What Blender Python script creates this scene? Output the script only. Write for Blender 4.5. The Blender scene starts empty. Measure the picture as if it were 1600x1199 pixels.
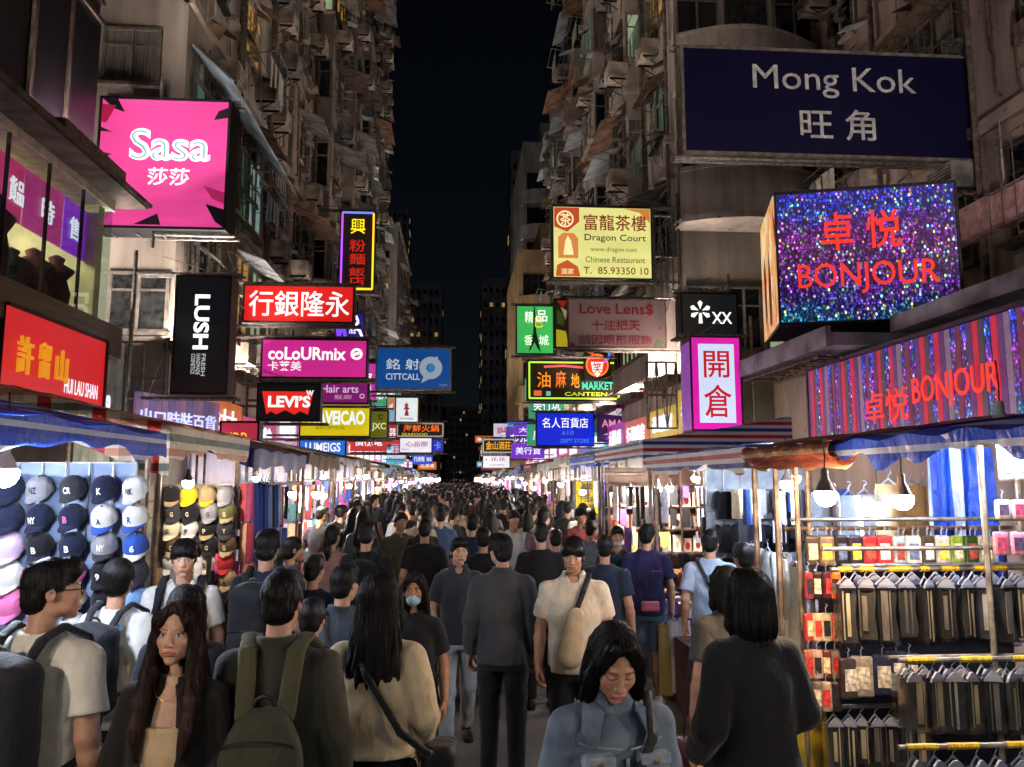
import bpy, bmesh, math, random
import numpy as np
from mathutils import Vector, Matrix, Euler

S = bpy.context.scene
COL = S.collection
rnd = random.Random(7)

# ------------------------------------------------------------------ camera, sky, added night fill, exposure
CAM_H, F_PX = 2.1, 1200.0
PITCH = math.atan(148.5 / F_PX)
YAW = math.atan(85 / F_PX * math.cos(PITCH))
cam = bpy.data.cameras.new('camera')
cam.sensor_width, cam.lens = 36.0, 27.0
cam.clip_start, cam.clip_end = 0.05, 2000
cam_ob = bpy.data.objects.new('camera', cam)
cam_ob.location = (0, 0, CAM_H)
cam_ob.rotation_euler = (math.pi / 2 + PITCH, 0, -YAW)
COL.objects.link(cam_ob)
S.camera = cam_ob

world = bpy.data.worlds.new('World')
S.world = world
world.use_nodes = True
wn = world.node_tree
bgn = wn.nodes['Background']
sky = wn.nodes.new('ShaderNodeTexSky')
sky.sky_type = 'NISHITA'
sky.sun_disc = False
sky.sun_elevation = math.radians(50)
sky.sun_rotation = math.radians(200)
wn.links.new(sky.outputs[0], bgn.inputs[0])
bgn.inputs[1].default_value = 0.0009

fill_sun = bpy.data.lights.new('night_fill', 'SUN')  # added fill sun, no moon known; lifts the far towers out of black
fill_sun.energy, fill_sun.angle, fill_sun.color = 0.07, math.radians(0.5), (0.85, 0.88, 1.0)
fill_sun_ob = bpy.data.objects.new('night_fill', fill_sun)
fill_sun_ob.rotation_euler = (math.radians(40), 0, math.radians(-20))
COL.objects.link(fill_sun_ob)

S.view_settings.view_transform = 'Standard'
S.view_settings.look = 'None'
S.view_settings.exposure = 0.12
S.view_settings.gamma = 1.0
S.view_settings.use_curve_mapping = False
S.cycles.max_bounces = 5
S.cycles.diffuse_bounces = 3
S.cycles.glossy_bounces = 2
S.cycles.transmission_bounces = 3
S.cycles.transparent_max_bounces = 8
S.cycles.sample_clamp_indirect = 2.5
S.cycles.sample_clamp_direct = 0
S.cycles.caustics_reflective = False
S.cycles.caustics_refractive = False
S.cycles.use_denoising = True

# ------------------------------------------------------------------ from a photo pixel and a distance to a place in the street
_F = Vector((math.sin(YAW) * math.cos(PITCH), math.cos(YAW) * math.cos(PITCH), math.sin(PITCH)))
_R = Vector((math.cos(YAW), -math.sin(YAW), 0))
_U = _R.cross(_F)


def ray(px, py):
    return _F + _R * ((px - 800) / F_PX) + _U * ((599.5 - py) / F_PX)


def at(px, py, Y):
    d = ray(px, py)
    return Vector((0, 0, CAM_H)) + d * (Y / d.y)


def atx(px, py, X):
    d = ray(px, py)
    return Vector((0, 0, CAM_H)) + d * (X / d.x)


# ------------------------------------------------------------------ colour and material helpers
def lin(c):
    c = c / 255.0
    return c / 12.92 if c <= 0.04045 else ((c + 0.055) / 1.055) ** 2.4


def C(h):
    if not isinstance(h, str):
        return tuple(h)[:3]
    h = h.lstrip('#')
    return tuple(lin(int(h[i:i + 2], 16)) for i in (0, 2, 4))


MATS = {}


def nd(nt, t, **kw):
    n = nt.nodes.new(t)
    for k, v in kw.items():
        if isinstance(k, str) and hasattr(n, k):
            setattr(n, k, v)
    return n


def mat(key, col=(.5, .5, .5), rough=.7, metal=0.0, var=.15, scale=8.0, bump=.0, bscale=60.0, attr=None, emit=0.0,
        stretch=(1, 1, 1), col2=None, alpha=None, wr=0.0, trans=0.0, spec=.35, sheen=0.0, coord='Object'):
    """a procedural surface: base colour with fine tonal noise, roughness noise and a little relief"""
    if key in MATS:
        return MATS[key]
    m = bpy.data.materials.new(key)
    MATS[key] = m
    m.use_nodes = True
    nt = m.node_tree
    b = nt.nodes['Principled BSDF']
    tc = nd(nt, 'ShaderNodeTexCoord')
    mp = nd(nt, 'ShaderNodeMapping')
    mp.inputs['Scale'].default_value = stretch
    nt.links.new(tc.outputs[coord], mp.inputs[0])
    no = nd(nt, 'ShaderNodeTexNoise')
    no.inputs['Scale'].default_value = scale
    no.inputs['Detail'].default_value = 5
    nt.links.new(mp.outputs[0], no.inputs[0])
    mix = nd(nt, 'ShaderNodeMix', data_type='RGBA')
    col = C(col)
    c2 = C(col2) if col2 is not None else tuple(x * (1 - 2 * var) for x in col)
    c1 = col if col2 is not None else tuple(min(1, x * (1 + var)) for x in col)
    mix.inputs[6].default_value = (*c1, 1)
    mix.inputs[7].default_value = (*c2, 1)
    rp = nd(nt, 'ShaderNodeMapRange')
    rp.inputs[1].default_value, rp.inputs[2].default_value = .35, .65
    nt.links.new(no.outputs[0], rp.inputs[0])
    nt.links.new(rp.outputs[0], mix.inputs[0])
    out = mix.outputs[2]
    if attr:
        at_ = nd(nt, 'ShaderNodeAttribute', attribute_name=attr)
        mu = nd(nt, 'ShaderNodeMix', data_type='RGBA', blend_type='MULTIPLY')
        mu.inputs[0].default_value = 1
        nt.links.new(at_.outputs['Color'], mu.inputs[6])
        nt.links.new(out, mu.inputs[7])
        out = mu.outputs[2]
    nt.links.new(out, b.inputs['Base Color'])
    b.inputs['Roughness'].default_value = rough
    b.inputs['Metallic'].default_value = metal
    b.inputs['Specular IOR Level'].default_value = spec
    if sheen:
        b.inputs['Sheen Weight'].default_value = sheen
    if bump:
        n2 = nd(nt, 'ShaderNodeTexNoise')
        n2.inputs['Scale'].default_value = bscale
        n2.inputs['Detail'].default_value = 4
        nt.links.new(mp.outputs[0], n2.inputs[0])
        bp = nd(nt, 'ShaderNodeBump')
        bp.inputs['Strength'].default_value = min(1, bump)
        bp.inputs['Distance'].default_value = .01
        nt.links.new(n2.outputs[0], bp.inputs['Height'])
        nt.links.new(bp.outputs[0], b.inputs['Normal'])
        if wr:                                             # soft creases
            n3 = nd(nt, 'ShaderNodeTexNoise')
            n3.inputs['Scale'].default_value, n3.inputs['Detail'].default_value, n3.inputs['Distortion'].default_value = 11, 3, .8
            m3 = nd(nt, 'ShaderNodeMapping')
            m3.inputs['Rotation'].default_value, m3.inputs['Scale'].default_value = (.5, .6, .3), (1.5, 1.5, .8)
            nt.links.new(tc.outputs[coord], m3.inputs[0])
            nt.links.new(m3.outputs[0], n3.inputs[0])
            b3 = nd(nt, 'ShaderNodeBump')
            b3.inputs['Strength'].default_value, b3.inputs['Distance'].default_value = wr, .035
            nt.links.new(n3.outputs[0], b3.inputs['Height'])
            nt.links.new(b3.outputs[0], bp.inputs['Normal'])
    if emit:
        nt.links.new(out, b.inputs['Emission Color'])
        b.inputs['Emission Strength'].default_value = emit
    if trans:
        o = nt.nodes['Material Output']
        tr = nd(nt, 'ShaderNodeBsdfTranslucent')
        nt.links.new(out, tr.inputs[0])
        ms = nd(nt, 'ShaderNodeMixShader')
        ms.inputs[0].default_value = trans
        nt.links.new(b.outputs[0], ms.inputs[1])
        nt.links.new(tr.outputs[0], ms.inputs[2])
        nt.links.new(ms.outputs[0], o.inputs[0])
    return m


def glow(key, col, strength=1.0, var=.08, scale=1.5, attr=None, stretch=None):
    """a backlit skin of acrylic or a lamp: gives off light, slightly uneven"""
    if key in MATS:
        return MATS[key]
    m = mat(key, tuple(x * .35 for x in C(col)), rough=.35, var=.02)
    nt = m.node_tree
    b = nt.nodes['Principled BSDF']
    for l in list(b.inputs['Emission Color'].links):
        nt.links.remove(l)
    tc = nd(nt, 'ShaderNodeTexCoord')
    no = nd(nt, 'ShaderNodeTexNoise')
    no.inputs['Scale'].default_value = scale
    no.inputs['Detail'].default_value = 2
    if stretch:
        mp = nd(nt, 'ShaderNodeMapping')
        mp.inputs['Scale'].default_value = stretch
        nt.links.new(tc.outputs['Object'], mp.inputs[0])
        nt.links.new(mp.outputs[0], no.inputs[0])
    else:
        nt.links.new(tc.outputs['Object'], no.inputs[0])
    mix = nd(nt, 'ShaderNodeMix', data_type='RGBA')
    c = C(col)
    mix.inputs[6].default_value = (*[x * (1 + var) for x in c], 1)
    mix.inputs[7].default_value = (*[x * (1 - 2 * var) for x in c], 1)
    nt.links.new(no.outputs[0], mix.inputs[0])
    out = mix.outputs[2]
    if attr:
        a = nd(nt, 'ShaderNodeAttribute', attribute_name=attr)
        nt.links.new(a.outputs['Color'], b.inputs['Emission Color'])
    else:
        nt.links.new(out, b.inputs['Emission Color'])
    b.inputs['Emission Strength'].default_value = strength
    return m


# ------------------------------------------------------------------ object helpers
def thing(name, label, cat, loc=(0, 0, 0), group=None, rz=0.0):
    o = bpy.data.objects.new(name, None)
    o.empty_display_size = .1
    COL.objects.link(o)
    o.location = loc
    o.rotation_euler = (0, 0, rz)
    o['label'] = label
    o['category'] = cat
    if group:
        o['group'] = group
    return o


def tag(o, label, cat, group=None):
    o['label'] = label
    o['category'] = cat
    if group:
        o['group'] = group
    return o


def adopt(o, parent, local=False):
    o.parent = parent
    if not local:                      # geometry given in street coordinates
        p, m = parent, Matrix.Identity(4)
        ms = []
        while p is not None:
            ms.append(p.matrix_parent_inverse @ Matrix.LocRotScale(p.location, p.rotation_euler, p.scale))
            p = p.parent
        for a in reversed(ms):
            m = m @ a
        o.matrix_parent_inverse = m.inverted()
    return o


def link(name, me, parent=None, loc=(0, 0, 0), rot=(0, 0, 0), local=False, scale=(1, 1, 1)):
    o = bpy.data.objects.new(name, me)
    COL.objects.link(o)
    o.location, o.rotation_euler, o.scale = loc, rot, scale
    if parent is not None:
        adopt(o, parent, local)
    return o


def copy_tree(o, parent=None):
    c = o.copy()
    COL.objects.link(c)
    c.parent = parent
    for ch in list(o.children):
        copy_tree(ch, c)
    return c


class MB:
    """gathers boxes, tubes and sheets into one mesh"""

    def __init__(s):
        s.v, s.f, s.mi, s.c = [], [], [], []
        s.col = None
        s.m = 0

    def add(s, vs, fs):
        n = len(s.v)
        s.v += [tuple(p) for p in vs]
        for f in fs:
            s.f.append(tuple(i + n for i in f))
            s.mi.append(s.m)
        s.c += [s.col or (1, 1, 1)] * len(vs)
        return s

    def box(s, lo, hi, M=None):
        (a, b, c), (d, e, f) = lo, hi
        vs = [Vector(p) for p in ((a, b, c), (d, b, c), (d, e, c), (a, e, c), (a, b, f), (d, b, f), (d, e, f), (a, e, f))]
        if M is not None:
            vs = [M @ p for p in vs]
        return s.add(vs, ((0, 3, 2, 1), (4, 5, 6, 7), (0, 1, 5, 4), (1, 2, 6, 5), (2, 3, 7, 6), (3, 0, 4, 7)))

    def cbox(s, c, d, M=None):
        return s.box([c[i] - d[i] / 2 for i in range(3)], [c[i] + d[i] / 2 for i in range(3)], M)

    def tube(s, p, q, r, n=6, r2=None):
        p, q = Vector(p), Vector(q)
        d = (q - p)
        if d.length < 1e-6:
            return s
        d.normalize()
        u = d.orthogonal().normalized()
        w = d.cross(u)
        r2 = r if r2 is None else r2
        vs = [p + (u * math.cos(t) + w * math.sin(t)) * r for t in (2 * math.pi * i / n for i in range(n))]
        vs += [q + (u * math.cos(t) + w * math.sin(t)) * r2 for t in (2 * math.pi * i / n for i in range(n))]
        fs = [(i, (i + 1) % n, n + (i + 1) % n, n + i) for i in range(n)]
        fs += [tuple(reversed(range(n))), tuple(range(n, 2 * n))]
        return s.add(vs, fs)

    def path(s, pts, r, n=5):
        for a, b in zip(pts, pts[1:]):
            s.tube(a, b, r, n)
        return s

    def lathe(s, prof, c=(0, 0, 0), n=12):
        vs, fs = [], []
        for r, z in prof:
            for i in range(n):
                t = 2 * math.pi * i / n
                vs.append((c[0] + r * math.cos(t), c[1] + r * math.sin(t), c[2] + z))
        for j in range(len(prof) - 1):
            for i in range(n):
                fs.append((j * n + i, j * n + (i + 1) % n, (j + 1) * n + (i + 1) % n, (j + 1) * n + i))
        return s.add(vs, fs)

    def grid(s, fn, nu, nv, closed=False):
        vs = [fn(i / nu, j / nv) for j in range(nv + 1) for i in range(nu + 1)]
        fs = [(j * (nu + 1) + i, j * (nu + 1) + i + 1, (j + 1) * (nu + 1) + i + 1, (j + 1) * (nu + 1) + i) for j in range(nv) for i in range(nu)]
        return s.add(vs, fs)

    def slab(s, pts, th):
        """a flat outline with thickness th along its normal"""
        P = [Vector(p) for p in pts]
        n = (P[1] - P[0]).cross(P[2] - P[1]).normalized() * th
        k = len(P)
        return s.add(P + [p + n for p in P], [tuple(reversed(range(k))), tuple(range(k, 2 * k))] + [(i, (i + 1) % k, k + (i + 1) % k, k + i) for i in range(k)])

    def mesh(s, name, mats, smooth=False):
        me = bpy.data.meshes.new(name)
        me.from_pydata(s.v, [], s.f)
        mats = mats if isinstance(mats, (list, tuple)) else [mats]
        for m in mats:
            me.materials.append(m)
        if len(mats) > 1:
            me.polygons.foreach_set('material_index', s.mi)
        if any(c != (1, 1, 1) for c in s.c):
            a = me.color_attributes.new('Col', 'FLOAT_COLOR', 'POINT')
            a.data.foreach_set('color', np.array([(*c, 1) for c in s.c], dtype=np.float32).ravel())
        if smooth:
            me.polygons.foreach_set('use_smooth', [True] * len(me.polygons))
        me.update()
        return me

    def build(s, name, mats, parent=None, smooth=False, **kw):
        return link(name, s.mesh(name, mats, smooth), parent, **kw)


_FONT_CACHE = {}


def text_mesh(body, bold=0.0, wide=False, italic=0.0, spacing=1.0):
    """flat lettering as a mesh in the unit of its own bounding box"""
    if any(ord(c) > 0x2e80 for c in body):
        bold = min(bold, .007)
    k = (body, bold, italic, spacing)
    if k not in _FONT_CACHE:
        cu = bpy.data.curves.new('lettering', 'FONT')
        cu.body, cu.offset, cu.shear, cu.space_character = body, bold, italic, spacing
        cu.resolution_u = 3
        ob = bpy.data.objects.new('lettering', cu)
        COL.objects.link(ob)
        me = bpy.data.meshes.new_from_object(ob.evaluated_get(bpy.context.evaluated_depsgraph_get()))
        v = np.empty(len(me.vertices) * 3, dtype=np.float32)
        me.vertices.foreach_get('co', v)
        v = v.reshape(-1, 3)
        f = [tuple(p.vertices) for p in me.polygons]
        lo, hi = v.min(0), v.max(0)
        v = (v - lo) / np.maximum(hi - lo, 1e-6)
        _FONT_CACHE[k] = (v[:, :2], f, float((hi - lo)[0] / max((hi - lo)[1], 1e-6)))
        bpy.data.objects.remove(ob)
        bpy.data.curves.remove(cu)
        bpy.data.meshes.remove(me)
    return _FONT_CACHE[k]


def put_text(mb, body, O, U, V, box, bold=0.0, th=.012, italic=0.0, spacing=1.0):
    """lettering filling box (u0,v0,u1,v1) of the plane O + u U + v V, standing th proud of it"""
    v, f, _ = text_mesh(body, bold, italic=italic, spacing=spacing)
    U, V, O = Vector(U), Vector(V), Vector(O)
    N = U.cross(V).normalized()
    u0, v0, u1, v1 = box
    n = len(v)
    top = [O + U * (u0 + (u1 - u0) * float(a)) + V * (v0 + (v1 - v0) * float(b)) + N * th for a, b in v]
    bot = [p - N * th for p in top]
    from collections import Counter
    ed = Counter()
    for q in f:
        for a, b in zip(q, q[1:] + q[:1]):
            ed[(a, b)] += 1
    side = [(a, a + n, b + n, b) for (a, b) in ed if (b, a) not in ed]
    mb.add(top + bot, list(f) + side)
# ------------------------------------------------------------------ soft bodies: signed distances on a grid, meshed by surface nets
def smin(a, b, k):
    if k <= 0:
        return np.minimum(a, b)
    h = np.clip(.5 + .5 * (b - a) / k, 0, 1)
    return b + (a - b) * h - k * h * (1 - h)


class Soft:
    def __init__(s, lo, hi, h):
        s.lo, s.h = np.array(lo, float), h
        s.n = np.maximum(np.ceil((np.array(hi) - s.lo) / h).astype(int) + 1, 4)
        s.ax = [(s.lo[i] + np.arange(s.n[i]) * h).astype(np.float32) for i in range(3)]
        s.V = np.full(s.n, 1.0, np.float32)

    def sub(s, lo, hi, m):
        sl = []
        for i in range(3):
            a = int(np.clip(math.floor((lo[i] - m - s.lo[i]) / s.h), 0, s.n[i]))
            b = int(np.clip(math.ceil((hi[i] + m - s.lo[i]) / s.h) + 1, 0, s.n[i]))
            if b <= a:
                return None, None
            sl.append(slice(a, b))
        sl = tuple(sl)
        return sl, np.meshgrid(*[s.ax[i][sl[i]] for i in range(3)], indexing='ij', sparse=True)

    def op(s, d, sl, k, mode):
        if mode == 'u':
            s.V[sl] = smin(s.V[sl], d, k)
        elif mode == 's':
            s.V[sl] = -smin(-s.V[sl], d, k)
        return s

    def ell(s, c, r, k=.01, mode='u', rot=None):
        R = max(r)
        b = r if rot is None else (R, R, R)
        sl, g = s.sub([c[i] - b[i] for i in range(3)], [c[i] + b[i] for i in range(3)], k + 2 * s.h)
        if sl is None:
            return s
        x, y, z = g[0] - c[0], g[1] - c[1], g[2] - c[2]
        if rot is not None:
            M = np.array(Euler(rot).to_matrix()).T
            x, y, z = [M[i][0] * x + M[i][1] * y + M[i][2] * z for i in range(3)]
        q = (x / r[0]) ** 2 + (y / r[1]) ** 2 + (z / r[2]) ** 2
        k1 = np.sqrt((x / r[0] ** 2) ** 2 + (y / r[1] ** 2) ** 2 + (z / r[2] ** 2) ** 2) + 1e-9
        k0 = np.sqrt(q)
        return s.op(k0 * (k0 - 1) / k1, sl, k, mode)

    def cap(s, a, b, ra, rb, k=.01, mode='u', flat=False, sq=None):
        a, b = np.array(a, float), np.array(b, float)
        R = max(ra, rb) * (max(sq) if sq else 1)
        sl, g = s.sub(np.minimum(a, b) - R, np.maximum(a, b) + R, k + 2 * s.h)
        if sl is None:
            return s
        d = b - a
        L2 = float(d @ d) + 1e-12
        p = [g[i] - a[i] for i in range(3)]
        t0 = (p[0] * d[0] + p[1] * d[1] + p[2] * d[2]) / L2
        t = np.clip(t0, 0, 1)
        e = [p[i] - t * d[i] for i in range(3)]
        if sq:
            e = [e[i] / sq[i] for i in range(3)]
        dist = np.sqrt(e[0] ** 2 + e[1] ** 2 + e[2] ** 2) - (ra + (rb - ra) * t)
        if flat:
            dist = np.maximum(dist, (t0 - 1) * math.sqrt(L2))
        return s.op(dist, sl, k, mode)

    def chain(s, pts, rs, k=.01, mode='u'):
        for i in range(len(pts) - 1):
            s.cap(pts[i], pts[i + 1], rs[i], rs[i + 1], k, mode)
        return s

    def loft(s, rings, k=.02, mode='u', p=2.3):
        """rings (z, rx, ry, cx, cy) stacked along z"""
        r = np.array([list(q) + [0] * (5 - len(q)) for q in sorted(rings)], float)
        lo = [(r[:, 3] - r[:, 1]).min(), (r[:, 4] - r[:, 2]).min(), r[0, 0]]
        hi = [(r[:, 3] + r[:, 1]).max(), (r[:, 4] + r[:, 2]).max(), r[-1, 0]]
        sl, g = s.sub(lo, hi, k + 3 * s.h)
        if sl is None:
            return s
        zz = s.ax[2][sl[2]]
        zf = np.linspace(r[0, 0], r[-1, 0], 120)
        w = np.ones(13) / 13

        def it(j):
            v = np.interp(zf, r[:, 0], r[:, j])
            v = np.convolve(np.pad(v, 6, mode='edge'), w, 'valid')
            return np.interp(zz, zf, v)[None, None, :]
        rx, ry, cx, cy = it(1), it(2), it(3), it(4)
        q = (np.abs((g[0] - cx) / rx) ** p + np.abs((g[1] - cy) / ry) ** p) ** (1 / p)
        d = (q - 1) * np.minimum(rx, ry)
        d = np.maximum(d, np.maximum(r[0, 0] - g[2], g[2] - r[-1, 0]))
        return s.op(d, sl, k, mode)

    def box(s, lo, hi, r=.0, k=.005, mode='u'):
        sl, g = s.sub(lo, hi, k + 2 * s.h)
        if sl is None:
            return s
        q = [np.abs(g[i] - (lo[i] + hi[i]) / 2) - (hi[i] - lo[i]) / 2 + r for i in range(3)]
        out = np.sqrt(np.maximum(q[0], 0) ** 2 + np.maximum(q[1], 0) ** 2 + np.maximum(q[2], 0) ** 2)
        d = out + np.minimum(np.maximum(np.maximum(q[0], q[1]), q[2]), 0) - r
        return s.op(d, sl, k, mode)

    def cut(s, n, o, k=0.0):
        """keeps what lies on the side where (p - o).n < 0"""
        g = np.meshgrid(*s.ax, indexing='ij', sparse=True)
        d = (g[0] - o[0]) * n[0] + (g[1] - o[1]) * n[1] + (g[2] - o[2]) * n[2]
        s.V = -smin(-s.V, -d, k).astype(np.float32) if k else np.maximum(s.V, d)
        return s

    def ripple(s, fn):
        g = np.meshgrid(*s.ax, indexing='ij', sparse=True)
        s.V = (s.V + np.where(np.abs(s.V) < .05, fn(*g), 0)).astype(np.float32)
        return s

    def nets(s):
        V = s.V.copy()
        for i in range(3):
            V[tuple(slice(None) if j != i else 0 for j in range(3))] = 1
            V[tuple(slice(None) if j != i else -1 for j in range(3))] = 1
        I = V < 0
        n = np.array(V.shape) - 1
        cs = [(a, b, c) for a in (0, 1) for b in (0, 1) for c in (0, 1)]
        sh = lambda A, o: A[o[0]:o[0] + n[0], o[1]:o[1] + n[1], o[2]:o[2] + n[2]]
        cnt = sum(sh(I, o).astype(np.int8) for o in cs)
        act = (cnt > 0) & (cnt < 8)
        ix = np.argwhere(act)
        if not len(ix):
            return np.zeros((0, 3)), np.zeros((0, 4), int)
        idx = np.full(tuple(n), -1, np.int64)
        idx[act] = np.arange(len(ix))
        val = np.stack([V[ix[:, 0] + o[0], ix[:, 1] + o[1], ix[:, 2] + o[2]] for o in cs], 1)
        acc = np.zeros((len(ix), 3))
        num = np.zeros(len(ix))
        for i, a in enumerate(cs):
            for j, b in enumerate(cs):
                if j > i and sum(abs(a[q] - b[q]) for q in range(3)) == 1:
                    va, vb = val[:, i], val[:, j]
                    m = (va < 0) != (vb < 0)
                    t = np.where(m, va / np.where(m, va - vb, 1), 0)
                    for q in range(3):
                        acc[:, q] += np.where(m, a[q] + t * (b[q] - a[q]), 0)
                    num += m
        P = s.lo + (ix + acc / num[:, None]) * s.h
        Q = []
        for d in range(3):
            e = [0, 0, 0]
            e[d] = 1
            A = I[:n[0] + 1 - e[0], :n[1] + 1 - e[1], :n[2] + 1 - e[2]]
            B = I[e[0]:, e[1]:, e[2]:]
            ch = np.argwhere(A != B)
            u, w = (d + 1) % 3, (d + 2) % 3
            ok = (ch[:, u] > 0) & (ch[:, w] > 0) & (ch[:, u] < n[u]) & (ch[:, w] < n[w])
            ch = ch[ok]
            sg = A[ch[:, 0], ch[:, 1], ch[:, 2]]

            def cell(du, dw):
                q = ch.copy()
                q[:, u] += du
                q[:, w] += dw
                return idx[q[:, 0], q[:, 1], q[:, 2]]
            quad = np.stack([cell(-1, -1), cell(0, -1), cell(0, 0), cell(-1, 0)], 1)
            quad[~sg] = quad[~sg][:, ::-1]
            Q.append(quad)
        return P, np.concatenate(Q)


def strands(s, P, n, long, seed):
    """single hairs laid over a hair shape: they start on its surface and run down along it"""
    rg = np.random.default_rng(seed)
    G = np.gradient(s.V)

    def smp(A, p):
        q = (p - s.lo) / s.h
        i = np.clip(np.floor(q).astype(int), 0, s.n - 2)
        f = np.clip(q - i, 0, 1)
        o = 0
        for a in (0, 1):
            for b in (0, 1):
                for c in (0, 1):
                    o = o + A[i[:, 0] + a, i[:, 1] + b, i[:, 2] + c] * np.prod(np.where([a, b, c], f, 1 - f), 1)
        return o

    def grad(p):
        g = np.stack([smp(a, p) for a in G], 1)
        return g / (np.linalg.norm(g, axis=1, keepdims=True) + 1e-9)
    c = P[(P[:, 2] > (.0 if long else -.06))]
    p = c[rg.integers(0, len(c), n)]
    k, st = (18, .02) if long else (6, .0085)
    off = rg.uniform(.0002, .0016 if long else .0012, n)
    jit = rg.normal(0, .16, (n, 3))
    pts, nor = [], []
    for i in range(k):
        g = grad(p)
        pts.append(p + g * (off * (1 + (i / k) * (1.2 if long else 2.5)))[:, None])
        nor.append(g)
        if long:
            d = np.stack([np.sign(p[:, 0]) * (p[:, 2] > .06) * .8, (p[:, 2] > .08) * .3 * np.sign(p[:, 1]), -np.ones(n)], 1)
        else:
            d = p - np.array([.012, .055, .2])
        d = d / np.linalg.norm(d, axis=1, keepdims=True) + jit
        t = d - g * (d * g).sum(1, keepdims=True)
        t /= np.linalg.norm(t, axis=1, keepdims=True) + 1e-6
        p = p + t * st
        v = smp(s.V, p)[:, None]
        p = p - np.clip(v, -.01, .01) * grad(p)
    pts, nor = np.stack(pts, 1), np.stack(nor, 1)
    tan = np.gradient(pts, axis=1)
    tan /= np.linalg.norm(tan, axis=2, keepdims=True) + 1e-9
    w = np.cross(tan, nor)
    r = (np.linspace(1, .35, k) * .0009)[None, :, None]
    R = np.stack([pts + r * (math.cos(a) * nor + math.sin(a) * w) for a in (0, 2.09, 4.19)], 2)
    ix = np.arange(n * k * 3).reshape(n, k, 3)
    Q = np.stack([ix[:, :-1], np.roll(ix, -1, 2)[:, :-1], np.roll(ix, -1, 2)[:, 1:], ix[:, 1:]], -1).reshape(-1, 4)
    return R.reshape(-1, 3), Q


def np_mesh(name, P, Q, m, col=None, smooth=True):
    me = bpy.data.meshes.new(name)
    me.from_pydata([tuple(p) for p in P.tolist()], [], Q.tolist() if not isinstance(Q, list) else Q)
    for a in (m if isinstance(m, (list, tuple)) else [m]):
        me.materials.append(a)
    if col is not None:
        a = me.color_attributes.new('Col', 'FLOAT_COLOR', 'POINT')
        c = np.ones((len(P), 4), np.float32)
        c[:, :3] = col
        a.data.foreach_set('color', c.ravel())
    if smooth:
        me.polygons.foreach_set('use_smooth', np.ones(len(me.polygons), bool))
    me.update()
    return me


def join_np(parts):
    P, Q, K, n = [], [], [], 0
    for p, q, c in parts:
        P.append(p)
        Q.append(q + n)
        K.append(c)
        n += len(p)
    return np.concatenate(P), np.concatenate(Q), np.concatenate(K)
# ------------------------------------------------------------------ people
def skin_mat():
    m = mat('skin', (1, 1, 1), rough=.48, var=.09, scale=45, bump=.2, bscale=300, attr='Col', spec=.4)
    b = m.node_tree.nodes['Principled BSDF']
    b.inputs['Subsurface Weight'].default_value, b.inputs['Subsurface Scale'].default_value = .22, .008
    return m


def cloth(hexc, rough=.85, name=None):
    return mat('cloth ' + (name or str(hexc)), hexc, rough=rough, var=.07, scale=14, bump=.25, bscale=420, spec=.2, sheen=.1, wr=.35)


def hair_mat(hexc='#0d0b0b'):
    return mat('hair ' + str(hexc), hexc, rough=.5, var=.3, scale=90, stretch=(1, 1, .08), bump=.5, bscale=240, spec=.22)


SKIN = {'a': '#ab8068', 'b': '#b88e74', 'c': '#9c7258'}


HEAD_K = .87


def sstep(a, b, x):
    t = np.clip((x - a) / (b - a), 0, 1)
    return t * t * (3 - 2 * t)


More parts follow.
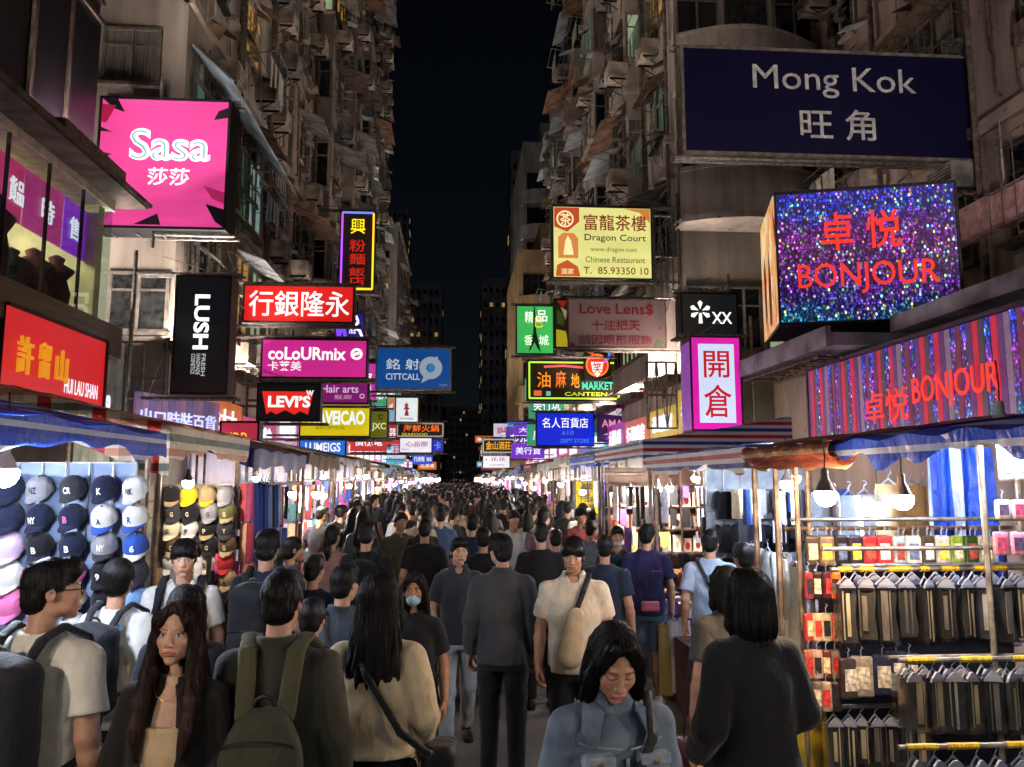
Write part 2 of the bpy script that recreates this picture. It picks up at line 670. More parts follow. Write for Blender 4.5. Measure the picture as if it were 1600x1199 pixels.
def head_np(h, female=False, tone='a', face=True, beard=0, closed=False):
    """head and neck, looking to -y, origin in the middle of the head"""
    s = Soft((-.105, -.15, -.235), (.105, .125, .145), h)
    j = .93 if female else 1.0
    s.ell((0, .014, .045), (.076, .094, .086), .01)
    s.ell((0, -.03, -.015), (.062 * j, .068, .082), .03)
    s.ell((0, -.055, -.055), (.047 * j, .045, .045), .025)
    s.ell((0, -.078, -.096), (.024 * j, .022, .018), .022)
    for q in (-1, 1):
        s.ell((q * .037, -.064, -.02), (.025, .025, .024), .022)
        s.ell((q * .043 * j, -.022, -.066), (.018, .032, .022), .025)
    s.cap((0, .018, -.05), (0, .045, -.25), .05 * j, .056 * j, .025)
    if face:
        for q in (-1, 1):
            s.ell((q * .032, -.104, .008), (.019, .018, .012), .012, 's')
            s.ell((q * .03, -.083, .031), (.02, .009, .007), .014)
            s.ell((q * .0315, -.0765, .006), (.0165, .0165, .0135), .003)
        s.cap((0, -.09, .018), (0, -.111, -.024), .0075, .0105, .010)
        s.ell((0, -.112, -.029), (.0125, .012, .0095), .006)
        for q in (-1, 1):
            s.ell((q * .0125, -.1, -.033), (.008, .010, .0075), .005)
            s.ell((q * .0065, -.111, -.0385), (.0035, .005, .003), .002, 's')
        s.ell((0, -.092, -.062), (.03, .016, .02), .012)
        s.ell((0, -.1055, -.0568), (.023, .008, .0052), .0045)
        s.ell((0, -.1045, -.068), (.0195, .0085, .0062), .0045)
        s.ell((0, -.117, -.0622), (.026, .009, .0016), .003, 's')
        s.ell((0, -.1, -.08), (.02, .01, .005), .008, 's')
    for q in (-1, 1):
        s.ell((q * .078, .014, -.002), (.009, .020, .031), .006, rot=(0, 0, q * .35))
        s.ell((q * .088, .01, 0), (.006, .011, .018), .004, 's')
    P, Q = s.nets()
    base = np.array(C(SKIN[tone]))
    K = np.tile(base, (len(P), 1))

    def paint(m, c):
        K[:] = K * (1 - m[:, None]) + np.array(C(c)) * m[:, None]
    x, y, z = P.T
    fr = sstep(-.045, -.065, y)
    if face:
        flush = np.exp(-(((np.abs(x) - .04) / .02) ** 2 + ((z + .025) / .02) ** 2)) * fr * .3 + np.exp(-((x / .012) ** 2 + ((z + .03) / .012) ** 2)) * fr * .3
        paint(flush, '#b8705c')
        w = .0285 * np.ones_like(x)
        up = -.0535 + .0016 * np.cos(x / .006) - .004 * (x / w) ** 2
        lo = -.0745 + .009 * (x / w) ** 2
        lip = sstep(.003, -.001, np.maximum(z - up, lo - z)) * sstep(.029, .024, np.abs(x)) * fr
        paint(lip * .8, '#a5524c' if female else '#a36a58')
        paint(np.exp(-(((z + .0622) / .0017) ** 2)) * (np.abs(x) < .026) * fr * .8, '#4a2220')
        ax = np.abs(x)
        bz = .0305 + .17 * (ax - .02) - 3.0 * (ax - .03) ** 2 if female else .0305 + .12 * (ax - .02) - 2.5 * (ax - .03) ** 2
        brow = sstep(.0042, .0018, np.abs(z - bz)) * sstep(.012, .017, ax) * sstep(.052, .046, ax) * fr
        paint(brow * (.75 if female else .9), '#1d1411')
        ex = (ax - .0315) / .0158
        tl = .0063 + .10 * (ax - .0315)
        topl = tl + .0072 * np.sqrt(np.clip(1 - ex ** 2, 0, 1))
        botl = tl - .0050 * np.sqrt(np.clip(1 - ex ** 2, 0, 1))
        eye = (np.abs(ex) < 1) * sstep(.0012, -.0006, np.maximum(z - topl, botl - z)) * fr
        eye = eye * (0 if closed else 1)
        paint(eye, '#cfc7bd')
        ir = np.sqrt((ax - .0315) ** 2 + (z - .0072) ** 2)
        paint(eye * sstep(.0066, .0055, ir), '#1c100b')
        lash = (np.abs(ex) < 1.12) * np.exp(-(((z - (botl + .001 if closed else topl)) / .0015) ** 2)) * fr
        paint(np.clip(lash * 1.1, 0, 1), '#140d0b')
        paint((np.abs(ex) < 1) * np.exp(-(((z - botl) / .0011) ** 2)) * fr * .5, '#4b2f26')
        paint((np.abs(ex) < 1.0) * np.exp(-(((z - topl - .0035) / .0012) ** 2)) * fr * .35, '#6b4433')
        paint(np.exp(-(((np.abs(x) - .0065) / .003) ** 2 + ((z + .0385) / .0022) ** 2)) * fr * .7, '#3a1d17')
        if beard:
            paint(np.clip(np.exp(-(((z + .045) / .006) ** 2)) * (np.abs(x) < .03) + np.exp(-(((z + .1) / .02) ** 2)) * (np.abs(x) < .04), 0, 1) * fr * .35, '#2b1f1a')
    return P, Q, K


def hair_np(h, kind, seed=0, hairs=0):
    r = random.Random(seed)
    ph = [r.uniform(0, 6) for _ in range(6)]
    low = {'long': -.46, 'longfront': -.50, 'bob': -.22, 'pony': -.30}.get(kind, -.13)
    s = Soft((-.16, -.17, low), (.16, .19, .18), h)
    if kind in ('short', 'crop', 'fringe', 'mop'):
        e = {'short': .0, 'crop': -.004, 'fringe': .006, 'mop': .01}[kind]
        s.ell((0, .014, .05), (.083 + e, .102 + e, .093 + e), .01)
        s.ell((0, .052, -.025), (.068 + e, .058, .062), .03)
        for q in (-1, 1):
            s.ell((q * .066, .012, .02), (.021, .045, .04), .015)
        if kind in ('fringe', 'mop'):
            s.ell((0, -.05, .06), (.078, .062, .058), .02)
            s.ell((0, -.122, -.052), (.085, .06, .092), .012, 's')
        else:
            s.ell((0, -.06, .09), (.07, .05, .05), .02)
            s.ell((0, -.125, -.03), (.078, .072, .1), .014, 's')
        for q in (-1, 1):
            s.ell((q * .075, -.03, -.075), (.04, .075, .08), .01, 's')
            s.ell((q * .1, .03, -.02), (.026, .032, .042), .008, 's')
        s.ell((0, .06, -.125), (.1, .1, .035), .01, 's')
        s.ripple(lambda x, y, z: .0022 * np.sin(60 * np.arctan2(x, y + .02) + 40 * z + ph[0]) * np.sin(45 * y + 30 * z + ph[1]) + .0008 * np.sin(110 * x + 70 * y + ph[2]) * np.sin(90 * z + 50 * x)
                 + .003 * np.sin(25 * x + ph[3]) * np.sin(22 * y + 18 * z + ph[4]))
    else:
        s.ell((0, .012, .046), (.086, .104, .094), .01)
        if kind == 'bob':
            s.loft([(.05, .086, .07, 0, .03), (-.03, .094, .075, 0, .035), (-.11, .098, .078, 0, .035), (-.165, .088, .066, 0, .035), (-.185, .07, .05, 0, .035)], .02)
            for q in (-1, 1):
                s.chain([(q * .03, -.06, .11), (q * .07, -.055, .05), (q * .083, -.035, -.04), (q * .084, -.035, -.12), (q * .076, -.04, -.165)], [.018, .02, .026, .026, .014], .02)
            s.ell((0, -.116, -.02), (.06, .085, .108), .012, 's')
            s.ell((0, -.13, .055), (.036, .07, .05), .02, 's')
        elif kind == 'pony':
            s.ell((0, .045, -.03), (.075, .07, .07), .03)
            s.chain([(0, .11, .0), (0, .135, -.06), (0, .13, -.16), (0, .12, -.27)], [.025, .035, .032, .012], .02)
            s.ell((0, -.12, -.02), (.075, .075, .098), .014, 's')
        else:
            s.loft([(.05, .088, .075, 0, .03), (-.06, .1, .075, 0, .04), (-.16, .115, .07, 0, .062), (-.28, .125, .055, 0, .088), (-.38, .115, .042, 0, .095), (-.45, .08, .025, 0, .095)], .02)
            if kind == 'longfront':
                for q in (-1, 1):
                    s.chain([(q * .02, -.055, .12), (q * .064, -.058, .07), (q * .08, -.04, -.02), (q * .09, -.055, -.14), (q * .1, -.105, -.25), (q * .1, -.135, -.36), (q * .085, -.14, -.465)], [.014, .02, .022, .026, .031, .028, .008], .025)
                    s.chain([(q * .083, -.03, -.04), (q * .11, -.03, -.18), (q * .125, -.07, -.33)], [.018, .024, .008], .02)
                s.ell((0, -.118, -.012), (.058, .085, .112), .012, 's')
                s.ell((0, -.13, .06), (.034, .07, .05), .02, 's')
                s.ell((0, -.11, -.17), (.05, .11, .11), .01, 's')
            else:
                for q in (-1, 1):
                    s.chain([(q * .03, -.06, .1), (q * .08, -.045, .02), (q * .092, -.03, -.08), (q * .105, .0, -.2)], [.02, .024, .028, .01], .02)
                s.ell((0, -.118, -.02), (.062, .085, .1), .012, 's')
                s.ell((0, -.13, -.2), (.075, .12, .12), .02, 's')
        s.cap((0, -.1, .14), (0, .03, .157), .005, .004, .012, 's')
        s.ripple(lambda x, y, z: .0019 * np.sin(30 * np.arctan2(x, -y + .02) + 5 * np.sin(9 * z + ph[0])) + .0008 * np.sin(70 * np.arctan2(x, -y + .03) + 4 * np.sin(13 * z + ph[1]) + ph[2])
                 + (.003 + .004 * np.clip(-z - .25, 0, .2)) * np.sin(17 * np.arctan2(x, -y + .02) + 7 * z + ph[3]) * (z < -.12))
    P, Q = s.nets()
    if hairs:
        p, q = strands(s, P, hairs, kind in ('long', 'longfront', 'bob', 'pony'), seed)
        P, Q = np.concatenate([P, p]), np.concatenate([Q, q + len(P)])
    return P, Q


def hand_np(h, wrist, d, n, side, curl=.45, k=1.0, spread=0.0):
    """a hand from the wrist along d, palm looking to n, with five fingers that bend"""
    s = Soft((-.06 * k, -.03 * k, -.05 * k), (.095 * k, .2 * k, .09 * k), h)
    s.cap((0, -.02 * k, 0), (0, .03 * k, 0), .026 * k, .028 * k, .01, sq=(1.1, 1, .8))
    s.ell((.0, .06 * k, 0), (.042 * k, .048 * k, .0145 * k), .01)
    s.ell((.024 * k, .04 * k, .006 * k), (.019 * k, .03 * k, .015 * k), .01)
    for i, L in enumerate((.068, .076, .07, .055)):
        x = (.0315 - .021 * i) * k
        p = np.array([x, .092 * k - abs(i - 1.2) * .004, 0.0])
        a, r = .1, .0092
        for seg, f in enumerate((.45, .32, .26)):
            a += curl * (1.0 + .12 * i) * (.8 if seg == 0 else 1)
            q = p + np.array([(1.5 - i) * spread * .2, math.cos(a), math.sin(a)]) * L * f * k
            s.cap(p, q, r * k, (r - .0006) * k, .003 if seg else .005)
            p, r = q, r - .0006
    b = curl * .5
    s.chain([(.028 * k, .015 * k, .004), (.052 * k, .048 * k, (.01 + .012 * b)), (.058 * k, .078 * k, (.018 + .03 * b)), (.055 * k, .1 * k, (.022 + .045 * b))], [.015 * k, .0115 * k, .0098 * k, .0085 * k], .005)
    P, Q = s.nets()
    d = Vector(d).normalized()
    n = Vector(n)
    n = (n - d * n.dot(d)).normalized()
    t = d.cross(n) if side < 0 else n.cross(d)
    M = np.array([list(t), list(d), list(n)])
    if np.linalg.det(M) < 0:
        Q = Q[:, ::-1]
    return P @ M + np.array(wrist), Q


ARMS = {
    'down': ((.235, .03, 1.12), (.25, -.03, .89)), 'fwd': ((.232, -.03, 1.125), (.232, -.15, .93)), 'back': ((.235, .12, 1.13), (.25, .15, .90)),
    'phone': ((.225, -.03, 1.12), (.09, -.25, 1.21)), 'clasp': ((.25, -.02, 1.115), (.075, -.215, 1.03)), 'strap': ((.25, .01, 1.15), (.15, -.15, 1.31)), 'bent': ((.24, .02, 1.12), (.2, -.2, 1.05)),
}


def fold_fn(seed, amp):
    r = random.Random(seed)
    a = [r.uniform(0, 6) for _ in range(8)]
    k1, k2 = r.uniform(24, 34), r.uniform(36, 48)
    return lambda x, y, z: amp * (np.sin(k1 * z + 14 * x + 2.2 * np.sin(9 * x + 5 * z + a[0]) + a[1]) * (.5 + .5 * np.sin(6 * z + 5 * x + a[2]))
                                  + .7 * np.sin(k2 * x - 16 * z + 2 * np.sin(12 * z + a[3]) + a[4]) * (.5 + .5 * np.sin(7 * x - 9 * z + a[5]))) - amp * .3


def torso_rings(fem, w, loose, hem):
    if fem:
        R = [(hem, .168, .118), (.92, .172, .12), (1.06, .14, .1), (1.2, .152, .118, 0, -.012), (1.3, .148, .106, 0, -.005), (1.37, .118, .082), (1.415, .078, .064, 0, .01), (1.45, .062, .058, 0, .015)]
    else:
        R = [(hem, .172, .12), (.95, .172, .122), (1.08, .166, .118), (1.22, .176, .124), (1.33, .168, .112), (1.39, .13, .088, 0, .005), (1.43, .085, .068, 0, .012), (1.458, .066, .06, 0, .015)]
    out = []
    for q in R:
        q = list(q) + [0] * (5 - len(q))
        if q[0] < hem:
            continue
        if q[0] <= 1.3:
            q[1] += loose
            q[2] += loose
        q[1] *= w
        out.append(q)
    return out


def person(label, px, top, Y, rz, shirt='#15151a', kind='tee', legs='#101014', bottom='trousers', hair='short', haircol='#0d0b0b', fem=False, arms=('down', 'down'), stride=0.0,
           look=(0, 0), tone='a', h=.012, hh=None, face=None, w=1.0, loose=.004, hem=.84, collar=False, beard=0, group=None, shoe='#1a1a1c', fold=.0032, H=None, x=None, name='person', curl=.45,
           extra=None, data_only=False, lean=0.0, closed=False, open_=None, necklace=False, hand_k=1.0, fingers=True, palms=None):
    """one person: body (skin), clothes and hair; rz = 0 looks at the camera, 180 walks away from it"""
    if H is None:
        p = at(px, top, Y)
        H, x = p.z, p.x
    open_ = open_ or ('neck' if collar and face is not False and abs(rz) < 60 else None)
    k = H / (1.70 if hair not in ('fringe', 'mop') else 1.715)
    hh = hh or h * .5
    w *= .95
    seed = int(abs(px * 7 + Y * 131)) % 9973
    face = (abs(rz) < 130) if face is None else face
    sw = (.146 if fem else .168) * w
    root = thing(name, label, 'person', (x or 0, Y, 0), group)
    root.rotation_euler = (0, 0, math.radians(rz))
    root.scale = (k, k, k)
    skin = []
    base = np.array(C(SKIN[tone]))
    # head
    hp = Matrix.Translation((0, -.005 - lean * .4, 1.59)) @ Matrix.Translation((0, .03, -.08)) @ Euler((math.radians(look[1]), 0, math.radians(look[0])), 'ZYX').to_matrix().to_4x4() @ Matrix.Translation((0, -.03, .08)) @ Matrix.Scale(HEAD_K, 4)
    Rm, Tm = np.array(hp.to_3x3()), np.array(hp.translation)
    P, Q, K = head_np(hh, fem, tone, face, beard, closed)
    skin.append((P @ Rm.T + Tm, Q, K))
    P, Q = hair_np(max(hh, .0032), hair, seed, 900 if h < .01 else 350 if h < .0125 else 0)
    link('hair', np_mesh('hair', P @ Rm.T + Tm, Q, hair_mat(haircol)), root, local=True)
    # arms
    jo = []
    for i, q in enumerate((-1, 1)):
        a = ARMS[arms[i]] if isinstance(arms[i], str) else arms[i]
        sh = np.array([q * sw, 0, 1.362])
        f = (.86 if fem else .95)
        el = np.array([q * a[0][0] * f * (w * .6 + .4), a[0][1], a[0][2]])
        wr = np.array([q * a[1][0] * f * (w * .6 + .4), a[1][1], a[1][2]])
        jo.append((q, sh, el, wr))
    ar = .9 if fem else 1.0
    for i, (q, sh, el, wr) in enumerate(jo):
        lo = np.minimum(np.minimum(sh, el), wr) - .08
        hi = np.maximum(np.maximum(sh, el), wr) + .08
        s = Soft(lo, hi, max(.006, h * .7))
        s.chain([sh, el], [.047 * ar, .040 * ar], .02)
        mid = el + (wr - el) * .3
        s.chain([el, mid, wr], [.038 * ar, .041 * ar, .027 * ar], .015)
        P, Q = s.nets()
        skin.append((P, Q, np.tile(base, (len(P), 1))))
        d = wr - el
        d = d / np.linalg.norm(d)
        if palms and palms[i] is not None:
            n = palms[i]
        else:
            n = (-q, .15, 0.0) if abs(d[2]) > .6 else (-q * .5, .2, -.9)
        if fingers:
            P, Q = hand_np(max(.0034, h * .36), wr, d if not (palms and len(palms) > 2 and palms[2 + i] is not None) else palms[2 + i], n, q, curl, (.88 if fem else .97) * hand_k)
        else:
            s = Soft(wr - .14, wr + .14, .014)
            s.ell(wr + d * .07, (.035, .035, .075))
            P, Q = s.nets()
        skin.append((P, Q, np.tile(base, (len(P), 1))))
    # torso garment
    s = Soft((-.46, -.36, min(hem - .03, .7)), (.46, .34, 1.53), h)
    s.loft(torso_rings(fem, w, loose, hem), .02)
    lw = loose * .8
    for q, sh, el, wr in jo:
        s.cap((q * .05, .012, 1.418), sh + np.array([-q * .01, 0, 0]), .042, .05 + lw * .5, .035)
        if kind == 'tee':
            e = sh + (el - sh) * .72
            s.cap(sh, e, .062 * ar + lw, .066 * ar + lw, .02, flat=True)
        elif kind == 'vest':
            pass
        else:
            s.cap(sh, el, .06 * ar + lw, .052 * ar + lw, .02)
            e = el + (wr - el) * .97
            s.cap(el, e, .052 * ar + lw, .040 * ar + lw, .02, flat=True)
    if collar:
        s.loft([(1.415, .1, .082, 0, .005), (1.45, .08, .075, 0, .015), (1.485, .073, .074, 0, .03)], .012, p=2)
    s.cap((0, .0, 1.40 if fem else 1.425), (0, .045, 1.6), .05 if fem else .056, .066, .006, 's')
    s.ripple(fold_fn(seed, fold))
    if open_ == 'v':
        s.cap((0, -.16, 1.27), (0, -.1, 1.47), .008, .06, .01, 's')
    if open_ == 'jacket':
        s.cap((0, -.17, .7), (0, -.17, 1.2), .075, .066, .012, 's', sq=(1, 1.3, 1))
        s.cap((0, -.17, 1.2), (0, -.13, 1.48), .066, .055, .012, 's', sq=(1, 1.6, 1))
    if open_ == 'neck':
        s.cap((0, -.15, 1.33), (0, -.09, 1.46), .004, .05, .01, 's')
    s.cut((0, 0, -1), (0, 0, hem + .005))
    P, Q = s.nets()
    link('shirt', np_mesh('shirt', P, Q, shirt if not isinstance(shirt, str) else cloth(shirt)), root, local=True)
    if open_:
        s = Soft((-.2, -.16, 1.15), (.2, .14, 1.47), .008)
        rr = torso_rings(fem, w, -.012, 1.15)
        s.loft([(a, b - .01, c - .008, d, e) for a, b, c, d, e in rr], .02)
        P, Q = s.nets()
        skin.append((P, Q, np.tile(base, (len(P), 1))))
    # legs
    hipw = .088
    lg = []
    for q in (-1, 1):
        st = q * stride
        lg.append((q, np.array([q * hipw, 0, .87]), np.array([q * .095, -.02 - st * .16, .48]), np.array([q * .1, .03 - st * .34 + abs(st) * (.05 if st < 0 else 0), .09 + (.05 * abs(st) if st < 0 else 0)])))
    hl = h * 1.25
    s = Soft((-.26, -.5, .03), (.26, .5, 1.08), hl)
    s.loft([(.80, .16, .112), (.88, .16, .11), (.95, .135, .092), (1.0, .13, .085)], .02)
    if bottom == 'skirt':
        s.loft([(.28, .175, .13), (.6, .19, .14), (.82, .178, .128), (.95, .16, .115)], .02)
        for q, a, b, c in lg:
            s.cap(b, c, .05, .035, .01)
    else:
        for q, a, b, c in lg:
            if bottom == 'shorts':
                e = a + (b - a) * .92
                s.cap(a, e, .094, .088, .03, flat=True)
            else:
                m = b + (c - b) * .95
                s.cap(a, b, .092, .068, .03)
                s.cap(b, m, .067, .056, .02, flat=True)
    s.ripple(fold_fn(seed + 5, fold * 1.3))
    P, Q = s.nets()
    link({'skirt': 'skirt', 'shorts': 'shorts'}.get(bottom, 'trousers'), np_mesh('legs', P, Q, legs if not isinstance(legs, str) else cloth(legs)), root, local=True)
    for q, a, b, c in lg:
        if bottom == 'shorts' or True:
            s = Soft(np.minimum(b, c) - .09, np.maximum(b, c) + .09, max(.009, h * .9))
            if bottom == 'shorts':
                s.cap(a + (b - a) * .7, b, .062, .05, .02)
                s.chain([b, b + (c - b) * .35 + np.array([0, .015, 0]), c], [.048, .054, .034], .02)
            else:
                s.cap(b + (c - b) * .75, c, .036, .034, .01)
            P, Q = s.nets()
            skin.append((P, Q, np.tile(base, (len(P), 1))))
        f = c - np.array([0, 0, .09])
        s = Soft(f + np.array([-.07, -.22, -.01]), f + np.array([.07, .12, .14]), max(.008, h * .8))
        s.ell(f + np.array([0, .02, .06]), (.042, .055, .06), .02)
        s.ell(f + np.array([0, -.09, .036]), (.046, .105, .042), .03)
        s.cap(f + np.array([0, .05, .012]), f + np.array([0, -.15, .012]), .042, .044, .01, sq=(1, 1, .5))
        s.cut((0, 0, -1), (0, 0, f[2] + .001))
        P, Q = s.nets()
        link('shoe', np_mesh('shoe', P, Q, mat('shoe ' + shoe, shoe, rough=.5, var=.15)), root, local=True)
    s = Soft((-.3, -.5, .04), (.3, .5, 1.46), .03 if h < .018 else .045)
    s.loft([(a, max(b - .05, .03), max(c - .04, .03), d, e) for a, b, c, d, e in torso_rings(fem, w, 0, .86)], .02)
    for q, a, b, c in lg:
        s.cap(a, b, .06, .045, .03)
        s.cap(b, c, .045, .034, .03)
    P, Q = s.nets()
    skin.append((P, Q, np.tile(base, (len(P), 1))))
    P, Q, K = join_np(skin)
    link('body', np_mesh('body', P, Q, skin_mat(), K), root, local=True)
    if necklace:
        m = MB()
        m.path([(.052 * math.sin(t), -.045 - .052 * math.cos(t) * .9, 1.43 - .05 * max(0, math.cos(t))) for t in np.linspace(-1.4, 1.4, 12)], .0012)
        m.build('necklace', mat('gold', '#c9a24a', rough=.3, metal=1), root, local=True)
    root['jo'] = 0
    del root['jo']
    return root


def beside(root, name, label, cat, group=None):
    """a thing of its own that a person wears or carries: same place, same turn, same size"""
    t = thing(name, label, cat, root.location, group)
    t.rotation_euler, t.scale = root.rotation_euler.copy(), root.scale.copy()
    return t


def backpack(root, label, col, col2=None, z=1.16, wd=.145, hg=.22, dp=.07, h=.01, emblem=None, strap=None, teardrop=False):
    t = beside(root, 'backpack', label, 'backpack')
    m = cloth(col, rough=.7)
    m2 = cloth(col2, rough=.7) if col2 else m
    y0 = .135
    s = Soft((-.24, .05, z - hg - .08), (.24, .42, z + hg + .1), h)
    if teardrop:
        s.loft([(z - hg, wd * .98, dp * .9, 0, y0 + dp), (z - hg * .3, wd * 1.02, dp, 0, y0 + dp), (z + hg * .4, wd * .86, dp * .8, 0, y0 + dp * .9), (z + hg * .85, wd * .6, dp * .6, 0, y0 + dp * .7), (z + hg, wd * .3, dp * .35, 0, y0 + dp * .6)], .01, p=2.6)
    else:
        s.box((-wd, y0, z - hg), (wd, y0 + dp * 2, z + hg), .06)
        s.ell((0, y0 + dp, z + hg * .75), (wd * .9, dp, hg * .36), .03)
    s.ripple(fold_fn(int(z * 100) + len(label), .0025))
    P, Q = s.nets()
    link('pack', np_mesh('pack', P, Q, m), t, local=True)
    s = Soft((-.2, .1, z - hg - .04), (.2, .46, z + .08), h)
    s.box((-wd * .82, y0 + dp * 1.2, z - hg * .92), (wd * .82, y0 + dp * 2 + .045, z - hg * .05), .04)
    P, Q = s.nets()
    link('pocket', np_mesh('pocket', P, Q, m), t, local=True)
    b = MB()
    for zz, yy, ww in ((z - hg * .12, y0 + dp * 2 + .042, wd * .72), (z + hg * .42, y0 + dp * 1.95, wd * .8)):
        b.path([(ww * math.sin(a), yy - .025 * (1 - math.cos(a)) , zz + .03 * math.cos(a)) for a in np.linspace(-1.5, 1.5, 9)], .004, 5)
    b.build('zip', mat('zip', '#0a0a0b', rough=.5), t, local=True)
    for q in (-1, 1):
        s = Soft((min(0, q * .26) - .02, -.2, .95), (max(0, q * .26) + .02, .24, 1.53), h * .8)
        pts = [(q * .07, .17, z + hg * .82), (q * .085, .1, 1.445), (q * .1, .02, 1.478), (q * .115, -.07, 1.43), (q * .125, -.122, 1.32), (q * .145, -.125, 1.18), (q * .19, -.04, 1.06), (q * .15, .14, z - hg * .6)]
        for a, bb in zip(pts, pts[1:]):
            s.cap(a, bb, .022 if not teardrop else .03, .022 if not teardrop else .03, .01, sq=(1.15, .5, .5))
        P, Q = s.nets()
        link('strap', np_mesh('strap', P, Q, m2 if not strap else cloth(strap)), t, local=True)
    hd = MB()
    hd.path([(.035 * math.cos(a), y0 + dp * .7, z + hg + .005 + .035 * math.sin(a)) for a in np.linspace(0, math.pi, 8)], .007, 6)
    hd.build('handle', mat('zip', '#0a0a0b'), t, local=True)
    if emblem:
        e = MB()
        put_text(e, emblem[0], (-.03, 0, 0), (1, 0, 0), (0, 0, 1), (0, 0, .06, .03), .01, .003)
        e = MB()
        put_text(e, emblem[0], (emblem[1], y0 + dp * 2 + .048, z + emblem[2]), (-1, 0, 0), (0, 0, 1), (-emblem[3], -emblem[3] * .4, emblem[3], emblem[3] * .4), .02, .004)
        e.build('lettering', mat('pale print', '#b9a98c'), t, local=True)
    return t


def bag_strap(t, pts, col, r=.014, sq=(1, .5, 1), h=.008):
    P = np.array(pts)
    s = Soft(P.min(0) - .05, P.max(0) + .05, h)
    for a, b in zip(pts, pts[1:]):
        s.cap(a, b, r, r, .006, sq=sq)
    p, q = s.nets()
    return link('strap', np_mesh('strap', p, q, cloth(col, rough=.6)), t, local=True)


def soft_part(t, name, ops, lo, hi, h, m):
    s = Soft(lo, hi, h)
    for o in ops:
        getattr(s, o[0])(*o[1:])
    p, q = s.nets()
    return link(name, np_mesh(name, p, q, m), t, local=True)
# ------------------------------------------------------------------ ground
def structure(o):
    o['kind'] = 'structure'
    return o


def road_mat():
    m = mat('asphalt', '#6a655f', rough=.62, var=.22, scale=1.3, bump=.55, bscale=90, col2='#47433f', coord='Object')
    return m


g = MB()
g.add([(-400, -200, 0), (400, -200, 0), (400, 700, 0), (-400, 700, 0)], [(0, 1, 2, 3)])
structure(g.build('ground', mat('ground', '#2c2a29', rough=.9, var=.2, scale=.5)))
g = MB()
g.grid(lambda u, v: (-3.4 + 6.8 * u, -12 + 190 * v, .004 + .02 * (1 - (2 * u - 1) ** 2)), 12, 60)
structure(g.build('road', road_mat()))
for q in (-1, 1):
    g = MB()
    g.box((min(q * 3.4, q * 6), -12, -.05), (max(q * 3.4, q * 6), 178, .13))
    structure(g.build('pavement', mat('pavement', '#5b5650', rough=.85, var=.2, scale=3, bump=.3)))
    g = MB()
    y = -12
    while y < 60:
        g.box((min(q * 3.25, q * 3.398), y + .008, -.02), (max(q * 3.25, q * 3.398), y + .99, .14))
        y += 1
    o = g.build('kerb', mat('kerb stone', '#77716a', rough=.85, var=.2, scale=5, bump=.3))
    o['kind'] = 'structure'
# repair patches in the asphalt
for i, (x, y, a, b) in enumerate(((-.5, 6.6, .8, 1.3), (.9, 8.2, .5, 1.6), (-1.2, 10, .9, .7), (.2, 12.5, .7, 1.2), (-.1, 9.2, .35, .35))):
    g = MB()
    g.slab([(x - a / 2, y - b / 2, .026), (x + a / 2, y - b / 2 + .05, .026), (x + a / 2 - .04, y + b / 2, .026), (x - a / 2, y + b / 2 - .03, .026)], .004)
    structure(g.build('road_patch', mat('asphalt patch', '#4a4642', rough=.7, var=.25, scale=9, bump=.5, bscale=120)))
g = MB()
g.lathe([(0, .036), (.28, .036), (.3, .034), (.31, .02)], (-.15, 7.4, 0), 24)
structure(g.build('manhole_cover', mat('iron', '#3a3632', rough=.5, metal=.8, var=.3, scale=25, bump=.6, bscale=50)))


# ------------------------------------------------------------------ buildings
def wall_mat(key, col, dark=None, pink=False):
    if key in MATS:
        return MATS[key]
    m = mat(key, col, rough=.9, var=.1, scale=1.1, bump=.5, bscale=14, col2=dark or tuple(c * .55 for c in C(col)), coord='Object', stretch=(1, 1, .45))
    nt = m.node_tree
    b = nt.nodes['Principled BSDF']
    src = b.inputs['Base Color'].links[0].from_socket
    tc = nd(nt, 'ShaderNodeTexCoord')
    mp = nd(nt, 'ShaderNodeMapping')
    mp.inputs['Scale'].default_value = (2.1, 2.1, .16)
    nt.links.new(tc.outputs['Object'], mp.inputs[0])
    st = nd(nt, 'ShaderNodeTexNoise')
    st.inputs['Scale'].default_value = 2.2
    st.inputs['Detail'].default_value = 6
    nt.links.new(mp.outputs[0], st.inputs[0])
    rp = nd(nt, 'ShaderNodeMapRange')
    for i, v in ((1, .45), (2, .8), (3, 1.0), (4, .62)):
        rp.inputs[i].default_value = v
    nt.links.new(st.outputs[0], rp.inputs[0])
    vo = nd(nt, 'ShaderNodeTexNoise')
    vo.inputs['Scale'].default_value = 5
    vo.inputs['Detail'].default_value = 8
    vo.inputs['Roughness'].default_value = .75
    nt.links.new(tc.outputs['Object'], vo.inputs[0])
    r2 = nd(nt, 'ShaderNodeMapRange')
    for i, v in ((1, .6), (2, .68), (3, 1.0), (4, .35)):
        r2.inputs[i].default_value = v
    nt.links.new(vo.outputs[0], r2.inputs[0])
    mu = nd(nt, 'ShaderNodeMath', operation='MULTIPLY')
    nt.links.new(rp.outputs[0], mu.inputs[0])
    nt.links.new(r2.outputs[0], mu.inputs[1])
    mx = nd(nt, 'ShaderNodeMix', data_type='RGBA', blend_type='MULTIPLY')
    mx.inputs[0].default_value = 1
    nt.links.new(src, mx.inputs[6])
    nt.links.new(mu.outputs[0], mx.inputs[7])
    nt.links.new(mx.outputs[2], b.inputs['Base Color'])
    return m


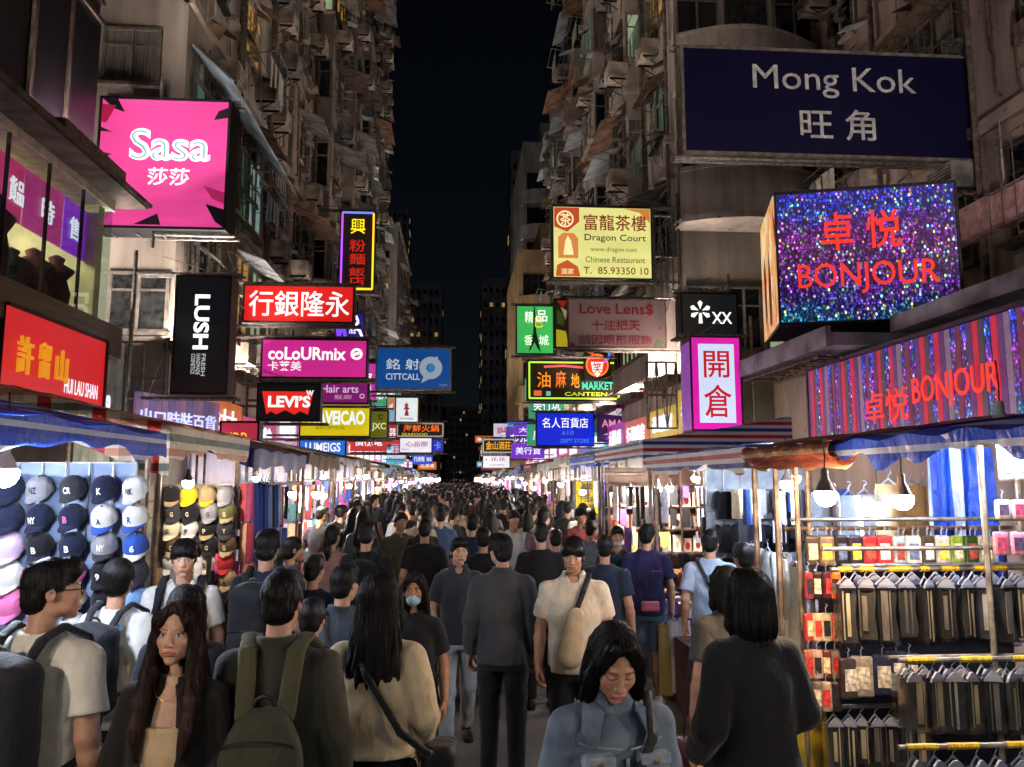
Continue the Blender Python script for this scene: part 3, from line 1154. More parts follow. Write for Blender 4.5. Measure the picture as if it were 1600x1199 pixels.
FRAME_M = [mat('window metal', '#77726b', rough=.55, metal=.3, var=.2), mat('window dark metal', '#3a3733', rough=.5, metal=.3, var=.2), mat('window pale paint', '#a59d90', rough=.7, var=.2)]
PANE_M = [mat('dark glass', '#0c0e12', rough=.08, var=.3, spec=.6), mat('dusty glass', '#2b2d2e', rough=.2, var=.3, spec=.5), mat('curtained glass', '#77736a', rough=.25, var=.25, scale=6, stretch=(6, 6, .2)),
          mat('papered glass', '#565a58', rough=.3, var=.3)]
PANE_LIT = [glow('lit window green', '#b8c9a0', .55, .4, 3), glow('lit window warm', '#d8a24e', .5, .4, 3), glow('lit window cool', '#9fc0bd', .45, .4, 3), glow('lit window dim', '#5f8d7c', .35, .5, 3)]
METAL = mat('rusty pipe', '#6b5f55', rough=.75, metal=.2, var=.3, scale=12, bump=.2)
STEEL = mat('galvanised tube', '#8b8881', rough=.45, metal=.7, var=.25, scale=14)
DARKM = mat('dark steel', '#1e1c1b', rough=.6, metal=.3, var=.3)
AWN_M = [mat('awning grey tin', '#8a8780', rough=.7, metal=.2, var=.3, scale=3), mat('awning rust tin', '#7a5c48', rough=.85, var=.35, scale=3), mat('awning pale plastic', '#9aa3a6', rough=.6, var=.25, scale=2), mat('awning brown cloth', '#5c4b3d', rough=.9, var=.3)]
AC_M = [mat('air conditioner beige', '#b7aa97', rough=.65, var=.25, scale=4), mat('air conditioner grey', '#85827d', rough=.6, var=.3, scale=4)]
LAUN = [cloth(c) for c in ('#8d9aa8', '#b9b2a6', '#7c3d3d', '#3d4f6b', '#a89066', '#5b6b5a')]
_shared = {}


def shared(key, fn):
    if key not in _shared:
        _shared[key] = fn()
    return _shared[key]


def window_meshes(w, h, n, fm):
    def make():
        f = MB()
        t = .05
        f.box((-w / 2, -.07, 0), (w / 2, .0, t)).box((-w / 2, -.07, h - t), (w / 2, 0, h))
        for i in range(n + 1):
            x = -w / 2 + (w - t) * i / n
            f.box((x, -.066, t + .001), (x + t, 0, h - t - .001))
        f.box((-w / 2 + t, -.05, h * .68), (w / 2 - t, -.004, h * .68 + .035))
        f.box((-w / 2 - .06, -.13, -.06), (w / 2 + .06, 0, -.001))
        return f.mesh('window', FRAME_M[fm])
    return shared(('win', w, h, n, fm), make)


def pane_mesh(w, h, k):
    def make():
        p = MB()
        p.box((-w / 2 + .02, -.024, .03), (w / 2 - .02, .002, h - .03))
        return p.mesh('pane', (PANE_M + PANE_LIT)[k])
    return shared(('pane', w, h, k), make)


def add_window(root, loc, rz, w, h, n=2, fm=0, pk=0):
    f = link('window', window_meshes(w, h, n, fm), root, loc=loc, rot=(0, 0, rz))
    p = link('pane', pane_mesh(w, h, pk), f, local=True)
    return f


def ac_mesh(k):
    def make():
        m = MB()
        m.box((-.31, -.46, 0), (.31, .05, .4))
        m.m = 1
        m.box((-.27, -.465, .04), (.27, -.461, .36))
        m.m = 0
        for i in range(6):
            m.box((-.27, -.475, .055 + i * .052), (.27, -.466, .08 + i * .052))
        m.m = 1
        for x in (-.25, .22):
            m.box((x, -.42, -.05), (x + .03, 0, -.002))
            m.tube((x + .015, -.4, -.03), (x + .015, -.0, -.28), .012, 4)
        return m.mesh('air_conditioner', [AC_M[k], DARKM])
    return shared(('ac', k), make)


def awning_mesh(w, d, k):
    def make():
        m = MB()
        n = 5
        m.slab([(-w / 2, 0, .02), (-w / 2, -d, -.38 * d), (w / 2, -d, -.38 * d), (w / 2, 0, .02)], .018)
        for i in range(n):
            x = -w / 2 + .03 + (w - .06) * i / (n - 1)
            m.tube((x, -.01, .02), (x, -d + .01, -.38 * d + .012), .012, 4)
        for s in (-1, 1):
            m.tube((s * w * .46, 0, -.55 * d), (s * w * .46, -d * .9, -.36 * d), .012, 4)
        return m.mesh('awning', AWN_M[k])
    return shared(('awn', w, d, k), make)


def rack_mesh(k):
    def make():
        r = random.Random(k)
        m = MB()
        m.tube((-.7, 0, 0), (-.7, -.8, .12), .014, 4).tube((.7, 0, 0), (.7, -.8, .12), .014, 4)
        for t in (.35, .6, .78):
            m.tube((-.75, -t, .02 + t * .12), (.75, -t, .02 + t * .12), .012, 4)
        m.m = 1
        for i in range(4):
            x = -.55 + i * .3 + r.uniform(-.05, .05)
            L = r.uniform(.35, .75)
            y = -.6 + r.uniform(-.02, .02)
            m.grid(lambda u, v, x=x, L=L, y=y: (x + .24 * u * (1 - .1 * v), y + .025 * math.sin(9 * u + x) * v, .08 - L * v), 4, 3)
        return m.mesh('drying_rack', [STEEL, LAUN[k % len(LAUN)]])
    return shared(('rack', k), make)


def cage_mesh(w, h):
    def make():
        m = MB()
        for x in np.linspace(-w / 2, w / 2, 9):
            m.tube((x, -.32, 0), (x, -.32, h), .009, 4)
        for z in (0, h / 2, h):
            m.tube((-w / 2, -.32, z), (w / 2, -.32, z), .011, 4)
            for x in (-w / 2, w / 2):
                m.tube((x, 0, z), (x, -.32, z), .011, 4)
        m.box((-w / 2, -.34, -.03), (w / 2, 0, -.012))
        return m.mesh('window_cage', METAL)
    return shared(('cage', w, h), make)


def duct_mesh(L):
    def make():
        m = MB()
        m.path([(0, -.02, 0), (0, -.12, 0), (0, -.12, L), (0, -.02, L)], .05, 6)
        for z in np.arange(.8, L, 1.9):
            m.tube((0, -.12, z), (0, -.12, z + .08), .064, 6)
        return m.mesh('pipe', METAL)
    return shared(('duct', round(L, 1)), make)


def clutter_mesh(k):
    def make():
        r = random.Random(k + 70)
        m = MB()
        for i in range(7):
            x = r.uniform(-1.1, 1.1)
            z0 = r.uniform(-.2, 1.6)
            m.path([(x, -.03, z0), (x, -r.uniform(.06, .16), z0 + .05), (x + r.uniform(-.05, .05), -.07, z0 + r.uniform(.8, 2.2))], r.uniform(.012, .03), 4)
        for i in range(4):
            z = r.uniform(-.1, 2.8)
            a = r.uniform(-1.1, .2)
            m.tube((a, -.06, z), (a + r.uniform(.5, 1.3), -.06, z + r.uniform(-.15, .15)), r.uniform(.01, .02), 4)
        for i in range(3):
            x, z = r.uniform(-1, 1), r.uniform(.1, 2.6)
            m.box((x, -.2, z), (x + r.uniform(.15, .4), -.0, z + r.uniform(.1, .3)))
        m.m = 1
        for i in range(5):
            x, z = r.uniform(-1.05, .9), r.uniform(-.1, 2.7)
            m.slab([(x, -.01, z), (x + r.uniform(.1, .5), -.01, z + r.uniform(-.05, .05)), (x + r.uniform(.1, .5), -r.uniform(.15, .5), z - r.uniform(.05, .3)), (x, -r.uniform(.15, .5), z - r.uniform(.05, .3))], .015)
        return m.mesh('conduit_rack', [(STEEL, METAL, FRAME_M[2])[k % 3], AWN_M[(0, 2, 1)[k % 3]]])
    return shared(('clutter', k), make)


def facade(root, side, X, Y0, Y1, H, fh, bw, seed, z0=4.0, bay=0, wallm=None, lit=.05, topvis=None, projd=.55):
    """windows, coolers, awnings, racks and pipes of one street front; bay: every which bay stands out as a box"""
    r = random.Random(seed)
    rz = math.pi / 2 if side < 0 else -math.pi / 2
    nb = max(1, int((Y1 - Y0) / bw))
    bw = (Y1 - Y0) / nb
    nf = int((H - z0) / fh)
    w = MB()
    out = -side
    lim = topvis or (lambda y: .66 * y + 9)
    for b in range(nb):
        yc = Y0 + bw * (b + .5)
        pr = bay and (b % bay == bay - 1 or bay == 1)
        d = projd if pr else 0
        if pr:
            w.box((min(X, X + out * d), yc - bw * .42, z0 + .2), (max(X, X + out * d), yc + bw * .42, H - .3))
        for f in range(nf):
            z = z0 + f * fh
            if z > lim(yc):
                break
            xs = X + out * d
            if b == 0:
                w.box((min(X - out * .1, X + out * .09), Y0, z - .12), (max(X - out * .1, X + out * .09), Y1, z + .06))
            if pr:
                w.box((min(X, xs + out * .05), yc - bw * .45, z - .1), (max(X, xs + out * .05), yc + bw * .45, z + .02))
            ww = r.choice([w_ for w_ in (1.2, 1.6, 2.0) if w_ < bw * .86] or [1.2])
            hh = r.choice((1.3, 1.5))
            zz = z + .85
            k = r.choice((0, 0, 0, 0, 1, 1, 2, 3)) if r.random() > lit else 4 + r.choice((0, 0, 1, 2, 3))
            dy = r.uniform(-.12, .12)
            add_window(root, (xs + out * .001, yc + dy, zz), rz, ww, hh, 2 if ww < 1.5 else 3, r.choice((0, 1, 1, 2)), k)
            if pr:
                k2 = r.choice((0, 0, 1, 2)) if r.random() > lit * 2 else 4 + r.choice((0, 2))
                add_window(root, (X + out * d * .5, yc - bw * .42 - .001, zz), 0, .48, hh, 1, r.choice((0, 1, 2)), k2)
            if r.random() < .62:
                link('air_conditioner', ac_mesh(r.choice((0, 0, 1))), root, loc=(xs, yc + r.choice((-1, 1)) * bw * .3, z + r.choice((.3, .35, .42, 2.0))), rot=(0, 0, rz))
            if r.random() < .6:
                link('awning', awning_mesh(ww + .35, r.choice((.5, .7, .95)), r.choice((0, 0, 1, 1, 2, 3))), root, loc=(xs, yc + dy, zz + hh + .12), rot=(0, 0, rz))
            q = r.random()
            if q < .25:
                link('drying_rack', rack_mesh(r.randrange(6)), root, loc=(xs, yc + dy, zz - .12), rot=(0, 0, rz))
            elif q < .42:
                link('window_cage', cage_mesh(round(ww + .1, 2), hh), root, loc=(xs, yc + dy, zz), rot=(0, 0, rz))
        for f in range(nf):                               # conduits, brackets and hung clutter of each storey
            z = z0 + f * fh
            if z > lim(yc):
                break
            link('conduit_rack', clutter_mesh(r.randrange(6)), root, loc=(X + out * (projd if pr else 0), yc, z), rot=(0, 0, rz))
            if r.random() < .4:
                link('air_conditioner', ac_mesh(r.choice((0, 1))), root, loc=(X + out * (projd if pr else 0), yc + r.uniform(-.3, .3) * bw, z + r.choice((.1, 2.25))), rot=(0, 0, rz))
        if r.random() < .8:
            link('pipe', duct_mesh(min(H - z0 - .5, 30)), root, loc=(X, Y0 + bw * b + .1, z0), rot=(0, 0, rz))
        if r.random() < .4:
            link('pipe', duct_mesh(min(H - z0 - .5, 30)), root, loc=(X, Y0 + bw * b + .28, z0), rot=(0, 0, rz))
    w.build('bay_walls' if False else 'ledge_wall', wallm, root)


def building(label, side, X, Y0, Y1, H, wallm, depth=9, **kw):
    out = -side
    xb = X + side * depth
    root = thing('apartment_building', label, 'building', ((X + xb) / 2, (Y0 + Y1) / 2, 0))
    m = MB()
    m.box((min(X, xb), Y0, 0), (max(X, xb), Y1, H))
    m.box((min(X + out * .15, xb), Y0 + .01, H + .001), (max(X + out * .15, xb), Y1 - .01, H + .25))
    m.build('wall', wallm, root)
    if kw:
        facade(root, side, X, Y0, Y1, H, wallm=wallm, **kw)
    return root


W1 = wall_mat('stained beige render', '#bcb0a4')
W2 = wall_mat('stained brown render', '#ab9b8e')
W3 = wall_mat('stained grey render', '#a8a29c')
W4 = wall_mat('warm ochre render', '#b89a70')
W5 = wall_mat('pinkish render', '#ae9890')
W6 = wall_mat('dark mosaic wall', '#4c443f')

# left side of the street
bL1 = building('beige apartment block with a flaking end wall behind the pink square sign', -1, -4.65, 12.6, 20.2, 34, W1, fh=3.0, bw=2.4, seed=11, z0=4.3, lit=.09)
bL2 = building('brown apartment block with projecting bays beyond the flaking beige block', -1, -4.55, 20.3, 30.4, 36, W2, fh=2.9, bw=2.5, seed=12, z0=4.3, bay=2, lit=.1)
bL3 = building('grey apartment block crowded with coolers behind the tall neon sign', -1, -4.6, 30.5, 42.5, 38, W3, fh=2.9, bw=2.4, seed=13, z0=4.3, bay=2, lit=.06)
bL4 = building('tall dark apartment block against the sky on the pink sign side', -1, -6.2, 42.6, 57, 40, W2, fh=2.9, bw=2.4, seed=14, z0=4.3, bay=3, lit=.06)
bL5 = building('low grey apartment block with small square windows at the far left row end', -1, -4.7, 57.2, 72, 21.3, W3, fh=3.0, bw=2.6, seed=15, z0=4.3, lit=.06)
# windows that look down the street from the end walls
for Bd, (xa, Y) in ((bL5, (-5.9, 57.2)), (bL5, (-7.4, 57.2))):
    for i in range(6):
        add_window(Bd, (xa, Y - .001, 5 + i * 2.75), 0, 1.2, 1.3, 2, 1, 0 if i != 4 else 4)
c = at(205, 133, 12.6)
add_window(bL1, (c.x, 12.599, c.z), 0, .95, 1.0, 2, 0, 2)
for px, py in ((210, 250), (240, -70), (215, 520)):
    c = at(px, py, 12.6)
    add_window(bL1, (c.x, 12.599, c.z), 0, .95, 1.0, 2, 0, 1)
# lit glazed box with a sloping tin roof on the corner of the beige block
m = MB()
m.slab([(-4.63, 12.75, 9.5), (-3.95, 12.75, 8.9), (-3.95, 17.6, 8.9), (-4.63, 17.6, 9.5)], .03)
m.build('awning', mat('blue grey tin', '#8c9aa6', rough=.5, metal=.3, var=.35, scale=2), bL1)
for i in range(4):
    add_window(bL1, (-4.6, 13.4 + i * 1.15, 7.5), math.pi / 2, 1.1, 1.5, 2, 0, 7 if i < 3 else 6)
for i in range(3):
    add_window(bL1, (-4.6, 16.1 + i * 1.2, 5.1), math.pi / 2, 1.1, 1.6, 2, 0, 5 if i != 1 else 4)

# near left: dark glass block over a glazed showroom
bL0 = thing('corner_shop_building', 'dark glass corner block over a lit glazed showroom', 'building', (-8, 6.5, 0))
m = MB()
m.box((-12, 2.5, 0), (-4.75, 9.9, 3.6))
m.box((-12, 2.5, 5.7), (-4.8, 9.9, 26))
m.build('wall', W6, bL0)
# showroom: floor, back wall, ceiling, glass, fascia
yA, yB, zA, zB = 3.0, 9.85, 4.05, 5.5
m = MB()
m.box((-8.5, yA, zA - .12), (-4.42, yB, zA - .02))
m.build('showroom_floor', mat('showroom floor', '#b9ad94', rough=.4), bL0)
m = MB()
m.box((-7.2, yA, zA), (-7.05, yB, zB))
m.box((-7.0, yB - .25, zA), (-4.5, yB - .1, zB))
m.build('showroom_wall', mat('showroom cream wall', '#d8cfa8', rough=.6, var=.12, scale=4), bL0)
m = MB()
m.box((-8.5, yA, zB), (-4.42, yB, zB + .1))
m.build('showroom_ceiling', mat('showroom ceiling', '#cfcab8', rough=.7), bL0)
for i in range(4):
    m = MB()
    m.box((-6.4, yA + .6 + i * 1.6, zB - .06), (-5.1, yA + .75 + i * 1.6, zB - .02))
    m.build('ceiling_lamp', glow('showroom tube', '#fff2cf', 60.0), bL0)
r = random.Random(5)
for i in range(26):                                        # dark figures, racks and posters behind the glass
    m = MB()
    y = r.uniform(yA + .3, yB - .6)
    x = r.uniform(-5.0, -4.64)
    h = r.uniform(.5, .95)
    m.lathe([(.02, 0), (.15, .05), (.17, h * .3), (.12, h * .55), (.2, h * .72), (.07, h * .84), (.09, h * .93), (.02, h)], (x, y, zA), 9)
    m.build('display_mannequin', cloth(r.choice(('#2a3040', '#20242c', '#5a3038', '#c9b990', '#39415c', '#8a7440'))), bL0, smooth=True)
cols = ('#c23a86', '#8d2fd0', '#7a35e0', '#c02f7a', '#4a3bf0', '#d23a74')
for i in range(8):
    m = MB()
    y = yA + .25 + i * .83
    m.box((-4.66, y, zA + .72), (-4.64, y + .8, zB - .1))
    o = m.build('hanging_banner', glow('showroom banner ' + cols[i % 6], cols[i % 6], .75, .25, 2.5), bL0)
m = MB()
for i, tx in enumerate(('營業', '出售', '貨品', '時', '售')):
    put_text(m, tx, (-4.63, 6.7 + i * .62, zA + .85), (0, 1, 0), (0, 0, 1), (0, .05, .26, .32), .01)
m.build('lettering', glow('white letters', '#f4f4ff', 1.0), bL0)
m = MB()
GL = bpy.data.materials.new('shop glass')
MATS['shop glass'] = GL
GL.use_nodes = True
nt = GL.node_tree
bb = nt.nodes['Principled BSDF']
bb.inputs['Base Color'].default_value = (.8, .95, .92, 1)
bb.inputs['Roughness'].default_value = .03
tp = nt.nodes.new('ShaderNodeBsdfTransparent')
tp.inputs[0].default_value = (.86, .93, .9, 1)
lw_ = nt.nodes.new('ShaderNodeLayerWeight')
fr = nt.nodes.new('ShaderNodeMath')
fr.operation = 'POWER'
fr.inputs[1].default_value = 3.5
nt.links.new(lw_.outputs[1], fr.inputs[0])
gl = nt.nodes.new('ShaderNodeBsdfGlossy')
gl.inputs['Roughness'].default_value = .03
ms = nt.nodes.new('ShaderNodeMixShader')
nt.links.new(fr.outputs[0], ms.inputs[0])
nt.links.new(tp.outputs[0], ms.inputs[1])
nt.links.new(gl.outputs[0], ms.inputs[2])
nt.links.new(ms.outputs[0], nt.nodes['Material Output'].inputs[0])
n = 9
for i in range(n):
    m = MB()
    y0, y1 = yA + (yB - yA) * i / n, yA + (yB - yA) * (i + 1) / n
    m.box((-4.45, y0 + .015, zA), (-4.438, y1 - .015, zB))
    m.build('pane', GL, bL0)
    m = MB()
    m.box((-4.47, y0 - .006, zA), (-4.43, y0 + .006, zB))
    m.build('mullion', DARKM, bL0)
m = MB()
m.box((-7, yB - .02, zA), (-4.44, yB - .008, zB))
m.build('pane', GL, bL0)
m = MB()
m.box((-4.43, yA, zA - .42), (-4.36, yB + .3, zA - .02))
m.box((-6, yB + .23, zA - .42), (-4.44, yB + .3, zA - .02))
m.build('fascia_panel', mat('brushed bronze', '#6b5a4c', rough=.35, metal=.7, var=.2, stretch=(1, .1, 6)), bL0)
m = MB()
m.slab([(-4.8, yA, zB + .42), (-4.05, yA, zB + .12), (-4.05, yB + .2, zB + .12), (-4.8, yB + .2, zB + .42)], .05)
m.box((-4.8, yA, zB + .1), (-4.08, yB + .18, zB + .13))
m.build('roof', mat('mossy roof sheet', '#5d4f47', rough=.85, var=.35, scale=4, bump=.6, bscale=10), bL0)
for i in range(4):
    for j in range(5):
        z = 6.15 + j * 2.2
        y = 3.4 + i * 1.65
        f = MB()
        f.box((-4.83, y, z), (-4.74, y + .06, z + 2.0)).box((-4.83, y + .06, z + 1.94), (-4.74, y + 1.56, z + 2.0)).box((-4.83, y + .06, z), (-4.74, y + 1.56, z + .06)).box((-4.83, y + .78, z + .06), (-4.745, y + .83, z + 1.94))
        o = f.build('window', mat('dark window frame', '#3a302b', rough=.5, var=.3), bL0)
        p = MB()
        p.box((-4.82, y + .06, z + .06), (-4.775, y + 1.56, z + 1.94))
        p.build('pane', mat('tinted glass', '#0b0a0f', rough=.3, spec=.35), o)

# right side of the street
bR1 = thing('apartment_building', 'beige corner block with rounded balconies behind the dark blue sign', 'building', (8, 23, 0))
m = MB()
m.box((4.85, 16.2, 0), (14, 30.5, 34))
m.build('wall', W1, bR1)
facade(bR1, 1, 4.85, 16.4, 30.4, 34, 2.95, 2.3, 21, z0=6.4, bay=2, wallm=W1, lit=.08, projd=.5)
for j in range(5):                                         # rounded balconies of the corner
    z = 4.6 + j * 3.1
    if j == 0:
        continue
    n = 14
    arc = [(4.75 + 2.0 * (1 - math.cos(t)) * .0 + 3.4 * (t / (math.pi / 2)), 16.2 - .25 - .75 * math.sin(math.pi * (.12 + .88 * t / (math.pi / 2)) ) , 0) for t in np.linspace(0, math.pi / 2, n)]
    m = MB()
    for a, b in zip(arc, arc[1:]):
        m.slab([(a[0], a[1], z), (b[0], b[1], z), (b[0], b[1], z + 1.0), (a[0], a[1], z + 1.0)], -.12)
        m.add([(a[0], a[1] - .04, z - .14), (b[0], b[1] - .04, z - .14), (b[0], 16.2, z - .14), (a[0], 16.2, z - .14), (a[0], a[1] - .04, z - .01), (b[0], b[1] - .04, z - .01), (b[0], 16.2, z - .01), (a[0], 16.2, z - .01)], [(0, 3, 2, 1), (4, 5, 6, 7), (0, 1, 5, 4)])
        m.slab([(a[0], a[1] - .03, z + 1.001), (b[0], b[1] - .03, z + 1.001), (b[0], b[1] - .03, z + 1.09), (a[0], a[1] - .03, z + 1.09)], -.18)
    m.build('balcony', W1, bR1)
    for i in range(3):
        add_window(bR1, (5.4 + i * 1.15, 16.199, z + 1.2), 0, 1.0, 1.5, 2, i % 2, (0, 1, 0)[i])
for i in range(4):
    add_window(bR1, (5.35 + i * .9, 16.199, 4.9), 0, .8, 1.4, 2, 0, (1, 0, 4, 0)[i])
# first floor lit bay with a canopy on the corner
m = MB()
m.box((4.2, 16.6, 4.35), (4.84, 20.5, 4.95))
m.box((4.2, 16.6, 6.35), (4.84, 20.5, 6.5))
m.box((4.2, 16.6, 4.951), (4.84, 16.75, 6.349))
m.build('bay_wall', W5, bR1)
for i in range(4):
    add_window(bR1, (4.3, 17.3 + i * .92, 4.95), -math.pi / 2, .88, 1.4, 2, 1, 4 if i != 3 else 0)
m = MB()
m.slab([(4.85, 16.3, 7.0), (3.75, 16.3, 6.55), (3.75, 21, 6.55), (4.85, 21, 7.0)], .06)
m.slab([(4.85, 16.28, 7.0), (3.75, 16.28, 6.55), (3.75, 16.28, 6.42), (4.85, 16.28, 6.42)], .05)
m.build('roof', mat('pale canopy', '#9c968c', rough=.7, var=.3, scale=2), bR1)

bR2 = building('long brown apartment block packed with awnings on the cream sign side', 1, 4.9, 30.6, 38.4, 20.3, W2, fh=2.8, bw=2.2, seed=22, z0=4.2, bay=2, lit=.04)
# curved balcony blocks further down
for lab, X, Y, wd, H, wm, sd in (('warm lit low block with rounded corner balconies on the cream sign row', 3.55, 50, 7, 17.4, W4, 31), ('tall pale block with stacked curved balconies against the night sky', 4.9, 62, 9, 30.5, W3, 32)):
    rt = thing('apartment_building', lab, 'building', (X + wd / 2, Y + 6, 0))
    m = MB()
    m.box((X + .4, Y, 0), (X + wd, Y + 12, H))
    m.box((X + 2, Y + 1, H + .001), (X + wd - .5, Y + 9, H + 2.2))
    m.build('wall', wm, rt)
    r = random.Random(sd)
    for j in range(int((H - 4) / 3.0)):
        z = 4 + j * 3.0
        m = MB()
        n = 8
        arc = [(X + .4 + 1.4 - 1.6 * math.cos(t), Y + .6 - 1.3 * math.sin(t), 0) for t in np.linspace(.0, math.pi / 2, n)] + [(X + wd - .3, Y - .75, 0)]
        for a, b in zip(arc, arc[1:]):
            m.slab([(a[0], a[1], z), (b[0], b[1], z), (b[0], b[1], z + 1.15), (a[0], a[1], z + 1.15)], -.14)
        m.build('balcony', wm, rt)
        for i in range(3):
            add_window(rt, (X + 1.5 + i * 1.7, Y - .002, z + 1.2), 0, 1.6, 1.5, 3, 1, r.choice((0, 0, 1, 0, 4)) if r.random() < .8 else 0)

# near right: shop block with a deep canopy
bR0 = thing('shop_building', 'stained shop block with a deep canopy over the striped shop sign', 'building', (8, 10.5, 0))
m = MB()
m.box((8.05, 4, 3.9), (15, 16.1, 28))
m.box((5.25, 4.5, 0), (15, 12.4, 3.72))
m.build('wall', W5, bR0)
facade(bR0, 1, 8.05, 8, 16, 22, 2.9, 2.6, 24, z0=4.6, wallm=W5, lit=.02, topvis=lambda y: 14)
m = MB()
m.box((4.6, 9.05, 3.74), (8.0, 12.2, 3.9))
m.box((4.52, 9.05, 3.72), (4.59, 12.3, 3.98))
m.box((4.6, 12.21, 3.72), (8.0, 12.3, 3.98))
m.box((5.35, 5, 3.9), (8.0, 9.04, 4.1))
m.build('canopy', mat('grey violet canopy', '#958c98', rough=.6, var=.3, scale=2), bR0)
m = MB()
r = random.Random(3)
for i in range(22):
    x = 4.66 + i * .1
    m.tube((x, (5.2 if x > 5.4 else 9.4) + r.uniform(0, .5), 3.70 - r.uniform(0, .05)), (x + r.uniform(-.3, .3), 12.1, 3.70 - r.uniform(0, .05)), r.uniform(.015, .035), 5)
for i in range(12):
    y = 9.5 + i * .22
    m.tube((4.62, y, 3.66), (5.2, y + r.uniform(-.2, .2), 3.66), .02, 5)
m.build('canopy_pipes', METAL, bR0)
m = MB()
m.box((7.75, 9.6, 5.75), (8.04, 13.2, 6.25))
m.build('pink_ledge', mat('pink plaster ledge', '#b98f92', rough=.8, var=.2), bR0)
m = MB()
m.box((7.95, 9.6, 10.2), (8.03, 11.2, 14))
m.build('red_brown_panel', mat('red brown panel', '#4a1f1a', rough=.6, var=.25), bR0)

# far towers at the end of the street
far = [(-9, 95, 7, 26), (-16, 140, 12, 62), (-30, 230, 20, 118), (-13, 190, 10, 70), (6.5, 95, 7, 38), (9, 130, 9, 60), (13, 175, 11, 72), (20, 240, 14, 108), (-3, 300, 22, 30), (6, 210, 8, 48), (4.6, 150, 6, 42), (-3.4, 152, 6.5, 41)]
txt = ['blocky slab tower', 'slim tower with red roof lights', 'tall hazy tower', 'stepped tower', 'narrow grey tower', 'dark tower with scattered lit rooms', 'broad tower behind the narrow one', 'tallest dark tower', 'wide low block closing the street', 'slim block over the street end', 'plain tower nearest the gap', 'plain tower rising behind the mid blue sign']
for (x, y, w, H), tx in zip(far, txt):
    rt = thing('apartment_tower', 'distant ' + tx + (' beyond the left row' if x < -5 else ' beyond the cream sign row' if x > 5 else ' in the gap'), 'tower', (x, y, 0))
    m = MB()
    s = 1 if x > 0 else -1
    x0, x1 = (x, x + w) if s > 0 else (x - w, x)
    if tx.startswith('wide'):
        x0, x1 = -14, 16
    m.box((x0, y, 0), (x1, y + 12, H))
    for i in range(int((x1 - x0) / 2.4)):
        m.box((x0 + .4 + i * 2.4, y - .5, 3), (x0 + 1.6 + i * 2.4, y - .001, H - 1))
    m.build('wall', mat('far tower wall', '#807c80', rough=.9, var=.2, scale=.4), rt)
    r = random.Random(int(x * 10 + y))
    lit, dk = MB(), MB()
    for j in range(int(H / 2.9)):
        for i in range(int((x1 - x0) / 1.2)):
            a = x0 + .3 + i * 1.2
            b = lit if r.random() < .07 and y > 120 else dk
            b.box((a, y - .56, 1.2 + j * 2.9), (a + .6, y - .52, 2.0 + j * 2.9))
        for i in range(4):
            b = lit if r.random() < .10 else dk
            xx = x0 if s > 0 else x1
            b.box((xx - .05, y + 1 + i * 2.6, 1.2 + j * 2.9), (xx + .05, y + 2.2 + i * 2.6, 2.3 + j * 2.9))
    if lit.v:
        o = lit.build('lit_window', glow('far lit window', '#e0b878', .45, .3, .2), rt)
        o['kind'] = 'stuff'
    o = dk.build('window', PANE_M[0], rt)
    o['kind'] = 'stuff'
    if 'red roof' in tx:
        m = MB()
        m.box((x1 - 5, y - .4, H - 2.2), (x1 - .6, y - .1, H - 1.4))
        m.build('roof_light', glow('red roof light', '#ff5a28', 3), rt)
# ------------------------------------------------------------------ added lamp troughs, no such fixtures known, brightening the dark facades
FILL_TUBE = glow('added fill tube', '#ffeee2', 820, 0)


def trough(x, y, z, label, group, q):
    t = thing('added_fill_trough', label, 'facade lamp', (x, y, z), group)
    if 'trough' not in _shared:
        m = MB()
        m.box((-.16, -.8, 0), (.16, .8, .02)).box((-.16, -.8, .021), (-.145, .8, .16)).box((.145, -.8, .021), (.16, .8, .16)).box((-.144, -.8, .021), (.144, -.785, .16)).box((-.144, .785, .021), (.144, .8, .16))
        e = MB()
        e.tube((0, -.72, .07), (0, .72, .07), .022, 8)
        _shared['trough'] = m.mesh('housing', METAL), e.mesh('tube', FILL_TUBE)
    for nm, me in zip(('housing', 'tube'), _shared['trough']):
        link(nm, me, t, local=True)


for q in (-1, 1):
    for i in range(22):
        y = 3.0 + i * 3.2
        if q > 0 and i in (2, 3):
            continue
        x = -4.62 if q < 0 and y < 10 else q * 4.3 if y > 12 or q < 0 else (4.85 if y > 9.0 else 5.6)
        z = 6.0 if q < 0 and y < 10 else 4.02 if y > 12.6 or q < 0 else (3.91 if y > 9.0 else 4.11)
        trough(x, y, z, 'added fill lamp trough above the shop fascias of the ' + ('pink sign row' if q < 0 else 'cream sign row'), 'added fill lamp troughs above the shop fascias, ' + ('pink sign row' if q < 0 else 'cream sign row'), q)
trough(-5.4, 11.0, 4.0, 'added fill lamp trough over the lane beside the flaking end wall', None, -1)  # added as well, to brighten the end wall in the lane
# cables slung along and across the fronts
r = random.Random(8)
for i in range(26):
    s = -1 if i % 2 else 1
    y = (21 if i % 3 == 0 else 13) + i * .9
    if i % 3 == 0:
        a, b, sag = Vector((s * 4.5, y, r.uniform(4.3, 8))), Vector((s * r.uniform(2.2, 3.4), y + r.uniform(1, 4), r.uniform(4.0, 5.6))), .25
    else:
        a, b, sag = Vector((s * r.uniform(4.3, 4.5), y, r.uniform(3.7, 6.5))), Vector((s * r.uniform(4.2, 4.5), y + r.uniform(4, 9), r.uniform(3.7, 6.5))), r.uniform(.2, .6)
    m = MB()
    m.path([a.lerp(b, t) - Vector((0, 0, sag * 4 * t * (1 - t))) for t in np.linspace(0, 1, 9)], r.uniform(.008, .016), 4)
    tag(m.build('overhead_cable', DARKM), 'black cable slung between sign brackets of the ' + ('pink sign row' if s < 0 else 'cream sign row'), 'cable', 'cables slung along the ' + ('pink sign row' if s < 0 else 'cream sign row'))
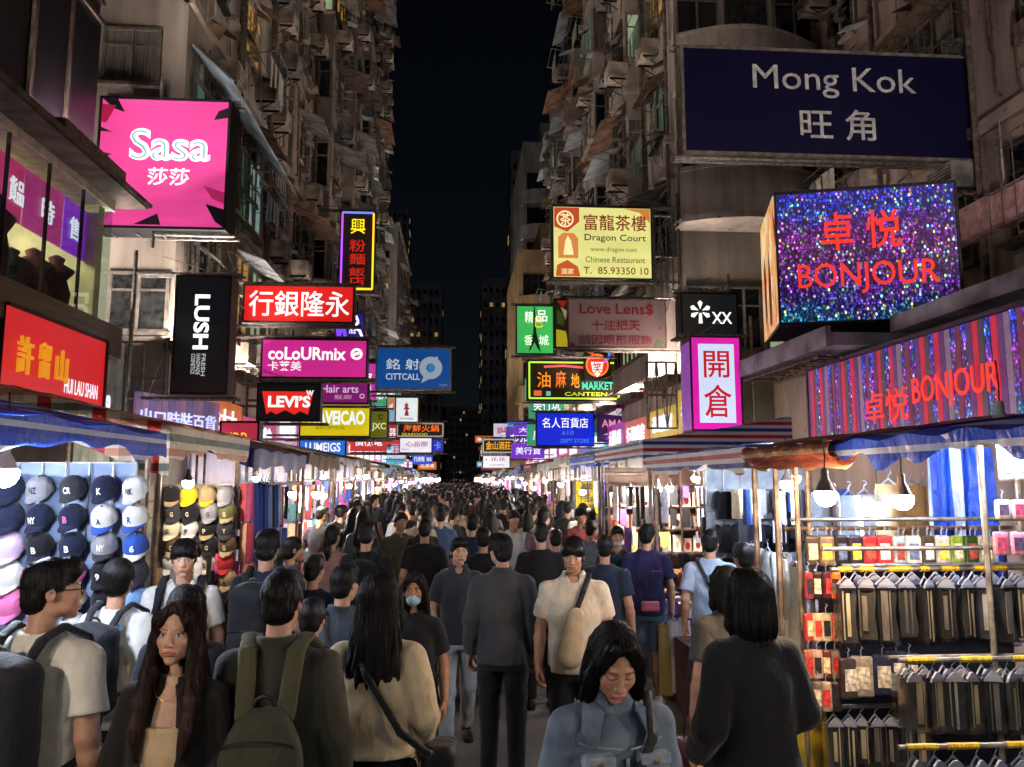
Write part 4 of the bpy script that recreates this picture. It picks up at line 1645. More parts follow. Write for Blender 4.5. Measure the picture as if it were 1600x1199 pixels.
# bare scaffold frames between the signs on the left
for i, (x, y, z, w, h) in enumerate(((-5.4, 11.8, 3.05, 1.0, 1.1), (4.15, 15.7, 5.9, .4, 1.8), (3.4, 13.6, 3.0, .55, 1.2))):
    m = MB()
    for k in range(4):
        m.tube((x + w * k / 3, y, z), (x + w * k / 3, y, z + h), .02, 5)
        m.tube((x + w * k / 3, y, z + h * (k % 2)), (x + w * min(k + 1, 3) / 3, y, z + h * (1 - k % 2)), .012, 5)
    for k in range(3):
        m.tube((x, y, z + h * k / 2), (x + w, y, z + h * k / 2), .018, 5)
    tag(m.build('scaffold_frame', STEEL), ('bare steel frame beside the sideways lettered black lightbox', 'narrow steel frame beside the cream lightbox', 'bare steel frame behind the magenta framed lightbox')[i], 'steel frame')
# ------------------------------------------------------------------ signs
def led_mat():
    m = bpy.data.materials.new('sequin led')
    m.use_nodes = True
    nt = m.node_tree
    b = nt.nodes['Principled BSDF']
    b.inputs['Base Color'].default_value = (.03, .02, .05, 1)
    L = nt.links.new
    tc = nd(nt, 'ShaderNodeTexCoord')
    mp = nd(nt, 'ShaderNodeMapping')
    mp.inputs['Scale'].default_value = (1, 1, .62)
    L(tc.outputs['Object'], mp.inputs[0])
    vo = nd(nt, 'ShaderNodeTexVoronoi')
    vo.inputs['Scale'].default_value = 40
    vo.inputs['Randomness'].default_value = .8
    L(mp.outputs[0], vo.inputs[0])
    sp = nd(nt, 'ShaderNodeSeparateColor')
    L(vo.outputs['Color'], sp.inputs[0])
    no = nd(nt, 'ShaderNodeTexNoise')
    no.inputs['Scale'].default_value = 1.5
    L(tc.outputs['Object'], no.inputs[0])
    sx = nd(nt, 'ShaderNodeSeparateXYZ')
    L(tc.outputs['Generated'], sx.inputs[0])
    # hue runs from cyan at the foot over violet to blue at the head, with stray cells
    cr = nd(nt, 'ShaderNodeValToRGB')
    e = cr.color_ramp.elements
    e[0].position, e[0].color = 0, (.03, .3, .6, 1)
    e[1].position, e[1].color = 1, (.04, .05, 1, 1)
    for p, c in ((.16, (.1, .08, .6, 1)), (.3, (.16, .03, .5, 1)), (.55, (.34, .03, .36, 1)), (.72, (.3, .03, .6, 1)), (.86, (.03, .1, .9, 1))):
        q = e.new(p)
        q.color = c
    ad = nd(nt, 'ShaderNodeMath', operation='MULTIPLY_ADD')
    L(no.outputs[0], ad.inputs[0])
    ad.inputs[1].default_value = .5
    L(sx.outputs[2], ad.inputs[2])
    sb = nd(nt, 'ShaderNodeMath', operation='SUBTRACT')
    L(ad.outputs[0], sb.inputs[0])
    sb.inputs[1].default_value = .25
    L(sb.outputs[0], cr.inputs[0])
    hs = nd(nt, 'ShaderNodeCombineColor', mode='HSV')
    L(sp.outputs[0], hs.inputs[0])
    hs.inputs[1].default_value = .75
    hs.inputs[2].default_value = .9
    pick = nd(nt, 'ShaderNodeMath', operation='GREATER_THAN')
    L(sp.outputs[1], pick.inputs[0])
    pick.inputs[1].default_value = .86
    mx = nd(nt, 'ShaderNodeMix', data_type='RGBA')
    L(pick.outputs[0], mx.inputs[0])
    L(cr.outputs[0], mx.inputs[6])
    L(hs.outputs[0], mx.inputs[7])
    L(mx.outputs[2], b.inputs['Emission Color'])
    pw = nd(nt, 'ShaderNodeMath', operation='POWER')
    L(sp.outputs[2], pw.inputs[0])
    pw.inputs[1].default_value = 3.2
    ma = nd(nt, 'ShaderNodeMath', operation='MULTIPLY_ADD')
    L(pw.outputs[0], ma.inputs[0])
    ma.inputs[1].default_value = 3.2
    ma.inputs[2].default_value = .3
    dm = nd(nt, 'ShaderNodeMapRange')
    for i, v in ((1, .25), (2, .6), (3, 1.0), (4, .08)):
        dm.inputs[i].default_value = v
    L(vo.outputs['Distance'], dm.inputs[0])
    mm = nd(nt, 'ShaderNodeMath', operation='MULTIPLY')
    L(ma.outputs[0], mm.inputs[0])
    L(dm.outputs[0], mm.inputs[1])
    L(mm.outputs[0], b.inputs['Emission Strength'])
    return m


LED = led_mat()


class Plane:
    """the face of a sign: maps photo pixels of that face to street coordinates"""

    def __init__(s, box, Y, dY=0.0):
        x0, y0, x1, y1 = box
        cx, cy = (x0 + x1) / 2, (y0 + y1) / 2
        s.b = box
        s.xa, s.xb = at(x0, cy, Y).x, at(x1, cy, Y + dY).x
        s.za, s.zb = at(cx, y1, Y + dY / 2).z, at(cx, y0, Y + dY / 2).z
        s.Y, s.dY = Y, dY

    def w(s):
        return s.xb - s.xa

    def h(s):
        return s.zb - s.za

    def u(s, px):
        return (px - s.b[0]) / (s.b[2] - s.b[0]) * s.w()

    def v(s, py):
        return (s.b[3] - py) / (s.b[3] - s.b[1]) * s.h()


def flat(mb, pts, th=.004):
    # area sign in x, z decides which way the plate grows: always towards the viewer
    ar = sum(a[0] * b[2] - b[0] * a[2] for a, b in zip(pts, pts[1:] + pts[:1]))
    mb.slab(pts if ar > 0 else pts[::-1], th)


def sign(label, box, Y, face, items=(), e=1.0, frame='#1a1818', d=.22, name='lightbox_sign', cat='sign', arm='L', group=None, dY=0.0, rim=.03, wall=None, fvar=.1, facemat=None, bars=True):
    P = Plane(box, Y, dY)
    W, H = P.w(), P.h()
    root = thing(name, label, cat, (P.xa, Y, P.za), group)
    root.rotation_euler = (0, 0, math.atan2(dY, W))
    # geometry in the sign's own frame: x along the face, -y towards the viewer, z up
    m = MB()
    m.box((0, .003, 0), (W, d, H))
    t = rim
    m.box((-t, -.012, -t), (W + t, d + .01, -.001)).box((-t, -.012, H + .001), (W + t, d + .01, H + t))
    m.box((-t, -.012, 0), (-.001, d + .01, H)).box((W + .001, -.012, 0), (W + t, d + .01, H))
    m.build('frame', mat('sign frame ' + frame, frame, rough=.55, metal=.2, var=.25, scale=6), root, local=True)
    m = MB()
    m.box((.002, -.004, .002), (W - .002, .002, H - .002))
    fm = facemat or (glow('face %s %.2f' % (face, e), face, e, fvar * 1.6, 1.3, stretch=(.35, 1, 2.6)) if e else mat('face ' + face, face, rough=.5, var=.06))
    m.build('face', fm, root, local=True)
    lay = {}
    z = .005
    for k, it in enumerate(items):
        kind, hx, st = it[0], it[1], it[2]
        key = (hx, st)
        z += .0008
        mb = lay.setdefault(key, MB())
        O = (0, -z, 0)
        if kind == 't':
            bx = it[4]
            put_text(mb, it[3], O, (1, 0, 0), (0, 0, 1), (P.u(bx[0]), P.v(bx[3]), P.u(bx[2]), P.v(bx[1])), it[5] if len(it) > 5 else .0, .008)
        elif kind == 'r':                                  # lettering turned a quarter clockwise
            bx = it[4]
            put_text(mb, it[3], (P.u(bx[0]), -z, P.v(bx[1])), (0, 0, -1), (1, 0, 0), (0, 0, P.v(bx[1]) - P.v(bx[3]), P.u(bx[2]) - P.u(bx[0])), it[5] if len(it) > 5 else .0, .008)
        elif kind == 'p':
            pts = [(P.u(a), -z, P.v(b)) for a, b in it[3]]
            flat(mb, pts)
        elif kind == 'o':                                  # ring or disc
            cx, cy, r0, r1 = it[3]
            k_ = P.w() / (box[2] - box[0])
            for i in range(20):
                a, b = 2 * math.pi * i / 20, 2 * math.pi * (i + 1) / 20
                flat(mb, [(P.u(cx) + q * k_ * math.cos(t_), -z, P.v(cy) + q * k_ * math.sin(t_)) for q, t_ in ((max(r0, .01), a), (r1, a), (r1, b), (max(r0, .01), b))])
        elif kind == 'l':                                  # neon tube along points
            pts = [(P.u(a), -z - .02, P.v(b)) for a, b in it[3]]
            mb.path(pts, it[4] if len(it) > 4 else .016, 6)
    for (hx, st), mb in lay.items():
        nm = 'lettering' if any(i[0] in 'tr' and (i[1], i[2]) == (hx, st) for i in items) else ('neon_tube' if any(i[0] == 'l' and (i[1], i[2]) == (hx, st) for i in items) else 'logo')
        mb.build(nm, glow('print %s %.2f' % (hx, st), hx, st, .05) if st else mat('print ' + hx, hx, rough=.5), root, local=True)
    # steel arms to the wall
    if bars:
        wx = wall if wall is not None else (-4.6 if arm == 'L' else 4.8)
        m = MB()
        k = wx - P.xa
        e0 = W + .15 if arm == 'L' else -.15
        for zz in (H + .07, -.08):
            m.tube((e0, d * .3, zz), (k, d * .3, zz), .026, 6).tube((e0, d * .8, zz), (k, d * .8, zz), .022, 6)
            for i in range(5):
                x = W * (i + .5) / 5
                m.tube((x, d * .3, zz), (x, d * .8, zz), .014, 4)
        if Y > 12:
            m.tube((W * .5, d * .5, H + .07), (k, d * .5, H + .07 + abs(k - W * .5) * .45), .008, 4)
        m.tube((W * (.8 if arm == 'L' else .2), d * .5, H + .07), (k, d * .5 + .9, H + .6), .007, 4)
        m.tube((k, d * .3, -.3), (k, d * .3, H + .4), .03, 6)
        m.build('bracket', STEEL if Y < 14 else METAL, root, local=True)
    return root


B_ = .012
WHT = '#f4f2f0'
sign('big glowing pink square sign with white script lettering and dark torn corners', (154, 157, 353, 354), 11.4, '#dd4590', [
    ('p', '#1c1420', 0, [(154, 157), (178, 157), (190, 178), (172, 172)]), ('p', '#1c1420', 0, [(353, 166), (338, 172), (331, 186), (353, 182)]), ('p', '#1c1420', 0, [(353, 354), (340, 345), (324, 318), (353, 326)]),
    ('p', '#1c1420', 0, [(154, 240), (174, 245), (154, 251)]), ('p', '#1c1420', 0, [(154, 202), (172, 210), (154, 209)]), ('p', '#1c1420', 0, [(214, 352), (250, 335), (256, 352)]),
    ('p', '#b9204f', .5, [(154, 166), (176, 168), (162, 196), (154, 194)]), ('p', '#c02a64', .55, [(320, 290), (353, 300), (353, 318), (334, 310)]), ('p', '#b9204f', .5, [(154, 262), (166, 300), (190, 330), (154, 330)]),
    ('t', WHT, 1.3, 'Sasa', (201, 203, 328, 253), .03), ('t', '#7fb5b0', .7, 'Sasa', (203, 206, 326, 251), -.022), ('t', WHT, 1.3, '莎莎', (232, 264, 297, 291), .014)], e=.95, fvar=.16, arm='L', frame='#17131a', d=.45, rim=.04)
sign('tall black lightbox with white sideways lettering near the pink square sign', (274, 434, 356, 613), 10.9, '#15161a', [
    ('r', WHT, 1.3, 'LUSH', (302, 461, 326, 547), .03), ('r', '#c9cccf', .8, 'FRESH', (317, 554, 323, 588)), ('r', '#c9cccf', .8, 'HANDMADE', (309, 554, 315, 586)), ('r', '#c9cccf', .8, 'COSMETICS', (301, 554, 307, 585))], e=.5, arm='L', d=.3, frame='#2a2422')
sign('red lightbox with four white brush characters over the magenta sign', (382, 448, 551, 502), 14, '#d8201c', [('t', WHT, 1.05, '行銀隆永', (389, 455, 546, 495), .012)], e=.85, arm='L', frame='#3a2a26')
sign('magenta lightbox with rounded white lettering and a swirl', (410, 532, 572, 589), 14, '#cc2a8c', [
    ('t', WHT, 1.15, 'coLoURmix', (419, 543, 540, 563), .022), ('o', WHT, 1.15, (557, 553, 5.5, 9.5)), ('p', WHT, 1.1, [(553, 551), (562, 549), (561, 554), (552, 556)]), ('t', WHT, 1.0, '卡莱美', (419, 565, 471, 580), .01)], e=.9, arm='L', frame='#3a1a34')
sign('dark sign with a red bat shaped badge and white letters', (404, 602, 498, 655), 13, '#1f1d1f', [
    ('p', '#e02a22', .95, [(409, 612), (489, 612), (482, 648), (470, 643), (460, 648), (446, 641), (432, 648), (424, 643), (417, 648)]), ('t', WHT, 1.1, 'LEVI\u2019S', (419, 619, 485, 637), .035), ('t', WHT, .9, 'w', (478, 610, 490, 619), .02)], e=.35, arm='L', frame='#26221f')
sign('purple sign half hidden above the yellow one', (478, 597, 574, 629), 16, '#8a1c74', [('t', '#d8b8d8', .9, 'Hair arts', (502, 602, 560, 614), .01), ('t', '#c8a0c8', .7, '髮廊', (522, 617, 550, 624)), ('o', '#d8b8d8', .8, (566, 619, 2.5, 4))], e=.7, arm='L')
sign('yellow lightbox with pale blue block letters', (470, 631, 577, 681), 17, '#e0c818', [('t', '#e6f2ff', 1.0, 'WAVEICAO', (478, 642, 570, 664), .03), ('t', '#8a7a20', .4, 'SUN OPTICAL', (494, 666, 540, 671))], e=.8, arm='L')
sign('bright blue lightbox with white slanted letters under the yellow sign', (469, 685, 539, 714), 18, '#2470d8', [('t', WHT, 1.0, 'LUMEIGS', (477, 692, 532, 706), .02)], e=.9, arm='L')
sign('mid blue sign with pale letters and a ring shaped logo hanging clear of the facade', (589, 545, 703, 607), 18.5, '#14509c', [
    ('t', '#c8d0dc', .75, '銘 射', (603, 561, 655, 578), .015), ('t', '#c8d0dc', .75, 'CITTCALL', (603, 584, 656, 594), .01), ('o', '#a9b6c8', .6, (673, 575, 7, 18)), ('p', '#a9b6c8', .6, [(678, 560), (683, 556), (686, 568), (682, 570)]), ('p', '#a9b6c8', .6, [(662, 588), (672, 592), (658, 599)]), ('o', '#2f8fd0', .6, (674, 575, 0, 6)), ('t', '#9fb0c8', .5, 'TOM', (686, 600, 698, 604))], e=.62, arm='L', frame='#9a958c', rim=.035)
nb = [('t', '#f2d81a', 1.2, '興', (547, 342, 570, 366), .012)] + [('t', '#d82a1c', .75, c, (546, a, 571, b), .012) for c, a, b in (('粉', 375, 394), ('麵', 397, 414), ('飯', 419, 432), ('店', 433, 447))]
nb += [('l', '#5a6cff', 1.8, [(534, 333), (583, 333)], .03), ('l', '#f0c020', 1.5, [(583, 334), (583, 452), (534, 452)], .03), ('l', '#a94af0', 1.6, [(534, 334), (534, 370), (534, 452)], .03)]
sign('tall dark neon sign edged in blue and yellow tube with red characters', (532, 331, 584, 454), 22, '#3a2a26', nb, e=.22, arm='L', name='neon_sign', d=.3)
sign('violet neon sign with white swirling strokes behind the red lightbox', (524, 490, 568, 530), 21, '#2c1c8a', [('l', '#e8eaf8', 1.2, [(548, 500), (556, 494), (560, 504), (552, 512), (562, 516), (566, 526)], .04), ('l', '#6a3cf0', 1.3, [(526, 502), (530, 528), (536, 506), (540, 526)], .05), ('t', '#e8eaf8', .9, '酒', (545, 505, 556, 522), .02)], e=.45, arm='L', name='neon_sign')
sign('small olive green sign beside the yellow lightbox', (579, 643, 605, 684), 20, '#76761e', [('t', '#d8d8a0', .9, 'JXC', (581, 661, 603, 674), .02), ('t', '#3a2a10', .1, 'c', (591, 648, 598, 656), .01)], e=.5, arm='L')
sign('white square sign with a red pagoda figure and a yellow edge', (618, 622, 653, 659), 27, '#dfe8ea', [('p', '#b02a2a', .6, [(632, 650), (634, 640), (630, 640), (634, 635), (631, 635), (635, 629), (639, 635), (636, 635), (641, 640), (637, 640), (639, 650)]), ('t', '#333333', .1, 'fortress', (626, 652, 646, 656)), ('p', '#e8b020', 1.0, [(652, 622), (654, 622), (654, 659), (652, 659)])], e=.95, arm='L')
sign('tall portrait poster sign next to the pagoda sign', (605, 621, 617, 659), 26.8, '#c8906c', [('p', '#7ab0d0', .8, [(606, 642), (616, 640), (616, 659), (606, 659)]), ('p', '#e8d0c0', .9, [(608, 634), (614, 630), (613, 641), (608, 642)])], e=.7, arm='L')
sign('dark sign with glowing red and yellow dishes under the pagoda sign', (620, 661, 693, 683), 29, '#241412', [('t', '#f06a20', 1.1, '海鮮火鍋', (630, 664, 686, 675), .02), ('t', '#e8d030', .9, 'SEAFOOD', (628, 677, 668, 681)), ('l', '#b0a090', .6, [(621, 662), (692, 662), (692, 682), (621, 682), (621, 662)], .03)], e=.3, arm='L')
sign('wide white lightbox with small red characters on the left row', (625, 685, 674, 707), 29, '#e6e2ec', [('t', '#b03048', .6, '心品御', (634, 689, 668, 698), .02), ('t', '#7a4050', .4, 'bakery', (628, 701, 640, 704))], e=.95, arm='L')
sign('small deep blue sign tucked behind the wide white lightbox', (675, 688, 692, 706), 30, '#2430c0', [('t', '#8a9cf8', .8, '卡', (678, 690, 689, 703), .01)], e=.7, arm='L')
sign('pink red shop sign with yellow letters over the checked awning', (346, 661, 402, 692), 11.8, '#c0304c', [('t', '#f0c030', 1.1, 'HO.D', (354, 676, 386, 688), .03)], e=.75, arm='L', bars=False)

# the big dark name board and the others on the right
sign('huge unlit dark blue board with plain grey lettering, biggest sign of the street', (1070, 84, 1535, 242), 11, '#0d0c38', [
    ('t', '#e4e2de', 0, 'Mong Kok', (1175, 106, 1430, 155)), ('t', '#e4e2de', 0, '旺 角', (1245, 172, 1362, 220), .006)], e=0, arm='R', wall=8.0, frame='#8d8478', d=.3, rim=.05, name='street_name_board')
kk = [('p', '#c8502c', .8, [(866, 326), (905, 326), (905, 348), (886, 364), (866, 356)]), ('o', '#f2e8b0', 1.0, (883, 344, 11, 13.5)), ('t', '#f2e8b0', 1.0, '茶', (875, 335, 892, 354), .01),
      ('p', '#dd8a48', .85, [(872, 372), (880, 366), (896, 366), (903, 374), (903, 405), (872, 405)]), ('p', '#f0e6a8', 1.0, [(880, 400), (883, 378), (887, 370), (892, 378), (896, 400)]), ('p', '#d05a30', .8, [(868, 433), (870, 416), (886, 408), (902, 418), (906, 433)]), ('t', '#f0e6a8', .9, '酒家', (876, 421, 896, 430), .01),
      ('p', '#d88038', .85, [(975, 326), (1016, 326), (1016, 348), (1000, 332)]),
      ('t', '#a03a1c', .5, '富龍茶樓', (912, 336, 1010, 361), .02), ('t', '#26382c', .15, 'Dragon Court', (913, 367, 1009, 380), .004), ('t', '#8a8a50', .45, 'www.dragon.com', (922, 387, 994, 396)), ('t', '#7a7a48', .4, 'Chinese Restaurant', (914, 402, 1007, 411)), ('t', '#a05a28', .4, 'T.  85.93350 10', (911, 418, 1012, 429), .006)]
sign('cream lightbox with red characters and orange medallions, a steel pipe above it', (865, 325, 1017, 434), 16, '#e8e48c', kk, e=.92, arm='R', frame='#3a322a', d=.3)
sign('dull pinkish billboard with dark red lettering, unlit, under the cream lightbox', (889, 469, 1039, 542), 16, '#a88a88', [
    ('t', '#7a1826', 0, 'Love Lens$', (906, 475, 1021, 494), .008), ('t', '#7a1826', 0, '十注把天', (924, 501, 1000, 517), .012), ('t', '#6a2030', 0, '胡因眼形服飾', (904, 524, 1018, 539), .006), ('p', '#4a5a3a', 0, [(1018, 540), (1026, 530), (1036, 534), (1030, 541)]), ('p', '#a02a28', 0, [(889, 542), (893, 536), (899, 540), (897, 542)])], e=.09, arm='R', frame='#5a4a44')  # board has no lamp: a faint glow is put into its face colour
sign('narrow floral panel at the edge of the pinkish billboard', (868, 469, 888, 542), 16.05, '#3a3420', [('p', '#c8b828', .55, [(869, 542), (869, 515), (884, 518), (888, 542)]), ('p', '#a8281c', .5, [(870, 470), (887, 470), (880, 482)]), ('p', '#586028', .3, [(870, 484), (884, 494), (880, 510), (870, 505)]), ('p', '#d8c8a0', .3, [(876, 480), (886, 486), (884, 500)])], e=.2, arm='R', bars=False)
sign('green glowing square sign with a dark tower silhouette', (808, 479, 864, 552), 20, '#3cae54', [('p', '#1c2a12', .1, [(826, 551), (833, 520), (834, 480), (836, 480), (838, 520), (845, 551), (840, 545), (835, 535), (830, 545)]), ('t', '#e6f8e0', 1.1, '精', (820, 487, 833, 505), .02), ('t', '#e6f8e0', 1.1, '品', (838, 485, 855, 503), .02), ('t', '#d8f4d0', 1.1, '香', (819, 524, 832, 540), .02), ('t', '#d8f4d0', 1.1, '城', (842, 524, 857, 540), .02), ('t', '#e8d020', .9, '巴', (836, 496, 848, 512), .01)], e=.85, arm='R')
sign('black lightbox with a white six petal flower and two crosses', (1066, 460, 1151, 522), 13, '#1c2024', [('t', WHT, 1.3, 'XX', (1112, 488, 1143, 506), .01)] + [('p', WHT, 1.3, [(1094 + math.cos(t) * 3, 487 - math.sin(t) * 3), (1094 + math.cos(t - .28) * 14, 487 - math.sin(t - .28) * 14), (1094 + math.cos(t) * 17, 487 - math.sin(t) * 17), (1094 + math.cos(t + .28) * 14, 487 - math.sin(t + .28) * 14)]) for t in np.radians((90, 25, 155, -30, 210))] + [('p', WHT, 1.3, [(1092, 490), (1096, 490), (1097, 506), (1091, 506)])], e=.55, arm='R', frame='#15171a', d=.3)
sg = sign('magenta framed lightbox with two big red characters on white', (1082, 528, 1157, 671), 12, '#d820a8', [('p', '#c8d4f0', 1.0, [(1092, 538), (1148, 538), (1148, 661), (1092, 661)]), ('t', '#d01c24', .75, '開', (1100, 549, 1140, 591), .014), ('t', '#d01c24', .75, '倉', (1099, 602, 1142, 653), .014)], e=.95, arm='R', frame='#5a1648', d=.5)
m = MB()
m.box((-.036, .0, .0), (-.032, .5, 1.42))
m.build('side_panel', glow('purple side panel', '#9a50b8', .6, .3, 5), sg, local=True)
ng = [('l', '#a8d838', 1.4, [(827, 567), (966, 567), (966, 623), (827, 623), (827, 567)], .025), ('l', '#e04a5a', 1.0, [(850, 574), (880, 572), (915, 575)], .035)]
ng += [('t', '#f08a20', 1.1, '油', (839, 582, 860, 606), .02), ('t', '#f07a20', 1.1, '麻', (868, 580, 884, 606), .02), ('t', '#f0a020', 1.1, '地', (892, 584, 905, 606), .02), ('t', '#48c8a0', 1.0, 'MARKET', (909, 597, 958, 609), .02), ('t', '#c8d838', .9, 'CANTEEN', (882, 613, 948, 619), .01), ('p', '#e06a3a', .9, [(834, 611), (846, 611), (846, 619), (834, 619)]), ('p', '#70c8b0', .8, [(853, 612), (860, 612), (860, 619), (853, 619)])]
sign('long dark neon sign edged in green tube with orange characters', (825, 565, 968, 625), 22, '#3a2c14', ng, e=.28, arm='R', name='neon_sign', d=.3)
sign('round red lantern neon with a pale face perched on the green edged neon', (915, 548, 952, 594), 21.6, '#3a1a14', [('o', '#e8301c', 1.1, (933, 571, 0, 17)), ('o', '#f08020', 1.2, (933, 571, 15.5, 18)), ('p', '#f4e4e0', 1.1, [(923, 566), (943, 566), (940, 582), (933, 590), (926, 582)]), ('t', '#d02018', .8, '笑', (926, 567, 940, 584), .015), ('l', '#4a6cf0', 1.3, [(944, 566), (951, 560), (952, 549)], .03), ('p', '#e85a28', 1.0, [(918, 552), (926, 548), (930, 556)])], e=.2, arm='R', name='neon_sign', bars=False)
sign('grey six sided sign with pale strokes beside the dull pinkish billboard', (1010, 558, 1048, 602), 17.5, '#5c5850', [('t', '#c8d8d0', .7, '化妝', (1014, 568, 1042, 590), .02), ('l', '#a8a498', .4, [(1012, 570), (1028, 560), (1046, 566), (1046, 590), (1030, 600), (1012, 592), (1012, 570)], .02)], e=.22, arm='R')
sign('royal blue lightbox with a row of white characters', (839, 646, 927, 696), 24, '#1428d0', [('t', WHT, 1.1, '名人百貨店', (847, 653, 919, 669), .02), ('t', '#7a8cf0', .6, '610', (878, 673, 896, 680)), ('t', '#5aa0f0', .7, 'DEPT STORE', (876, 686, 920, 692))], e=.95, arm='R')
sign('purple sign with a pale arch and pink letters beside the royal blue lightbox', (936, 637, 999, 689), 22.5, '#4a2060', [('p', '#c85aa8', .8, [(942, 638), (998, 638), (998, 649), (970, 646), (946, 648)]), ('p', '#d8d0d8', .8, [(950, 648), (962, 640), (978, 640), (994, 648), (970, 650)]), ('t', '#3a1a40', .1, 'GIV', (963, 642, 978, 648)), ('t', '#e08ab0', .9, 'AMAXA', (940, 656, 994, 668), .02), ('p', '#b8d8e8', .8, [(942, 680), (958, 674), (995, 672), (995, 676), (960, 679)]), ('p', '#8a3ad0', .8, [(946, 683), (990, 682), (990, 688), (946, 688)])], e=.5, arm='R')
sign('yellow shop sign over the red striped awning', (1043, 690, 1087, 713), 14.5, '#d8b818', [('t', '#7a3a10', .2, '山山', (1050, 698, 1072, 710), .02), ('t', '#8a5a18', .3, 'A', (1075, 700, 1082, 710))], e=.8, arm='R', bars=False)
sign('grey shop sign with white and red letters over the striped awning', (1106, 686, 1159, 719), 12.6, '#6a6268', [('p', '#d02848', .9, [(1140, 690), (1155, 692), (1156, 716), (1136, 716)]), ('t', '#f6e8e8', 1.2, 'B11A', (1116, 695, 1150, 715), .02)], e=.35, arm='R', bars=False)
sign('white lightbox with red marks, farthest readable sign over the cream row', (755, 713, 796, 731), 36, '#ece8f4', [('t', '#b02850', .6, '1 花花', (759, 715, 790, 721), .02), ('t', '#6a4a60', .3, 'cosmetics', (765, 725, 788, 728))], e=1.0, arm='R')
sign('dark sign with orange bottles above the farthest white lightbox', (754, 686, 804, 708), 35, '#2a2014', [('t', '#f0a830', 1.1, '金山酒莊', (759, 690, 798, 703), .02), ('l', '#c8c0a8', .7, [(755, 687), (803, 687), (803, 707), (755, 707), (755, 687)], .03)], e=.3, arm='R')

# glittering screen box on the canopy
Y0, Y1 = 10.0, 9.4
pl = (at(1219, 306, Y0), at(1499, 272, Y1), at(1503, 480, Y1), at(1221, 505, Y0))
root = thing('glitter_sign', 'large sparkling blue violet screen box with red lettering on the canopy edge', 'sign', (pl[3].x, Y0, pl[3].z))
A = Vector((pl[3].x, Y0, pl[3].z))
wv = Vector((pl[2].x - pl[3].x, Y1 - Y0, 0))
Ws, Hs = wv.length, pl[0].z - pl[3].z
rz = math.atan2(wv.y, wv.x)
root.rotation_euler = (0, 0, rz)
m = MB()
m.box((0, .004, 0), (Ws, 1.5, Hs))
for a in (((-.03, -.02, -.03), (Ws + .03, .06, -.001)), ((-.03, -.02, Hs + .001), (Ws + .03, .06, Hs + .04)), ((-.03, -.02, 0), (-.001, .06, Hs)), ((Ws + .001, -.02, 0), (Ws + .04, .06, Hs))):
    m.box(*a)
m.build('frame', mat('sign frame #2a2430', '#2a2430', rough=.5), root, local=True)
m = MB()
m.box((.002, -.004, .002), (Ws - .002, .003, Hs - .002))
m.build('screen', LED, root, local=True)
m = MB()
q = lambda x0, y0, x1, y1: ((x0 - 1219) / 282 * Ws, (1 - y1) * Hs, (x1 - 1219) / 282 * Ws, (1 - y0) * Hs)
put_text(m, '卓 悦', (0, -.012, 0), (1, 0, 0), (0, 0, 1), q(1289, .17, 1416, .46), .01, .02)
put_text(m, 'BONJOUR', (0, -.012, 0), (1, 0, 0), (0, 0, 1), q(1249, .56, 1470, .80), .0, .02)
m.build('lettering', glow('red letters', '#ee3a2c', .95, .05), root, local=True)
PM = bpy.data.materials.new('poster print')
MATS['poster print'] = PM
PM.use_nodes = True
nt = PM.node_tree
tc, no, cr = nd(nt, 'ShaderNodeTexCoord'), nd(nt, 'ShaderNodeTexNoise'), nd(nt, 'ShaderNodeValToRGB')
no.inputs['Scale'].default_value, no.inputs['Detail'].default_value, no.inputs['Distortion'].default_value = 1.6, 3, 1.2
mpn = nd(nt, 'ShaderNodeMapping')
mpn.inputs['Scale'].default_value = (1, 1.6, .7)
nt.links.new(tc.outputs['Object'], mpn.inputs[0])
nt.links.new(mpn.outputs[0], no.inputs[0])
nt.links.new(no.outputs[0], cr.inputs[0])
els = cr.color_ramp.elements
els[0].position, els[0].color = .3, (*C('#6a1c18'), 1)
els[1].position, els[1].color = .75, (*C('#f2dca0'), 1)
for p, c in ((.4, '#c05a3a'), (.46, '#e8c08a'), (.52, '#d88a48'), (.6, '#efd8a0')):
    z = els.new(p)
    z.color = (*C(c), 1)
nt.links.new(cr.outputs[0], nt.nodes['Principled BSDF'].inputs['Emission Color'])
nt.links.new(cr.outputs[0], nt.nodes['Principled BSDF'].inputs['Base Color'])
nt.nodes['Principled BSDF'].inputs['Emission Strength'].default_value = .8
m = MB()
m.box((-.045, .0, .0), (-.032, 1.5, Hs))
m.build('side_poster', PM, root, local=True)
m = MB()
for pts in ([(.5, .1), (.75, .1), (.78, .7), (.7, 1.1), (.62, 1.2), (.5, .7)], [(1.0, .3), (1.2, .2), (1.25, 1.0), (1.12, 1.3), (1.0, .9)]):
    m.slab([(-.046, a, b) for a, b in pts], .004)
m.build('poster_figure', glow('poster figure', '#7a1a20', .6, .4, 6), root, local=True)

# wall of glittering vertical strips
X = 4.98
a, b = atx(1266, 640, X), atx(1600, 560, X)
ya, yb = a.y, 5.2
z0, z1 = 2.62, 3.62
root = thing('striped_shop_sign', 'long shop sign of glittering red and violet vertical strips with red lettering', 'sign', (X, ya, z0))
m = MB()
m.box((X + .03, yb, z0), (X + .12, ya, z1))
m.box((X - .03, yb, z1 + .002), (X + .12, ya, z1 + .05)).box((X - .03, ya + .001, z0), (X + .12, ya + .04, z1 + .05))
m.build('frame', mat('violet board', '#4a3048', rough=.6), root)
r = random.Random(9)
n = int((ya - yb) / .085)
SM = [glow('strip red', '#c83048', .75, .25, 9), glow('strip violet', '#7a4a86', .45, .3, 9), glow('strip plum', '#8a4460', .5, .3, 9), LED, glow('strip silver', '#9a7c98', .55, .4, 40), LED, glow('strip grey', '#6a5868', .4, .3, 9)]
